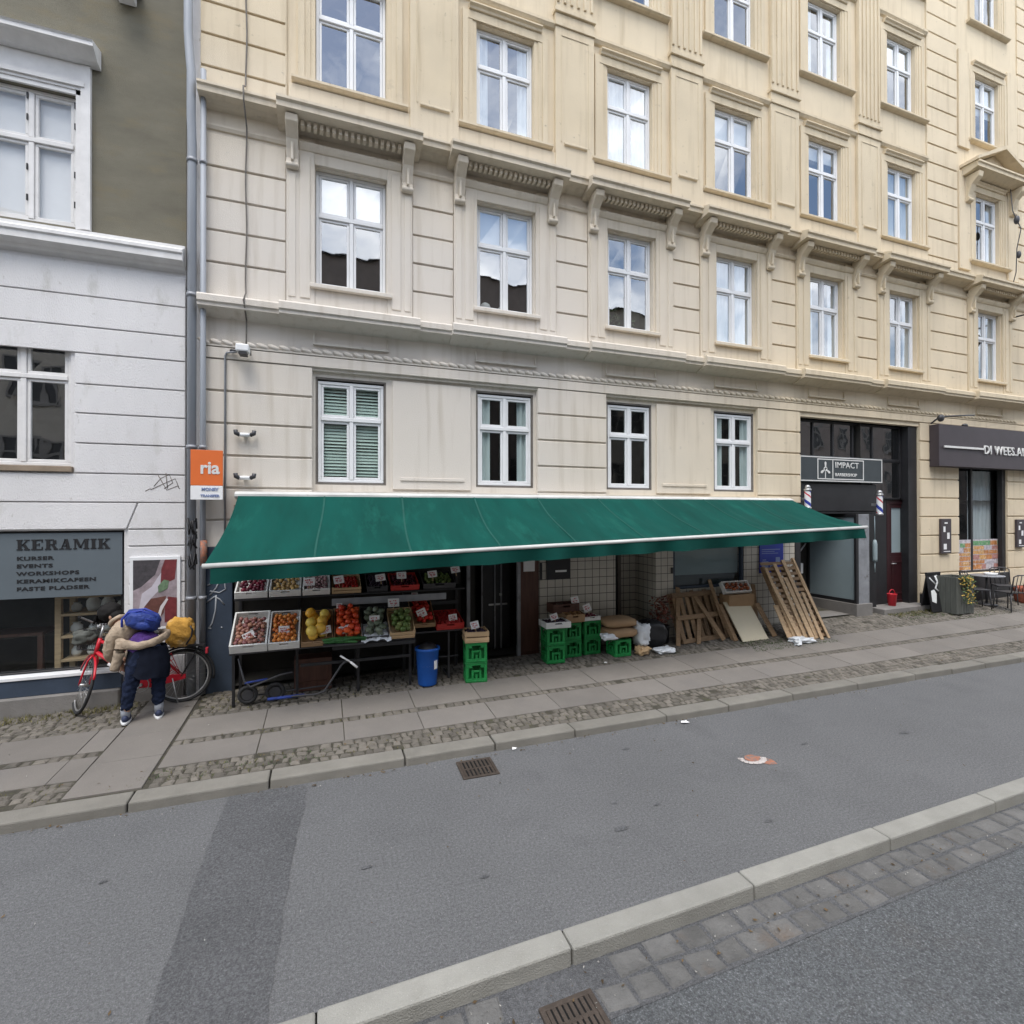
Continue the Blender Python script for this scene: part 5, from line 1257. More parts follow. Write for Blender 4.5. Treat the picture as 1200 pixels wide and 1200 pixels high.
# ------------------------------------------------------------------ green bottle crates
def bottle_crate(w=.32, d=.30, h=.29):
    q = MB(); t = .014
    q.box(0, w, 0, d, 0, .016)
    for a in range(4):
        mt = Matrix.Translation((w / 2, d / 2, 0)) @ Matrix.Rotation(a * PI / 2, 4, 'Z'); W_, D_ = ((w, d), (d, w))[a % 2]
        f = lambda x0, x1, z0, z1, o=0.: q.obox(mt, x0 * W_ - W_ / 2, x1 * W_ - W_ / 2, -D_ / 2 + (0 if a % 2 == 0 else .0007) - o, -D_ / 2 + t, z0 * h, z1 * h)
        f(.01, .99, .055, .2); f(.01, .99, .86, 1.0); f(.01, .14, .2, .86); f(.86, .99, .2, .86)
        f(.27, .37, .2, .62, .003); f(.63, .73, .2, .62, .003); f(.45, .55, .2, .40); f(.14, .3, .74, .86); f(.7, .86, .74, .86); f(.37, .63, .52, .62, .003); f(.02, .98, .965, 1.0, .006); f(.02, .98, .06, .1, .006)
    for k in (1, 2): q.box(w * k / 3 - .003, w * k / 3 + .003, .015, d - .015, .016, h * .75); q.box(.015, w - .015, d * k / 3 - .0035, d * k / 3 + .0035, .016, h * .747)
    return q
pc_ = None
for x, y, rz, lev, lab in ((1.955, 7.33, -.14, 0, 'bright green bottle crate, lower of the pair beside the blue bin'), (1.957, 7.332, -.12, 1, 'bright green bottle crate carrying the wooden tray beside the blue bin'),
    (3.42, 7.68, -.06, 0, 'green bottle crate, bottom of the stack nearest the shop door'), (3.425, 7.685, -.03, 1, 'green bottle crate under the white tray, nearest the shop door'),
    (3.83, 7.86, 0, 0, 'green bottle crate, bottom of the middle stack by the tiled wall'), (3.83, 7.855, .04, 1, 'green bottle crate, top of the middle stack by the tiled wall'),
    (4.22, 7.88, .03, 0, 'green bottle crate, bottom of the third stack left of the brown sacks'), (4.22, 7.88, 0, 1, 'green bottle crate, top of the third stack left of the brown sacks'),
    (4.66, 7.60, .03, 0, 'single green bottle crate standing under the brown sacks')):
    if pc_ is None: pc_ = bottle_crate().build('bottle_crate', MT['crategreen'], None, .003); o = pc_
    else: o = copy_tree(pc_)
    tag(o, lab, 'crate', 'green bottle crates')
    o.location = (x, y, G(x, y) + .004 + lev * .292); o.rotation_euler = (0, 0, rz)
def at(x, y, z, rz=0., rx=0.): return Matrix.Translation((x, y, z)) @ Matrix.Rotation(rz, 4, 'Z') @ Matrix.Rotation(rx, 4, 'X')
A = at(1.945, 7.32, G(1.95, 7.33) + .592, -.12); crate('slatted_crate', 'pale wooden tray on top of the green crates beside the blue bin', MT['crate_wood'], .36, .34, .16, A, .016, slats=True)
fruits('grape', FM['grape'], .024, A, .36, .34, .12, 34, 'dark grape in the wooden tray on the green crates', 'grapes in the wooden tray', (1, 1, 1), 1)
card(A @ Vector((.17, .1, .19)), w=.13, h=.11, roll=R(-10), label='price card on the wooden grape tray beside the bin')
A = at(3.38, 7.62, G(3.4, 7.7) + .592, -.05); crate('polystyrene_tray', 'white tray of dark grapes on the green crates nearest the shop door', MT['poly'], .44, .36, .10, A, .02)
fruits('grape', FM['grape'], .024, A, .44, .36, .06, 44, 'dark grape in the white tray near the shop door', 'grapes in the white tray', (1, 1, 1), 1)
card(A @ Vector((.2, .12, .12)), w=.14, h=.1, roll=R(-14), label='price card on the white grape tray near the door')
A = at(3.84, 7.84, G(3.9, 7.9) + .592, 0, R(9)); crate('cardboard_box', 'brown cardboard box of ginger on the middle green stack', MT['card'], .36, .36, .14, A, .012)
fruits('ginger_root', fruit_mat('ginger_skin', (.3, .17, .07), (.2, .1, .04)), .032, A, .36, .36, .1, 30, 'brown ginger root in the cardboard box', 'ginger roots in the box', (1, 1.5, .8), 1)
A = at(3.68, 7.98, G(3.7, 8.0) + .73, 0.03); crate('cardboard_box', 'dark brown cardboard box at the back against the tiled wall', MT['brownwood'], .5, .28, .16, A, .012)
card(Vector((4.12, 8.02, 1.09)), w=.15, h=.13, roll=R(-8), label='price card against the tiled wall over the boxes')
A = at(4.2, 7.86, G(4.2, 7.9) + .592, .02); crate('polystyrene_tray', 'small pale pink tray on the third green stack', MT['poly'], .33, .3, .07, A, .014)
fruits('beetroot', FM['plum'], .036, A, .33, .3, .04, 18, 'dark beetroot in the small pale tray', 'beetroots in the small tray', (1, 1, .9), 1)
card(A @ Vector((.15, .12, .14)), w=.15, h=.13, roll=R(-16), label='price card on the beetroot tray left of the brown sacks')
# brown sacks and plastic bag on the single crate
def sack(name, c, size, mat, label, cat, seed, rough=.03, rz=0.):
    random.seed(seed); q = MB(); n, k = 30, 18; vs = []; so3 = Vector((seed * 3.1, seed * 1.7, 0))
    for i in range(k + 1):
        th = PI * i / k
        for j in range(n):
            a = 2 * PI * j / n
            cx, sx = math.cos(a), math.sin(a)
            sq = lambda v, e: math.copysign(abs(v) ** e, v)
            x, y, z = sq(math.sin(th), .6) * sq(cx, .55) * size[0], sq(math.sin(th), .6) * sq(sx, .55) * size[1], sq(math.cos(th), .75) * size[2]
            nv = Vector((x, y, z)) / max(size) * 2.4 + so3; w_ = 1 + (noise.noise(nv) * 2.2 + noise.noise(nv * 2.6) * 1.6 + abs(noise.noise(nv * 5)) * .9 - .3) * rough * 1.7
            p = Matrix.Rotation(rz, 4, 'Z') @ Vector((x * w_, y * w_, z * w_ + .05 * size[2] * math.sin(3 * a)))
            vs.append(p + Vector(c))
    q.add(vs, [(i * n + j, i * n + (j + 1) % n, (i + 1) * n + (j + 1) % n, (i + 1) * n + j) for i in range(k) for j in range(n)], 0, True)
    o = q.build(name, mat, None, loc=(c[0], c[1], c[2] - size[2])); tag(o, label, cat); return o
z = G(4.8, 7.7) + .3
sack('paper_sack', (4.83, 7.80, z + .09), (.30, .27, .085), MT['card'], 'lower brown paper sack lying on the single green crate', 'sack', 41, .02, .1)
sack('paper_sack', (4.85, 7.85, z + .25), (.31, .25, .085), MT['card'], 'upper brown paper sack on the single green crate', 'sack', 42, .02, -.05)
sack('plastic_bag', (5.22, 7.68, z + .03), (.10, .16, .2), MT['plasticbag'], 'white plastic bag hanging off the brown sacks', 'plastic bag', 43, .08, .3)
sack('plastic_bag', (4.55, 7.62, z + .06), (.13, .09, .05), MT['plasticbag'], 'crumpled plastic wrap at the left edge of the single green crate', 'plastic bag', 44, .1)
sack('rubbish_bag', (5.55, 7.95, G(5.5, 8) + .24), (.33, .26, .24), MT['black'], 'black rubbish bag beside the tiled recess', 'rubbish bag', 45, .05)
sack('plastic_bag', (5.62, 7.55, G(5.6, 7.5) + .05), (.2, .1, .05), MT['plasticbag'], 'flat white plastic bag on the pavement before the black rubbish bag', 'plastic bag', 46, .1, .15)
sack('cardboard_scrap', (5.2, 7.6, G(5.2, 7.6) + .075), (.12, .1, .07), MT['crate_wood'], 'crushed tan carton beside the single green crate', 'carton', 47, .12)
sack('plastic_bag', (8.45, 7.24, G(8.45, 7.24) + .045), (.24, .13, .045), MT['plasticbag'], 'pale blue crumpled plastic film before the slanting pallet', 'plastic bag', 48, .16, .2)
q = MB(); q.obox(at(5.42, 7.72, G(5.4, 7.7) + .44, .3, R(-20)) , 0, .3, 0, .05, 0, .03); tag(q.build('carton_flap', MT['poly'], None, loc=(5.4, 7.72, .6)), 'pale torn carton edge sticking up from the black rubbish bag', 'carton')
for x, y, s, lab in ((4.3, 5.36, .07, 'small white paper scrap on the track beside the far kerb'), (2.0, 5.42, .03, 'tiny white scrap near the drain grate'), (4.35, 7.4, .035, 'white scrap on the slabs before the green crates')):
    random.seed(int(x * 10)); q = MB(); z = .012 if y < 5.45 else G(x, y) + .012
    q.add([(x + s * math.cos(a) * random.uniform(.5, 1.3), y + s * .7 * math.sin(a) * random.uniform(.5, 1.2), z + random.uniform(-.008, .02)) for a in [k * PI / 4 for k in range(8)]] + [(x, y, z + .022)], [(k, (k + 1) % 8, 8) for k in range(8)])
    tag(q.build('paper_scrap', MT['paper'], None, loc=(x, y, z)), lab, 'litter')
random.seed(77)
# ------------------------------------------------------------------ pallets and boards leaning on the shop wall
def lean(x, y, z, tilt, rz=0.): return Matrix.Translation((x, y, z)) @ Matrix.Rotation(rz, 4, 'Z') @ Matrix.Rotation(-tilt, 4, 'X')
A = lean(6.24, 7.80, G(6.3, 7.85) + .008, R(20), .10)
p1 = thing('pallet', 'wide brown wooden pallet leaning under the shop window, its slats upright', 'pallet', (6.8, 7.9, .25), 'wooden pallets leaning on the shop wall')
q = MB()
for k in range(7):
    x = .02 + k * .165; q.obox(A, x, x + .095 + random.uniform(-.01, .01), .045, .062, random.uniform(0, .02), .97 + random.uniform(-.02, .02))
for z0, z1 in ((.0, .085), (.43, .52), (.86, .95)): q.obox(A, .0, 1.13, .0, .044, z0, z1)
q.build('front_boards', MT['wood'], p1, .004)
q = MB()
for k in range(5): x = .0 + k * .25; q.obox(A, x, x + .1, .13, .148, .0, .96)
for x in (.01, .52, 1.03):
    for z0 in (.0, .44, .86): q.obox(A, x, x + .09, .063, .129, z0, z0 + .08)
q.build('blocks', MT['wood'], p1, .004)
A = lean(8.40, 7.30, G(8.5, 7.38) + .012, R(29), -.02)
p2 = thing('pallet', 'tall pale slatted pallet leaning steeply beside the blue notice', 'pallet', (8.8, 7.5, .24), 'wooden pallets leaning on the shop wall')
q = MB()
for x, w_, l in ((.0, .075, 1.50), (.26, .09, 1.58), (.52, .09, 1.66), (.83, .06, 1.70)): q.obox(A, x, x + w_, .0, .022, .0 if x else .0, l)
q.build('rails', MT['wood_light'], p2, .004)
q = MB()
for k in range(14):
    z = .03 + k * .118; q.obox(A, -.02 + random.uniform(-.02, .02), .88 + random.uniform(-.03, .02), .0225, .04, z, z + .068)
q.build('slats', MT['wood'], p2, .004)
q = MB()
for x in (.0, .26, .52, .82): q.obox(A, x, x + .07, .041, .12, .02, 1.55)
q.build('stringers', MT['wood'], p2, .004)
A = lean(8.28, 7.44, G(8.3, 7.46) + .004, R(31), -.04)
q = MB(); q.obox(A, 0, .36, -.10, -.085, 0, .66); tag(q.build('wooden_board', MT['wood_light'], None, .003, loc=(8.3, 7.5, .25)), 'narrow pale board leaning on the lower left of the tall pallet', 'board')
A = lean(7.40, 7.56, G(7.5, 7.62) + .004, R(36.5), .03)
q = MB(); q.obox(A, 0, .645, 0, .02, 0, .84); tag(q.build('chipboard_panel', MT['board'], None, .003, loc=(7.7, 7.7, .24)), 'plain cream chipboard panel leaning between the two pallets', 'board')
q = MB(); q.obox(lean(7.30, 7.66, G(7.4, 7.7) + .006, R(33), .05), 0, .09, 0, .09, 0, .75); tag(q.build('timber_post', MT['wood'], None, .005, loc=(7.35, 7.7, .24)), 'short square timber along the left edge of the cream panel', 'timber')
def carton(x0, x1, y0, y1, z0, z1, lab, mat='card'):
    q = MB(); q.box(x0, x1, y0, y1, z0, z1); q.box(x0 + .002, x1 - .002, y0 - .0015, y0, (z0 + z1) / 2 - .02, (z0 + z1) / 2 + .02)
    tag(q.build('cardboard_box', MT[mat], None, .008, loc=((x0 + x1) / 2, (y0 + y1) / 2, z0)), lab, 'box')
carton(7.5, 8.1, 7.98, 8.28, G(7.8, 8.1) + .005, .62, 'brown cardboard box on the ground behind the cream panel', 'wood')
carton(7.48, 8.12, 8.0, 8.27, .625, 1.05, 'brown cardboard box on top of another behind the cream panel')
A = Matrix.Translation((7.42, 8.1, 1.06)) @ Matrix.Rotation(R(58), 4, 'X'); crate('white_tray', 'white framed tray of rust-red onions tilted on the cardboard boxes', MT['poly'], .66, .24, .1, A, .022)
fruits('onion', fruit_mat('onion_skin', (.3, .09, .03), (.2, .05, .02)), .04, A, .66, .24, .05, 16, 'rust-red onion in the white framed tray', 'onions in the white tray', (1, 1, .9), 1, margin=.02)
q = MB(); q.lathe([(0, 0), (.14, 0), (.16, .3), (.17, .31), (.15, .31), (.13, .03), (0, .02)], (5.95, 8.1, G(5.9, 8.1)), 16); tag(q.build('plant_pot', MT['black'], None, loc=(5.95, 8.1, G(5.9, 8.1))), 'black plant pot by the tiled pier, left of the wide pallet', 'pot')
dp = MB(); random.seed(3)
for _ in range(220):
    a = random.uniform(0, 2 * PI); rr = random.uniform(0, .24); h = random.uniform(.05, .55)
    c_ = Vector((5.95 + rr * math.cos(a), 8.1 + rr * .7 * math.sin(a), G(5.9, 8.1) + .3 + h)); d = Vector((random.uniform(-1, 1), random.uniform(-1, 1), random.uniform(-1, .8))).normalized() * .07
    w_ = d.orthogonal().normalized() * .016; dp.quad(c_ - w_, c_ + d * .5 - w_ * 1.5, c_ + d, c_ + w_)
tag(dp.build('withered_plant', M('withered_leaf', (.16, .05, .03), .85, .3, 20, island=.5), None, loc=(5.95, 8.1, .55)), 'withered reddish-brown plant in the black pot by the tiled pier', 'plant')
p3_ = copy_tree(p1); tag(p3_, 'second wide brown pallet leaning behind, half hidden by the cardboard boxes', 'pallet', 'wooden pallets leaning on the shop wall'); p3_.location = (7.28, 8.02, .26); p3_.scale = (.92, 1, .86); p3_.rotation_euler = (0, 0, -.04)
# loose planks and a broken crate side around the pallets
random.seed(19)
for x, y, w_, l, tl, rz, yo, lab in ((6.05, 7.78, .09, 1.15, 24, .5, 0, 'loose brown plank slanting across the left edge of the wide pallet'), (7.08, 7.74, .1, 1.0, 30, -.55, 0, 'loose brown plank leaning right of the wide pallet, tipped to the left'), (7.3, 7.86, .08, 1.15, 19, -.2, 0, 'narrow loose plank leaning behind the square timber'),
        (6.5, 7.76, .08, .8, 34, .75, 0, 'short brown plank lying slantwise low on the wide pallet'), (8.46, 7.24, .09, 1.2, 31, -.08, 0, 'loose pale plank near the left rail of the tall pallet'), (8.98, 7.22, .08, 1.0, 33, .2, 0, 'short pale plank low on the front of the tall pallet'),
        (8.72, 7.2, .1, 1.35, 33, .12, 0, 'loose pale plank on the front of the tall pallet'), (9.2, 7.24, .055, 1.72, 31, .03, 0, 'long thin pale lath along the right edge of the tall pallet'), (8.2, 7.62, .12, .7, 30, -.25, 0, 'short dark plank between the cream panel and the tall pallet'), (8.05, 7.9, .1, 1.0, 17, .3, 0, 'dark plank leaning behind the cream panel on the right')):
    A = lean(x, y, G(x, y) + .01, R(tl)) @ Matrix.Rotation(rz * .6, 4, 'Y'); q = MB(); q.obox(A, 0, w_, 0, .02, 0, l)
    tag(q.build('loose_plank', MT['wood_light' if 'pale' in lab else 'wood'], None, .003, loc=(x, y, G(x, y))), lab, 'plank', 'loose planks by the pallets')
# notices on the tiled wall
t = thing('notice_sign', 'blue printed notice on the tiled wall behind the tall pallet', 'sign', (8.88, 8.28, 1.46))
q = MB(); q.box(8.55, 9.2, 8.275, 8.298, 1.42, 2.08); q.build('board', MT['signblue'], t, .002)
q = MB()
for a, b, c_, d in ((8.60, 8.78, 1.46, 1.66), (8.62, 8.72, 1.68, 1.70), (8.98, 9.1, 1.62, 1.74), (8.6, 9.1, 1.90, 1.915), (8.6, 8.95, 1.86, 1.872), (8.6, 9.05, 1.82, 1.832), (8.82, 8.92, 1.46, 1.6)): q.box(a, b, 8.2725, 8.2745, c_, d)
q.build('print', MT['bluelet'], t)
t = thing('wall_screen', 'small black display board on the tiled wall right of the shop door', 'sign', (3.9, 8.28, 1.5))
q = MB(); q.box(3.68, 4.14, 8.255, 8.298, 1.5, 1.88); q.build('panel', MT['black'], t, .006)
q = MB(); q.box(3.84, 4.06, 8.2525, 8.2545, 1.63, 1.665); q.build('print', MT['paper'], t)
# ------------------------------------------------------------------ barber sign and poles
t = thing('barber_sign', 'dark barber shop sign with pale border, emblem and lettering', 'sign', (11, 8.36, 3.36))
q = MB(); q.box(9.74, 12.38, 8.34, 8.399, 3.37, 3.95); q.build('board', MT['signdark'], t, .004)
q = MB(); q.frame(9.76, 12.36, 3.385, 3.935, .022, 8.334, 8.3395); q.frame(10.28, 11.74, 3.43, 3.89, .022, 8.332, 8.3395); q.box(10.74, 10.762, 8.333, 8.339, 3.452, 3.868)
q.build('border', MT['letter'], t)
q = MB(); c_ = Vector((10.52, 8.336, 3.66))
for a in (90, 212, 328):
    d = Vector((math.cos(R(a)), 0, math.sin(R(a)))); n_ = Vector((-d.z, 0, d.x))
    q.prism([c_ + d * .02 - n_ * .012, c_ + d * .14 - n_ * .03, c_ + d * .17, c_ + d * .14 + n_ * .03, c_ + d * .02 + n_ * .012], (0, -.006, 0))
q.tube([c_ + Vector((.045 * math.cos(k), -.004, .045 * math.sin(k))) for k in [i * PI / 6 for i in range(12)]], .009, 6, closed=True); q.box(10.51, 10.53, 8.331, 8.338, 3.46, 3.62)
q.build('emblem', MT['letter'], t)
text_part('IMPACT', .185, MT['letter'], t, (10.82, 8.336, 3.70), bold=.001, sx=1.1, spacing=1.08); text_part('BARBERSHOP', .098, MT['letter'], t, (10.82, 8.336, 3.51), sx=1.18, bold=.001)
def barber_pole(x, z0, z1, lab):
    t = thing('barber_pole', lab, 'barber pole', (x, 8.2, z0), 'striped barber poles'); q = MB(); n, k, r = 24, 40, .062; vs = []
    for i in range(k + 1):
        for j in range(n): a = 2 * PI * j / n; vs.append((x + r * math.cos(a), 8.17 + r * math.sin(a), z0 + .05 + (z1 - z0 - .1) * i / k))
    q.add(vs, [(i * n + j, i * n + (j + 1) % n, (i + 1) * n + (j + 1) % n, (i + 1) * n + j) for i in range(k) for j in range(n)], 0, True)
    f0 = len(q.m) - n * k
    for i in range(k):
        for j in range(n): q.m[f0 + i * n + j] = (0, 0, 0, 1, 0, 0, 2, 2)[int((j / n * 8 + i / k * 9) % 8)]
    q.build('striped_cylinder', [MT['white_paint'], MT['redink'], MT['signblue']], t)
    q = MB()
    for z in (z0, z1 - .05): q.lathe([(0, z), (.07, z), (.075, z + .025), (.07, z + .05), (0, z + .05)], (x, 8.17, 0), 20)
    q.ball((x, 8.17, z1 + .03), .055); q.build('caps', MT['steel'], t)
    q = MB(); q.box(x - .02, x + .02, 8.22, 8.345, (z0 + z1) / 2 - .03, (z0 + z1) / 2 + .03); q.build('bracket', MT['steel'], t)
barber_pole(9.78, 2.76, 3.2, 'striped barber pole left of the barber sign, above the awning edge'); barber_pole(12.02, 2.62, 3.12, 'striped barber pole on the dark pillar between porch and red door')
q = MB(); q.lathe([(0, 1.55), (.045, 1.55), (.05, 1.6), (.05, 1.95), (.03, 2.05), (0, 2.06)], (12.0, 8.27, 0), 12); q.tube([(12.0, 8.27, 1.3), (12.0, 8.27, 1.55)], .012, 6); q.tube([(12.0, 8.27, 2.05), (12.0, 8.27, 2.6)], .012, 6)
tag(q.build('wall_light', MT['frost'], None, loc=(12, 8.27, 1.3)), 'pale tubular light on the dark pillar below the right barber pole', 'lamp')
q = MB(); zb = .483; q.lathe([(0, zb), (.075, zb), (.10, zb + .27), (.107, zb + .28), (.092, zb + .28), (.07, zb + .02), (0, zb + .02)], (12.62, 8.3, 0), 18); q.tube([(12.62 + .1 * math.cos(a), 8.3, zb + .28 + .1 * math.sin(a)) for a in [PI * k / 8 for k in range(9)]], .008, 6)
tag(q.build('red_bucket', M('bright_red_plastic', (.55, .02, .035), .5, .1, 5), None, loc=(12.62, 8.3, zb)), 'bright red bucket on the barber doorstep', 'bucket')
# ------------------------------------------------------------------ shop at the right edge
t = thing('shop_fascia', 'plum-brown shop fascia with a steel bar and pale letters at the right edge', 'sign', (16, 8.2, 3.8))
q = MB(); q.box(13.95, 21.0, 8.06, 8.275, 3.81, 4.83); q.build('board', MT['signbrown'], t, .008)
q = MB(); q.box(14.1, 15.62, 8.02, 8.05, 4.26, 4.31); q.build('steel_bar', MT['letter'], t, .003)
text_part('DI WEES.ANE', .31, MT['letter'], t, (15.66, 8.045, 4.17), extrude=.012, bold=.002, spacing=1.12)
q = MB(); q.tube([(13.96, 8.25, 4.86), (14.02, 8.1, 5.0), (14.2, 8.0, 5.02), (14.45, 7.9, 5.03), (14.9, 7.85, 5.06)], .02, 8); q.ball((14.05, 8.08, 4.98), (.09, .07, .09)); q.ball((15.1, 8.15, 4.87), (.09, .06, .05))
tag(q.build('fascia_light', MT['dark_steel'], None, loc=(14, 8.2, 4.86)), 'small dark arm light on top of the brown fascia', 'lamp')
for x0, x1, z0, z1, lab in ((14.3, 14.68, 1.67, 2.53, 'dark framed menu case on the pier left of the poster window'), (17.42, 17.75, 1.75, 2.5, 'dark framed menu case on the pier at the right edge')):
    t = thing('menu_case', lab, 'menu case', ((x0 + x1) / 2, 8.27, z0), 'wall menu cases'); q = MB(); q.box(x0, x1, 8.22, 8.278, z0, z1); q.build('case', MT['signbrown'], t, .006)
    q = MB(); w_ = x1 - x0
    for a, b, c_, d in ((.18, .38, .62, .78), (.55, .8, .42, .6), (.2, .5, .12, .28), (.2, .85, .05, .07), (.3, .6, .86, .9)): q.box(x0 + a * w_, x0 + b * w_, 8.216, 8.2195, z0 + c_ * (z1 - z0), z0 + d * (z1 - z0))
    q.build('menu_sheet', MT['paper'], t)
pm1 = [M('food_' + n, c_, .5, .35, s, col2=c2, amt2=.52, scale2=s * 1.3) for n, c_, s, c2 in (('warm', (.45, .19, .06), 9, (.6, .5, .4)), ('pink', (.42, .22, .2), 11, (.25, .08, .05)), ('pale', (.5, .47, .5), 12, (.2, .18, .25)), ('green', (.12, .3, .14), 10, (.4, .45, .3)), ('ochre', (.55, .3, .1), 12, (.7, .6, .5)))]
for x0, x1, lab, sd_ in ((15.17, 15.86, 'narrow poster of food photos behind the left shop pane', 1), (15.93, 17.06, 'wide poster of food photos behind the right shop pane', 2)):
    random.seed(sd_); t = thing('food_poster', lab, 'poster', ((x0 + x1) / 2, 8.44, 1.2)); q = MB(); q.box(x0, x1, 8.44, 8.446, 1.18, 1.98, 2)
    z = 1.2; 
    while z < 1.9:
        h = random.uniform(.09, .15); x = x0 + .015
        while x < x1 - .06:
            w_ = min(random.uniform(.15, .38), x1 - .015 - x)
            q.box(x, x + w_ - .012, 8.436, 8.4395, z, min(z + h - .02, 1.96), random.choice((0, 0, 1, 3 if z > 1.75 else 4, 4, 2))); x += w_
        z += h
    q.build('print', pm1, t)
# pavement board, planter, pot, table and chairs
t = thing('pavement_board', 'black chalk A-board with a pale drawing beside the grey planter', 'sign', (13.42, 7.95, G(13.4, 7.95)))
z = G(13.42, 7.95)
for s_, nm in ((1, 'front_board'), (-1, 'rear_board')):
    A = Matrix.Translation((13.25, 7.95 - .13 * s_, z + .003)) @ Matrix.Rotation(-R(9) * s_, 4, 'X'); q = MB(); q.frame(0, .5, 0, .93, .04, -.012, .012)
    q.v = [tuple(A @ Vector(v)) for v in q.v]; q.obox(A, .04, .46, -.006, .006, .04, .89); o = q.build(nm, MT['black'], t, .003)
    if s_ == 1:
        c_ = MB(); pts = lambda l: [A @ Vector((x, -.009, z_)) for x, z_ in l]
        c_.prism(pts([(.06, .25), (.2, .2), (.26, .42), (.2, .52), (.08, .5)]), A.to_3x3() @ Vector((0, -.002, 0))); c_.tube(pts([(.3, .84), (.36, .7), (.25, .55), (.34, .48)]), .022, 6); c_.tube(pts([(.1, .8), (.18, .72), (.3, .62)]), .016, 6); c_.ball(A @ Vector((.36, -.01, .82)), (.035, .004, .035)); c_.build('chalk_drawing', MT['chalk'], o)
t = thing('planter', 'tall slatted grey planter box with yellow flowers spilling over its front', 'planter', (14.0, 7.75, G(14, 7.75)))
z = G(14, 7.7); q = MB()
for k in range(7): x = 13.6 + k * .091; q.box(x, x + .083, 7.52, 7.54, z + .01, z + .86); q.box(x, x + .104, 7.96, 7.98, z + .01, z + .86)
for y in (7.545, 7.65, 7.755, 7.86): q.box(13.6, 13.62, y, y + .1, z + .01, z + .858); q.box(14.213, 14.233, y, y + .1, z + .01, z + .858)
q.box(13.62, 14.213, 7.545, 7.955, z + .7, z + .78); q.build('box', MT['potgrey'], t, .004)
random.seed(8); lf_, fl_ = MB(), MB()
for _ in range(520):
    u = random.random(); x = 13.66 + .4 * random.random() + .22 * u * random.random(); zz = z + .85 - .6 * u * u + random.uniform(-.05, .06); y = 7.47 - .05 * random.random() + .12 * (1 - u) * random.random()
    c_ = Vector((x, y, zz)); d = Vector((random.uniform(-1, 1), random.uniform(-1, .3), random.uniform(-1, 1))).normalized() * random.uniform(.02, .05); w_ = d.orthogonal().normalized() * .013
    (fl_ if random.random() < .4 else lf_).quad(c_ - w_, c_ + d * .5 - w_ * 1.6, c_ + d, c_ + w_)
lf_.build('foliage', MT['leaf'], t); fl_.build('flowers', MT['flower'], t)
t = thing('plant_pot', 'mottled orange-red pot standing by the black plinth at the right edge', 'pot', (16.9, 7.75, G(16.9, 7.75)))
z = G(16.9, 7.75); q = MB(); q.lathe([(0, z), (.24, z), (.28, z + .08), (.3, z + .34), (.31, z + .4), (.26, z + .4), (.25, z + .32), (0, z + .31)], (16.9, 7.75, 0), 22); q.build('body', MT['terracotta'], t)
def cafe_chair():
    t = thing('cafe_chair', 'x', 'chair')
    q = MB(); q.box(-.2, .2, -.2, .2, .44, .465); q.build('seat', MT['dark_steel'], t, .006)
    q = MB(); q.tube([(-.19, .2, .46), (-.19, .26, .84), (-.12, .28, .88), (.12, .28, .88), (.19, .26, .84), (.19, .2, .46)], .014, 8)
    for x in (-.1, 0, .1): q.tube([(x, .2, .47), (x, .28, .87)], .009, 6)
    q.build('backrest', MT['dark_steel'], t)
    for x in (-.18, .18):
        for y in (-.18, .18): l = MB(); l.tube([(x, y, .44), (x * 1.12, y * 1.15, 0)], .013, 8); l.build('leg', MT['dark_steel'], t)
    return t
c0 = None
for x, y, rz, lab in ((14.95, 7.85, .9, 'dark metal cafe chair nearest the grey planter'), (16.15, 7.9, -.8, 'dark metal cafe chair on the right of the cafe table'), (15.45, 7.45, 2.9, 'dark metal cafe chair on the street side of the cafe table')):
    if c0 is None: c0 = cafe_chair(); o = c0
    else: o = copy_tree(c0)
    tag(o, lab, 'chair', 'cafe chairs'); o.location = (x, y, G(x, y) + .002); o.rotation_euler = (0, 0, rz)
t = thing('cafe_table', 'small round grey cafe table under the poster window', 'table', (15.55, 7.95, G(15.5, 7.95))); z = G(15.55, 7.95)
q = MB(); q.lathe([(0, z + .71), (.34, z + .71), (.35, z + .72), (.34, z + .735), (0, z + .735)], (15.55, 7.95, 0), 24); q.build('table_top', MT['zinc_dark'], t)
q = MB(); q.tube([(15.55, 7.95, z + .02), (15.55, 7.95, z + .71)], .025, 8); q.lathe([(0, z), (.22, z), (.22, z + .015), (.03, z + .04), (0, z + .04)], (15.55, 7.95, 0), 16); q.build('pedestal', MT['dark_steel'], t)
q = MB(); q.lathe([(0, z + .7355), (.11, z + .7355), (.14, z + .79), (.13, z + .79), (.1, z + .75), (0, z + .748)], (15.62, 7.9, 0), 16); tag(q.build('white_bowl', MT['white_paint'], None, loc=(15.62, 7.9, z + .7355)), 'white bowl on the round cafe table', 'bowl')

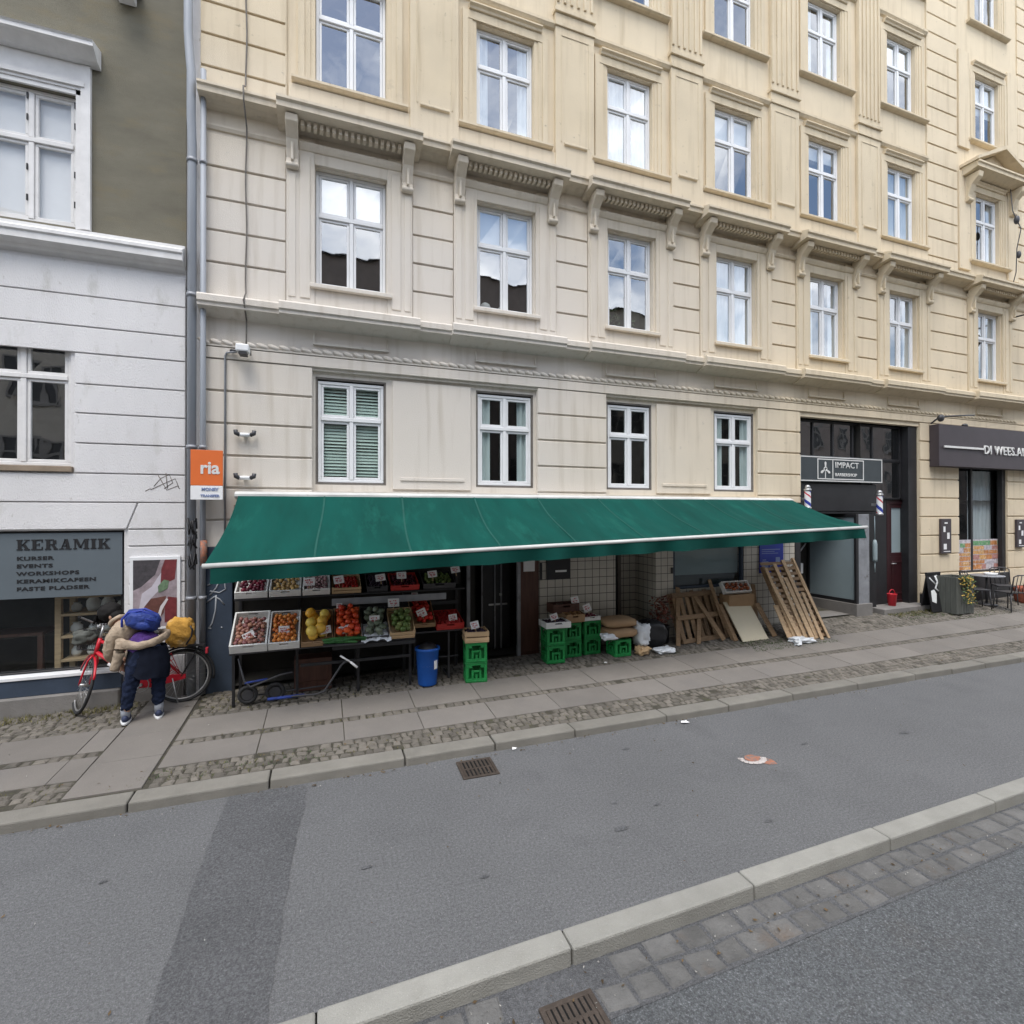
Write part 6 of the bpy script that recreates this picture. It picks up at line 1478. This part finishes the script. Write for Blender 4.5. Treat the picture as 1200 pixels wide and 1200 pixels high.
# ------------------------------------------------------------------ bicycle
BK = thing('bicycle', 'red bicycle with front basket by the ceramics shop, front wheel turned to the wall', 'bicycle', (-1.80, 8.0, G(-1.8, 8.0)))
BK.rotation_euler = (R(-5), 0, R(2))
def ch(mb, name, mat, par=None, bevel=0.):
    o = mb.build(name, MT[mat] if isinstance(mat, str) else mat, None, bevel); o.parent = par or BK; return o
def wheel(par, c, m4=Matrix.Identity(4)):
    w_ = MB(); circ = lambda r, y=0., n=40: [m4 @ (Vector(c) + Vector((r * math.cos(2 * PI * k / n), y, r * math.sin(2 * PI * k / n)))) for k in range(n)]
    w_.tube(circ(.335), .0195, 8, closed=True); wo = ch(w_, 'wheel', 'tyre', par)
    r_ = MB(); r_.tube(circ(.306), .0105, 6, closed=True); ch(r_, 'rim', 'steel', wo)
    s_ = MB()
    for k in range(28):
        a = 2 * PI * k / 28; b = a + (.5 if k % 2 else -.5); y = .03 if k % 4 < 2 else -.03
        s_.tube([m4 @ (Vector(c) + Vector((.02 * math.cos(b), y, .02 * math.sin(b)))), m4 @ (Vector(c) + Vector((.3 * math.cos(a), 0, .3 * math.sin(a))))], .0016, 4)
    s_.tube([m4 @ (Vector(c) + Vector((0, -.05, 0))), m4 @ (Vector(c) + Vector((0, .05, 0)))], .022, 10); ch(s_, 'spokes', 'steel', wo); return wo
wheel(BK, (0, 0, .355))
HT, HB = Vector((-.915, 0, .93)), Vector((-.965, 0, .72)); FH = Vector((-1.12, 0, .355))
f_ = MB(); BBp = Vector((-.45, 0, .30)); ST = Vector((-.28, 0, .80))
f_.tube([HT, HB], .024, 10); f_.tube([HB + (HT - HB) * .2, BBp], .024, 10); f_.tube([HB + (HT - HB) * .85, BBp.lerp(ST, .55)], .02, 10); f_.tube([BBp, ST], .018, 10)
for y in (-.05, .05): f_.tube([BBp, (0, y, .355)], .011, 8); f_.tube([BBp.lerp(ST, .8), (0, y, .355)], .009, 8)
ch(f_, 'frame', 'red')
q = MB(); q.tube([HB.lerp(BBp, .28) + Vector((0, -.004, .0)), HB.lerp(BBp, .72) + Vector((0, -.004, 0))], .0245, 10); ch(q, 'white_frame_band', 'rubberwhite')
q = MB(); q.prism([(-.62, -.055, .26), (-.62, -.055, .37), (-.3, -.055, .40), (.05, -.055, .38), (.05, -.055, .32), (-.3, -.055, .25)], (0, .014, 0)); ch(q, 'chain_guard', 'red', None, .004)
q = MB()
for k in range(12):
    a = R(112 + k * 8); q.tube([(.05 * math.cos(a), -.045, .355 + .05 * math.sin(a)), (.345 * math.cos(a), -.038, .355 + .345 * math.sin(a))], .004, 4)
for r_ in (.15, .25, .33): q.tube([(r_ * math.cos(R(a)), -.042, .355 + r_ * math.sin(R(a))) for a in range(112, 205, 8)], .004, 4)
ch(q, 'dress_guard', 'red')
q = MB(); q.tube([(.375 * math.cos(R(a)), 0, .355 + .375 * math.sin(R(a))) for a in range(-12, 176, 8)], .016, 6); ch(q, 'rear_mudguard', 'black')
q = MB(); q.box(-.3, .26, -.07, .07, .735, .75); q.tube([(.2, -.06, .74), (.0, -.06, .36)], .007, 6); q.tube([(.2, .06, .74), (.0, .06, .36)], .007, 6); ch(q, 'carrier', 'dark_steel')
q = MB(); q.box(.27, .30, -.04, .04, .62, .70); ch(q, 'rear_light', 'redink', None, .006)
q = MB(); q.lathe([(0, 0), (.03, .0), (.045, .01), (.04, .03), (0, .04)], (0, 0, 0), 10, mat=Matrix.Translation((-.235, 0, .93)) @ Matrix.Diagonal((2.9, 2.0, 1.3, 1))); q.tube([ST, (-.245, 0, .93)], .013, 8); ch(q, 'saddle', 'black')
q = MB(); q.tube([(-.45, -.07, .30), (-.56, -.075, .17)], .009, 6); q.box(-.6, -.52, -.15, -.08, .155, .18); q.tube([(-.45, .07, .30), (-.34, .075, .43)], .009, 6); q.box(-.38, -.3, .08, .15, .42, .445); q.tube([(-.45, -.09, .3), (-.45, .09, .3)], .02, 8); q.lathe([(.085, -.004), (.095, -.004), (.095, .004), (.085, .004)], n=20, mat=Matrix.Translation((-.45, -.07, .3)) @ Matrix.Rotation(R(90), 4, 'X')); ch(q, 'crank_and_pedals', 'steel')
q = MB(); q.tube([(-.1, -.06, .34), (-.02, -.12, .02)], .008, 6); ch(q, 'kickstand', 'steel')
# steered front end
ax = (HT - HB).normalized(); SM = Matrix.Translation(HB) @ Matrix.Rotation(R(-62), 4, ax) @ Matrix.Translation(-HB)
wheel(BK, FH, SM)
q = MB(); 
for y in (-.052, .052): q.tube([SM @ v for v in (HB + Vector((0, y * .5, -.01)), HB + Vector((-.03, y, -.07)), FH.lerp(HB, .3) + Vector((-.02, y, 0)), FH + Vector((0, y, 0)))], .012, 8)
ch(q, 'fork', 'red')
q = MB(); q.tube([SM @ (FH + Vector((.372 * math.cos(R(a)), 0, .372 * math.sin(R(a))))) for a in range(10, 150, 8)], .015, 6); ch(q, 'front_mudguard', 'red')
q = MB(); q.tube([SM @ v for v in (HT, HT + Vector((-.01, 0, .17)))], .014, 8); tp = HT + Vector((-.02, 0, .18)); q.tube([SM @ (tp + Vector(v)) for v in ((.16, -.30, .05), (.06, -.27, .06), (-.03, -.12, .02), (-.04, 0, 0), (-.03, .12, .02), (.06, .27, .06), (.16, .30, .05))], .0115, 8); hb = ch(q, 'handlebar', 'steel')
for s_ in (-1, 1): q = MB(); q.tube([SM @ (tp + Vector(v)) for v in ((.19, s_ * .305, .05), (.07, s_ * .275, .06))], .017, 8); ch(q, 'grip', 'black', hb)
q = MB(); q.ball(SM @ (tp + Vector((-.1, 0, -.02))), (.045, .045, .045)); ch(q, 'front_light', 'steel', hb)
q = MB(); bx = lambda x, y, z: SM @ (HT + Vector((-.08 - x, y, z)))
for z, s_ in ((.1, 1.), (.02, .96), (-.06, .92), (-.14, .86)): q.tube([bx(0, -.17 * s_, z), bx(.27 * s_, -.17 * s_, z), bx(.27 * s_, .17 * s_, z), bx(0, .17 * s_, z)], .0055 if z < .1 else .009, 5, closed=True)
for k in range(9):
    y = -.17 + .34 * k / 8; q.tube([bx(.27, y, .1), bx(.232, y * .86, -.14)], .003, 4); q.tube([bx(0, y, .1), bx(0, y * .86, -.14)], .003, 4); q.tube([bx(.0, y * .86, -.14), bx(.232, y * .86, -.14)], .003, 4)
for k in range(6):
    x = .27 * k / 5
    for s_ in (-1, 1): q.tube([bx(x, .17 * s_, .1), bx(x * .86, .146 * s_, -.14)], .003, 4)
ch(q, 'basket', 'dark_steel')
sack('shopping_bag', (-2.90, 8.12, 1.08), (.12, .10, .09), MT['potgrey'], 'dark grey bundle lying in the bicycle basket', 'bag', 51, .08)
ob = sack('ochre_bag', (-1.80, 7.93, G(-1.8, 8) + .955), (.165, .13, .18), MT['bagyellow'], 'bulging ochre-yellow bag on the rear carrier of the red bicycle', 'bag', 52, .06, .2)
q = MB(); q.tube([(-1.66, 7.8, G(-1.8, 8) + 1.06), (-1.635, 7.8, G(-1.8, 8) + 1.0), (-1.645, 7.79, G(-1.8, 8) + .92), (-1.7, 7.77, G(-1.8, 8) + .82)], .012, 6); q.build('strap', MT['black'], ob)

# ------------------------------------------------------------------ person bending over the bicycle
GZ = G(-2.1, 7.45)
CLT = bpy.data.textures.new('cloth_folds', 'CLOUDS'); CLT.noise_scale = .05; CLT.noise_depth = 2
def wrinkle(o, s, lv=0):
    if lv: m = o.modifiers.new('sub2', 'SUBSURF'); m.levels = lv; m.render_levels = lv
    m = o.modifiers.new('folds', 'DISPLACE'); m.texture = CLT; m.strength = s; m.mid_level = .5; m.texture_coords = 'LOCAL'
    return o
PS = thing('person', 'person in beige jacket and navy jeans bending over the red bicycle, seen from behind', 'person', (-2.11, 7.47, GZ))
def skin_mesh(name, nodes, edges, mat, parent, root, lv=2):
    ids = list(nodes); me = bpy.data.meshes.new(name); off = OFF[parent.name]
    me.from_pydata([tuple(Vector(nodes[k][0]) - off) for k in ids], [(ids.index(a), ids.index(b)) for a, b in edges], [])
    o = bpy.data.objects.new(name, me); COL.objects.link(o); o.parent = parent; OFF[o.name] = off
    me.materials.append(mat)
    md = o.modifiers.new('skin', 'SKIN'); md.use_smooth_shade = True; md.branch_smoothing = .3
    lay = me.skin_vertices[0].data if me.skin_vertices else None
    for i, k in enumerate(ids):
        r_ = nodes[k][1]; lay[i].radius = (r_, r_) if isinstance(r_, (int, float)) else r_; lay[i].use_root = (k == root)
    sb_ = o.modifiers.new('sub', 'SUBSURF'); sb_.levels = lv; sb_.render_levels = lv
    return o
def chain(edges, *ids): edges += list(zip(ids, ids[1:]))
nd = dict(pelvis=((-2.04, 7.50, GZ + .88), .11), waist=((-2.13, 7.545, GZ + .98), .10), chest=((-2.26, 7.61, GZ + 1.07), (.125, .11)), neck0=((-2.38, 7.68, GZ + 1.16), .09), neck=((-2.43, 7.72, GZ + 1.215), .052), skull0=((-2.475, 7.75, GZ + 1.265), .078), skull1=((-2.53, 7.80, GZ + 1.305), .098), skull2=((-2.575, 7.84, GZ + 1.31), .072),
    hipL=((-2.13, 7.46, GZ + .83), .08), kneeL=((-2.215, 7.47, GZ + .47), .062), calfL=((-2.24, 7.45, GZ + .32), .056), ankL=((-2.27, 7.47, GZ + .09), .04), toeL=((-2.29, 7.58, GZ + .035), .035),
    hipR=((-1.95, 7.53, GZ + .83), .08), kneeR=((-1.95, 7.555, GZ + .47), .062), calfR=((-1.95, 7.54, GZ + .32), .056), ankR=((-1.945, 7.55, GZ + .09), .04), toeR=((-1.97, 7.66, GZ + .035), .035),
    shL=((-2.42, 7.57, GZ + 1.08), .075), elL=((-2.47, 7.585, GZ + .80), .045), wrL=((-2.41, 7.78, GZ + .64), .03), palmL=((-2.395, 7.83, GZ + .585), .032),
    shR=((-2.27, 7.78, GZ + 1.10), .06), elR=((-2.29, 7.86, GZ + .84), .045), wrR=((-2.42, 7.90, GZ + .66), .03), palmR=((-2.455, 7.915, GZ + .60), .032))
ed = []
chain(ed, 'pelvis', 'waist', 'chest', 'neck0', 'neck', 'skull0', 'skull1', 'skull2'); 
for s_ in 'LR':
    chain(ed, 'pelvis', 'hip' + s_, 'knee' + s_, 'calf' + s_, 'ank' + s_, 'toe' + s_); chain(ed, 'chest', 'sh' + s_, 'el' + s_, 'wr' + s_, 'palm' + s_)
    p = Vector(nd['palm' + s_][0]); d = (p - Vector(nd['wr' + s_][0])).normalized(); side = d.cross(Vector((0, 1, 0))).normalized()
    for k, l in enumerate((.07, .08, .075, .06)):
        o_ = side * (.024 * (k - 1.5) / 1.5); a, b, c_ = 'f%s%da' % (s_, k), 'f%s%db' % (s_, k), 'f%s%dc' % (s_, k)
        nd[a] = (p + o_ + d * .04, .0095); nd[b] = (p + o_ * 1.2 + d * (.04 + l * .5) + Vector((0, .008, 0)), .009); nd[c_] = (p + o_ * 1.2 + d * (.04 + l * .85) + Vector((0, .03, 0)), .0075); chain(ed, 'palm' + s_, a, b, c_)
    nd['t%sa' % s_] = (p - side * .034 + d * .004, .011); nd['t%sb' % s_] = (p - side * .05 + d * .04 + Vector((0, .012, 0)), .009); chain(ed, 'palm' + s_, 't%sa' % s_, 't%sb' % s_)
bd_ = skin_mesh('body', nd, ed, MT['skin'], PS, 'pelvis')
nn = lambda *ks, g=1.2, a=.0: {k: (nd[k][0], (nd[k][1][0] * g + a, nd[k][1][1] * g + a) if isinstance(nd[k][1], tuple) else nd[k][1] * g + a) for k in ks}
n2_ = nn('pelvis', 'hipL', 'kneeL', 'calfL', 'hipR', 'kneeR', 'calfR', g=1.12, a=.012)
n2_['cuffL'] = ((-2.262, 7.465, GZ + .15), .058); n2_['cuffR'] = ((-1.947, 7.545, GZ + .15), .058); n2_['hipL'] = (nd['hipL'][0], .13); n2_['hipR'] = (nd['hipR'][0], .13); n2_['seat'] = ((-2.05, 7.50, GZ + .88), .145)
e2 = []; chain(e2, 'seat', 'pelvis'); chain(e2, 'pelvis', 'hipL', 'kneeL', 'calfL', 'cuffL'); chain(e2, 'pelvis', 'hipR', 'kneeR', 'calfR', 'cuffR'); wrinkle(skin_mesh('jeans', n2_, e2, MT['denim'], PS, 'pelvis', 3), .05)
n3 = {'a': ((-2.03, 7.49, GZ + .865), .185), 'b': ((-2.1, 7.52, GZ + .95), .178), 'c': ((-2.2, 7.58, GZ + 1.03), .165)}; wrinkle(skin_mesh('purple_sweater', n3, [('a', 'b'), ('b', 'c')], MT['purple'], PS, 'a', 3), .04)
n4 = nn('chest', 'neck0', 'shL', 'elL', 'shR', 'elR', g=1.16, a=.016)
n4['cL'] = ((-2.42, 7.74, GZ + .67), .048); n4['cR'] = ((-2.395, 7.892, GZ + .70), .048); n4['w'] = ((-2.13, 7.545, GZ + 1.02), .205); n4['chest'] = (nd['chest'][0], .195); n4['neck0'] = (nd['neck0'][0], .12); n4['shL'] = (nd['shL'][0], .108); n4['elL'] = (nd['elL'][0], .072); n4['fL'] = ((-2.455, 7.56, GZ + .93), .085); n4['fR'] = ((-2.275, 7.83, GZ + .95), .068)
e4 = []; chain(e4, 'w', 'chest', 'neck0'); chain(e4, 'chest', 'shL', 'fL', 'elL', 'cL'); chain(e4, 'chest', 'shR', 'fR', 'elR', 'cR'); wrinkle(skin_mesh('jacket', n4, e4, MT['jacket'], PS, 'chest', 3), .02)
q = MB(); cn = Vector((-2.42, 7.71, GZ + 1.205)); ca = Vector((-.09, .075, .1)).normalized(); cu_ = ca.orthogonal().normalized(); cw = ca.cross(cu_)
q.tube([cn + (cu_ * math.cos(2 * PI * k / 20) + cw * math.sin(2 * PI * k / 20)) * .082 for k in range(20)], .026, 8, closed=True); wrinkle(q.build('collar', MT['jacket'], PS), .02)
q = MB(); q.tube([(-2.43, 7.755, GZ + .685), (-2.415, 7.77, GZ + .655)], [.047, .044], 12); q.build('cuff', MT['greyframe'], PS)
def cloth_band(mb, pts, wd, th):
    # flattened, softly folded band of cloth: elliptical section, tall side upright
    P = [Vector(p) for p in pts]; R_ = []
    for a, b in zip(range(len(P) - 1), range(1, len(P))):
        for k in range(6): R_.append((P[a].lerp(P[b], k / 6), wd[a] + (wd[b] - wd[a]) * k / 6))
    R_.append((P[-1], wd[-1])); n = 14; vs = []
    for i_, (p, w_) in enumerate(R_):
        t_ = (R_[min(i_ + 1, len(R_) - 1)][0] - R_[max(i_ - 1, 0)][0]).normalized(); sd = t_.cross(Vector((0, 0, 1)));  sd = sd.normalized() if sd.length > .25 else t_.cross(Vector((.7, .7, 0))).normalized(); u_ = sd.cross(t_)
        for j_ in range(n):
            a = 2 * PI * j_ / n; f = 1 + .22 * noise.noise(p * 16 + Vector((math.cos(a), math.sin(a), 0)) * .8)
            vs.append(p + u_ * math.cos(a) * w_ * f + sd * math.sin(a) * th * f)
    k_ = len(R_); mb.add(vs, [(i_ * n + j_, i_ * n + (j_ + 1) % n, (i_ + 1) * n + (j_ + 1) % n, (i_ + 1) * n + j_) for i_ in range(k_ - 1) for j_ in range(n)] + [tuple(range(n))[::-1], tuple(range((k_ - 1) * n, k_ * n))], 0, True)
q = MB(); cloth_band(q, [(-2.36, 7.50, GZ + 1.0), (-2.26, 7.415, GZ + .965), (-2.10, 7.345, GZ + .95), (-1.95, 7.36, GZ + .985), (-1.86, 7.48, GZ + 1.02), (-1.87, 7.64, GZ + 1.03), (-1.98, 7.76, GZ + 1.02)], [.06, .06, .045, .045, .05, .05, .04], .03)
cloth_band(q, [(-2.30, 7.45, GZ + .99), (-2.315, 7.43, GZ + .9), (-2.345, 7.45, GZ + .78), (-2.385, 7.47, GZ + .66)], [.055, .062, .058, .05], .05); q.build('jacket_hem', MT['jacket'], PS)
q = MB(); vs = []; NN, KK = 40, 10
for i in range(KK + 1):
    u = i / KK; rx, ry = .195 + .035 * math.sin(PI * u * .8), .148 + .01 * u
    for j in range(NN):
        a = 2 * PI * j / NN; w_ = 1 + .03 * u * math.sin(7 * a + 2 * u) + .03 * u * math.sin(13 * a)
        vs.append((-2.05 + .0 * u + rx * w_ * math.cos(a), 7.505 + ry * w_ * math.sin(a), GZ + .92 - .37 * u + .015 * math.sin(5 * a) * u - .03 * math.cos(a) * u))
q.add(vs, [(i * NN + j, i * NN + (j + 1) % NN, (i + 1) * NN + (j + 1) % NN, (i + 1) * NN + j) for i in range(KK) for j in range(NN)], 0, True)
wrinkle(q.build('dark_shorts', M('black_wool', (.008, .0105, .02), .9, .2, 15, spec=.15), PS), .03)
for s_ in 'LR':
    a, t_ = Vector(nd['ank' + s_][0]), Vector(nd['toe' + s_][0]); fd = Vector((t_.x - a.x, t_.y - a.y, 0)).normalized(); sd_ = Vector((-fd.y, fd.x, 0))
    mt = Matrix(((fd.x, sd_.x, 0, a.x), (fd.y, sd_.y, 0, a.y), (0, 0, 1, GZ), (0, 0, 0, 1)))
    q = MB(); q.ball((0, 0, 0), (.135, .05, .062), n=14, k=9); q.v = [tuple(mt @ Vector((x + .045 + .0, y * (1.08 if x > 0 else .9), max(z, -.03) + .05 + (.022 if x < 0 else 0) * abs(x) / .13))) for x, y, z in q.v]; so_ = q.build('sneaker', MT['sneaker'], PS)
    q = MB(); pts = [(.052 * math.sin(k) * (1.08 if math.cos(k) > 0 else .92), .142 * math.cos(k) + .045) for k in [i * PI / 10 for i in range(20)]]; q.prism([mt @ Vector((b, a_, .003)) for a_, b in pts], (0, 0, .03)); q.build('sole', MT['rubberwhite'], so_, .006)
    q = MB(); q.tube([mt @ Vector((-.005, 0, .07)), mt @ Vector((0, 0, .14)), mt @ Vector((.004, 0, .2))], [.046, .05, .052], 12); q.build('sock', MT['sock'], PS)
q = MB(); hm = Matrix.Rotation(R(-38), 4, 'Z') @ Matrix.Rotation(R(-24), 4, 'Y'); random.seed(12)
q.ball((-2.535, 7.79, GZ + 1.315), (.135, .118, .115), n=26, k=18, mat=hm); q.ball((-2.45, 7.735, GZ + 1.27), (.085, .08, .075), n=20, k=12); q.v = [tuple(Vector(v) + Vector((random.uniform(-.006, .006), random.uniform(-.006, .006), random.uniform(-.006, .006)))) for v in q.v]
for k in range(110):
    a = random.uniform(-.9, .9); b = Vector((-2.56 + .08 * math.sin(a), 7.79 + .08 * math.cos(a * 2), GZ + 1.33)); q.tube([b, b + Vector((-.05, random.uniform(-.03, .05), -.06)), b + Vector((-.08 + random.uniform(-.02, .03), random.uniform(-.05, .07), -.16 + random.uniform(-.03, .04)))], [.012, .01, .002], 5)
wrinkle(q.build('hair', MT['hair'], PS), .03)
q = MB(); fc = Vector((-2.60, 7.855, GZ + 1.25)); q.ball(fc, (.016, .018, .024)); q.ball(fc + Vector((-.02, -.045, .035)), .011); q.ball(fc + Vector((.03, .035, .035)), .011); q.ball(fc + Vector((.005, .0, -.035)), (.025, .02, .007)); q.build('face', MT['skin'], PS)
q = MB(); q.ball((-2.485, 7.675, GZ + 1.265), (.022, .014, .034), n=10, k=8); q.build('ear', MT['skin'], PS)
sack('blue_backpack', (-2.14, 7.535, GZ + 1.235), (.185, .145, .11), MT['bagblue'], 'small bright blue backpack on the bending person\'s back', 'backpack', 61, .03, .35); bp0 = bpy.data.objects['blue_backpack']; bp0.rotation_euler = (0, R(20), 0); BL = Vector(OFF['blue_backpack'])
q = MB(); L_ = lambda *p: Vector(p)
for s_ in (-1, 1): q.tube([L_(.12, s_ * .06, .2), L_(-.05, s_ * .07, .228), L_(-.17, s_ * .08, .17), L_(-.2, s_ * .09, .08), L_(-.16, s_ * .12, .0)], .014, 6)
q.tube([L_(-.1, -.12, .17), L_(.1, -.13, .16), L_(.155, -.07, .15), L_(.16, .05, .15)], .006, 6); q.tube([L_(-.14, -.135, .09), L_(.12, -.14, .08)], .006, 6)
o = q.build('straps', MT['signblue']); o.parent = bp0
q = MB(); q.ball(L_(.02, -.13, .075), (.1, .035, .05), n=16, k=10); o = q.build('pocket', MT['bagblue']); o.parent = bp0
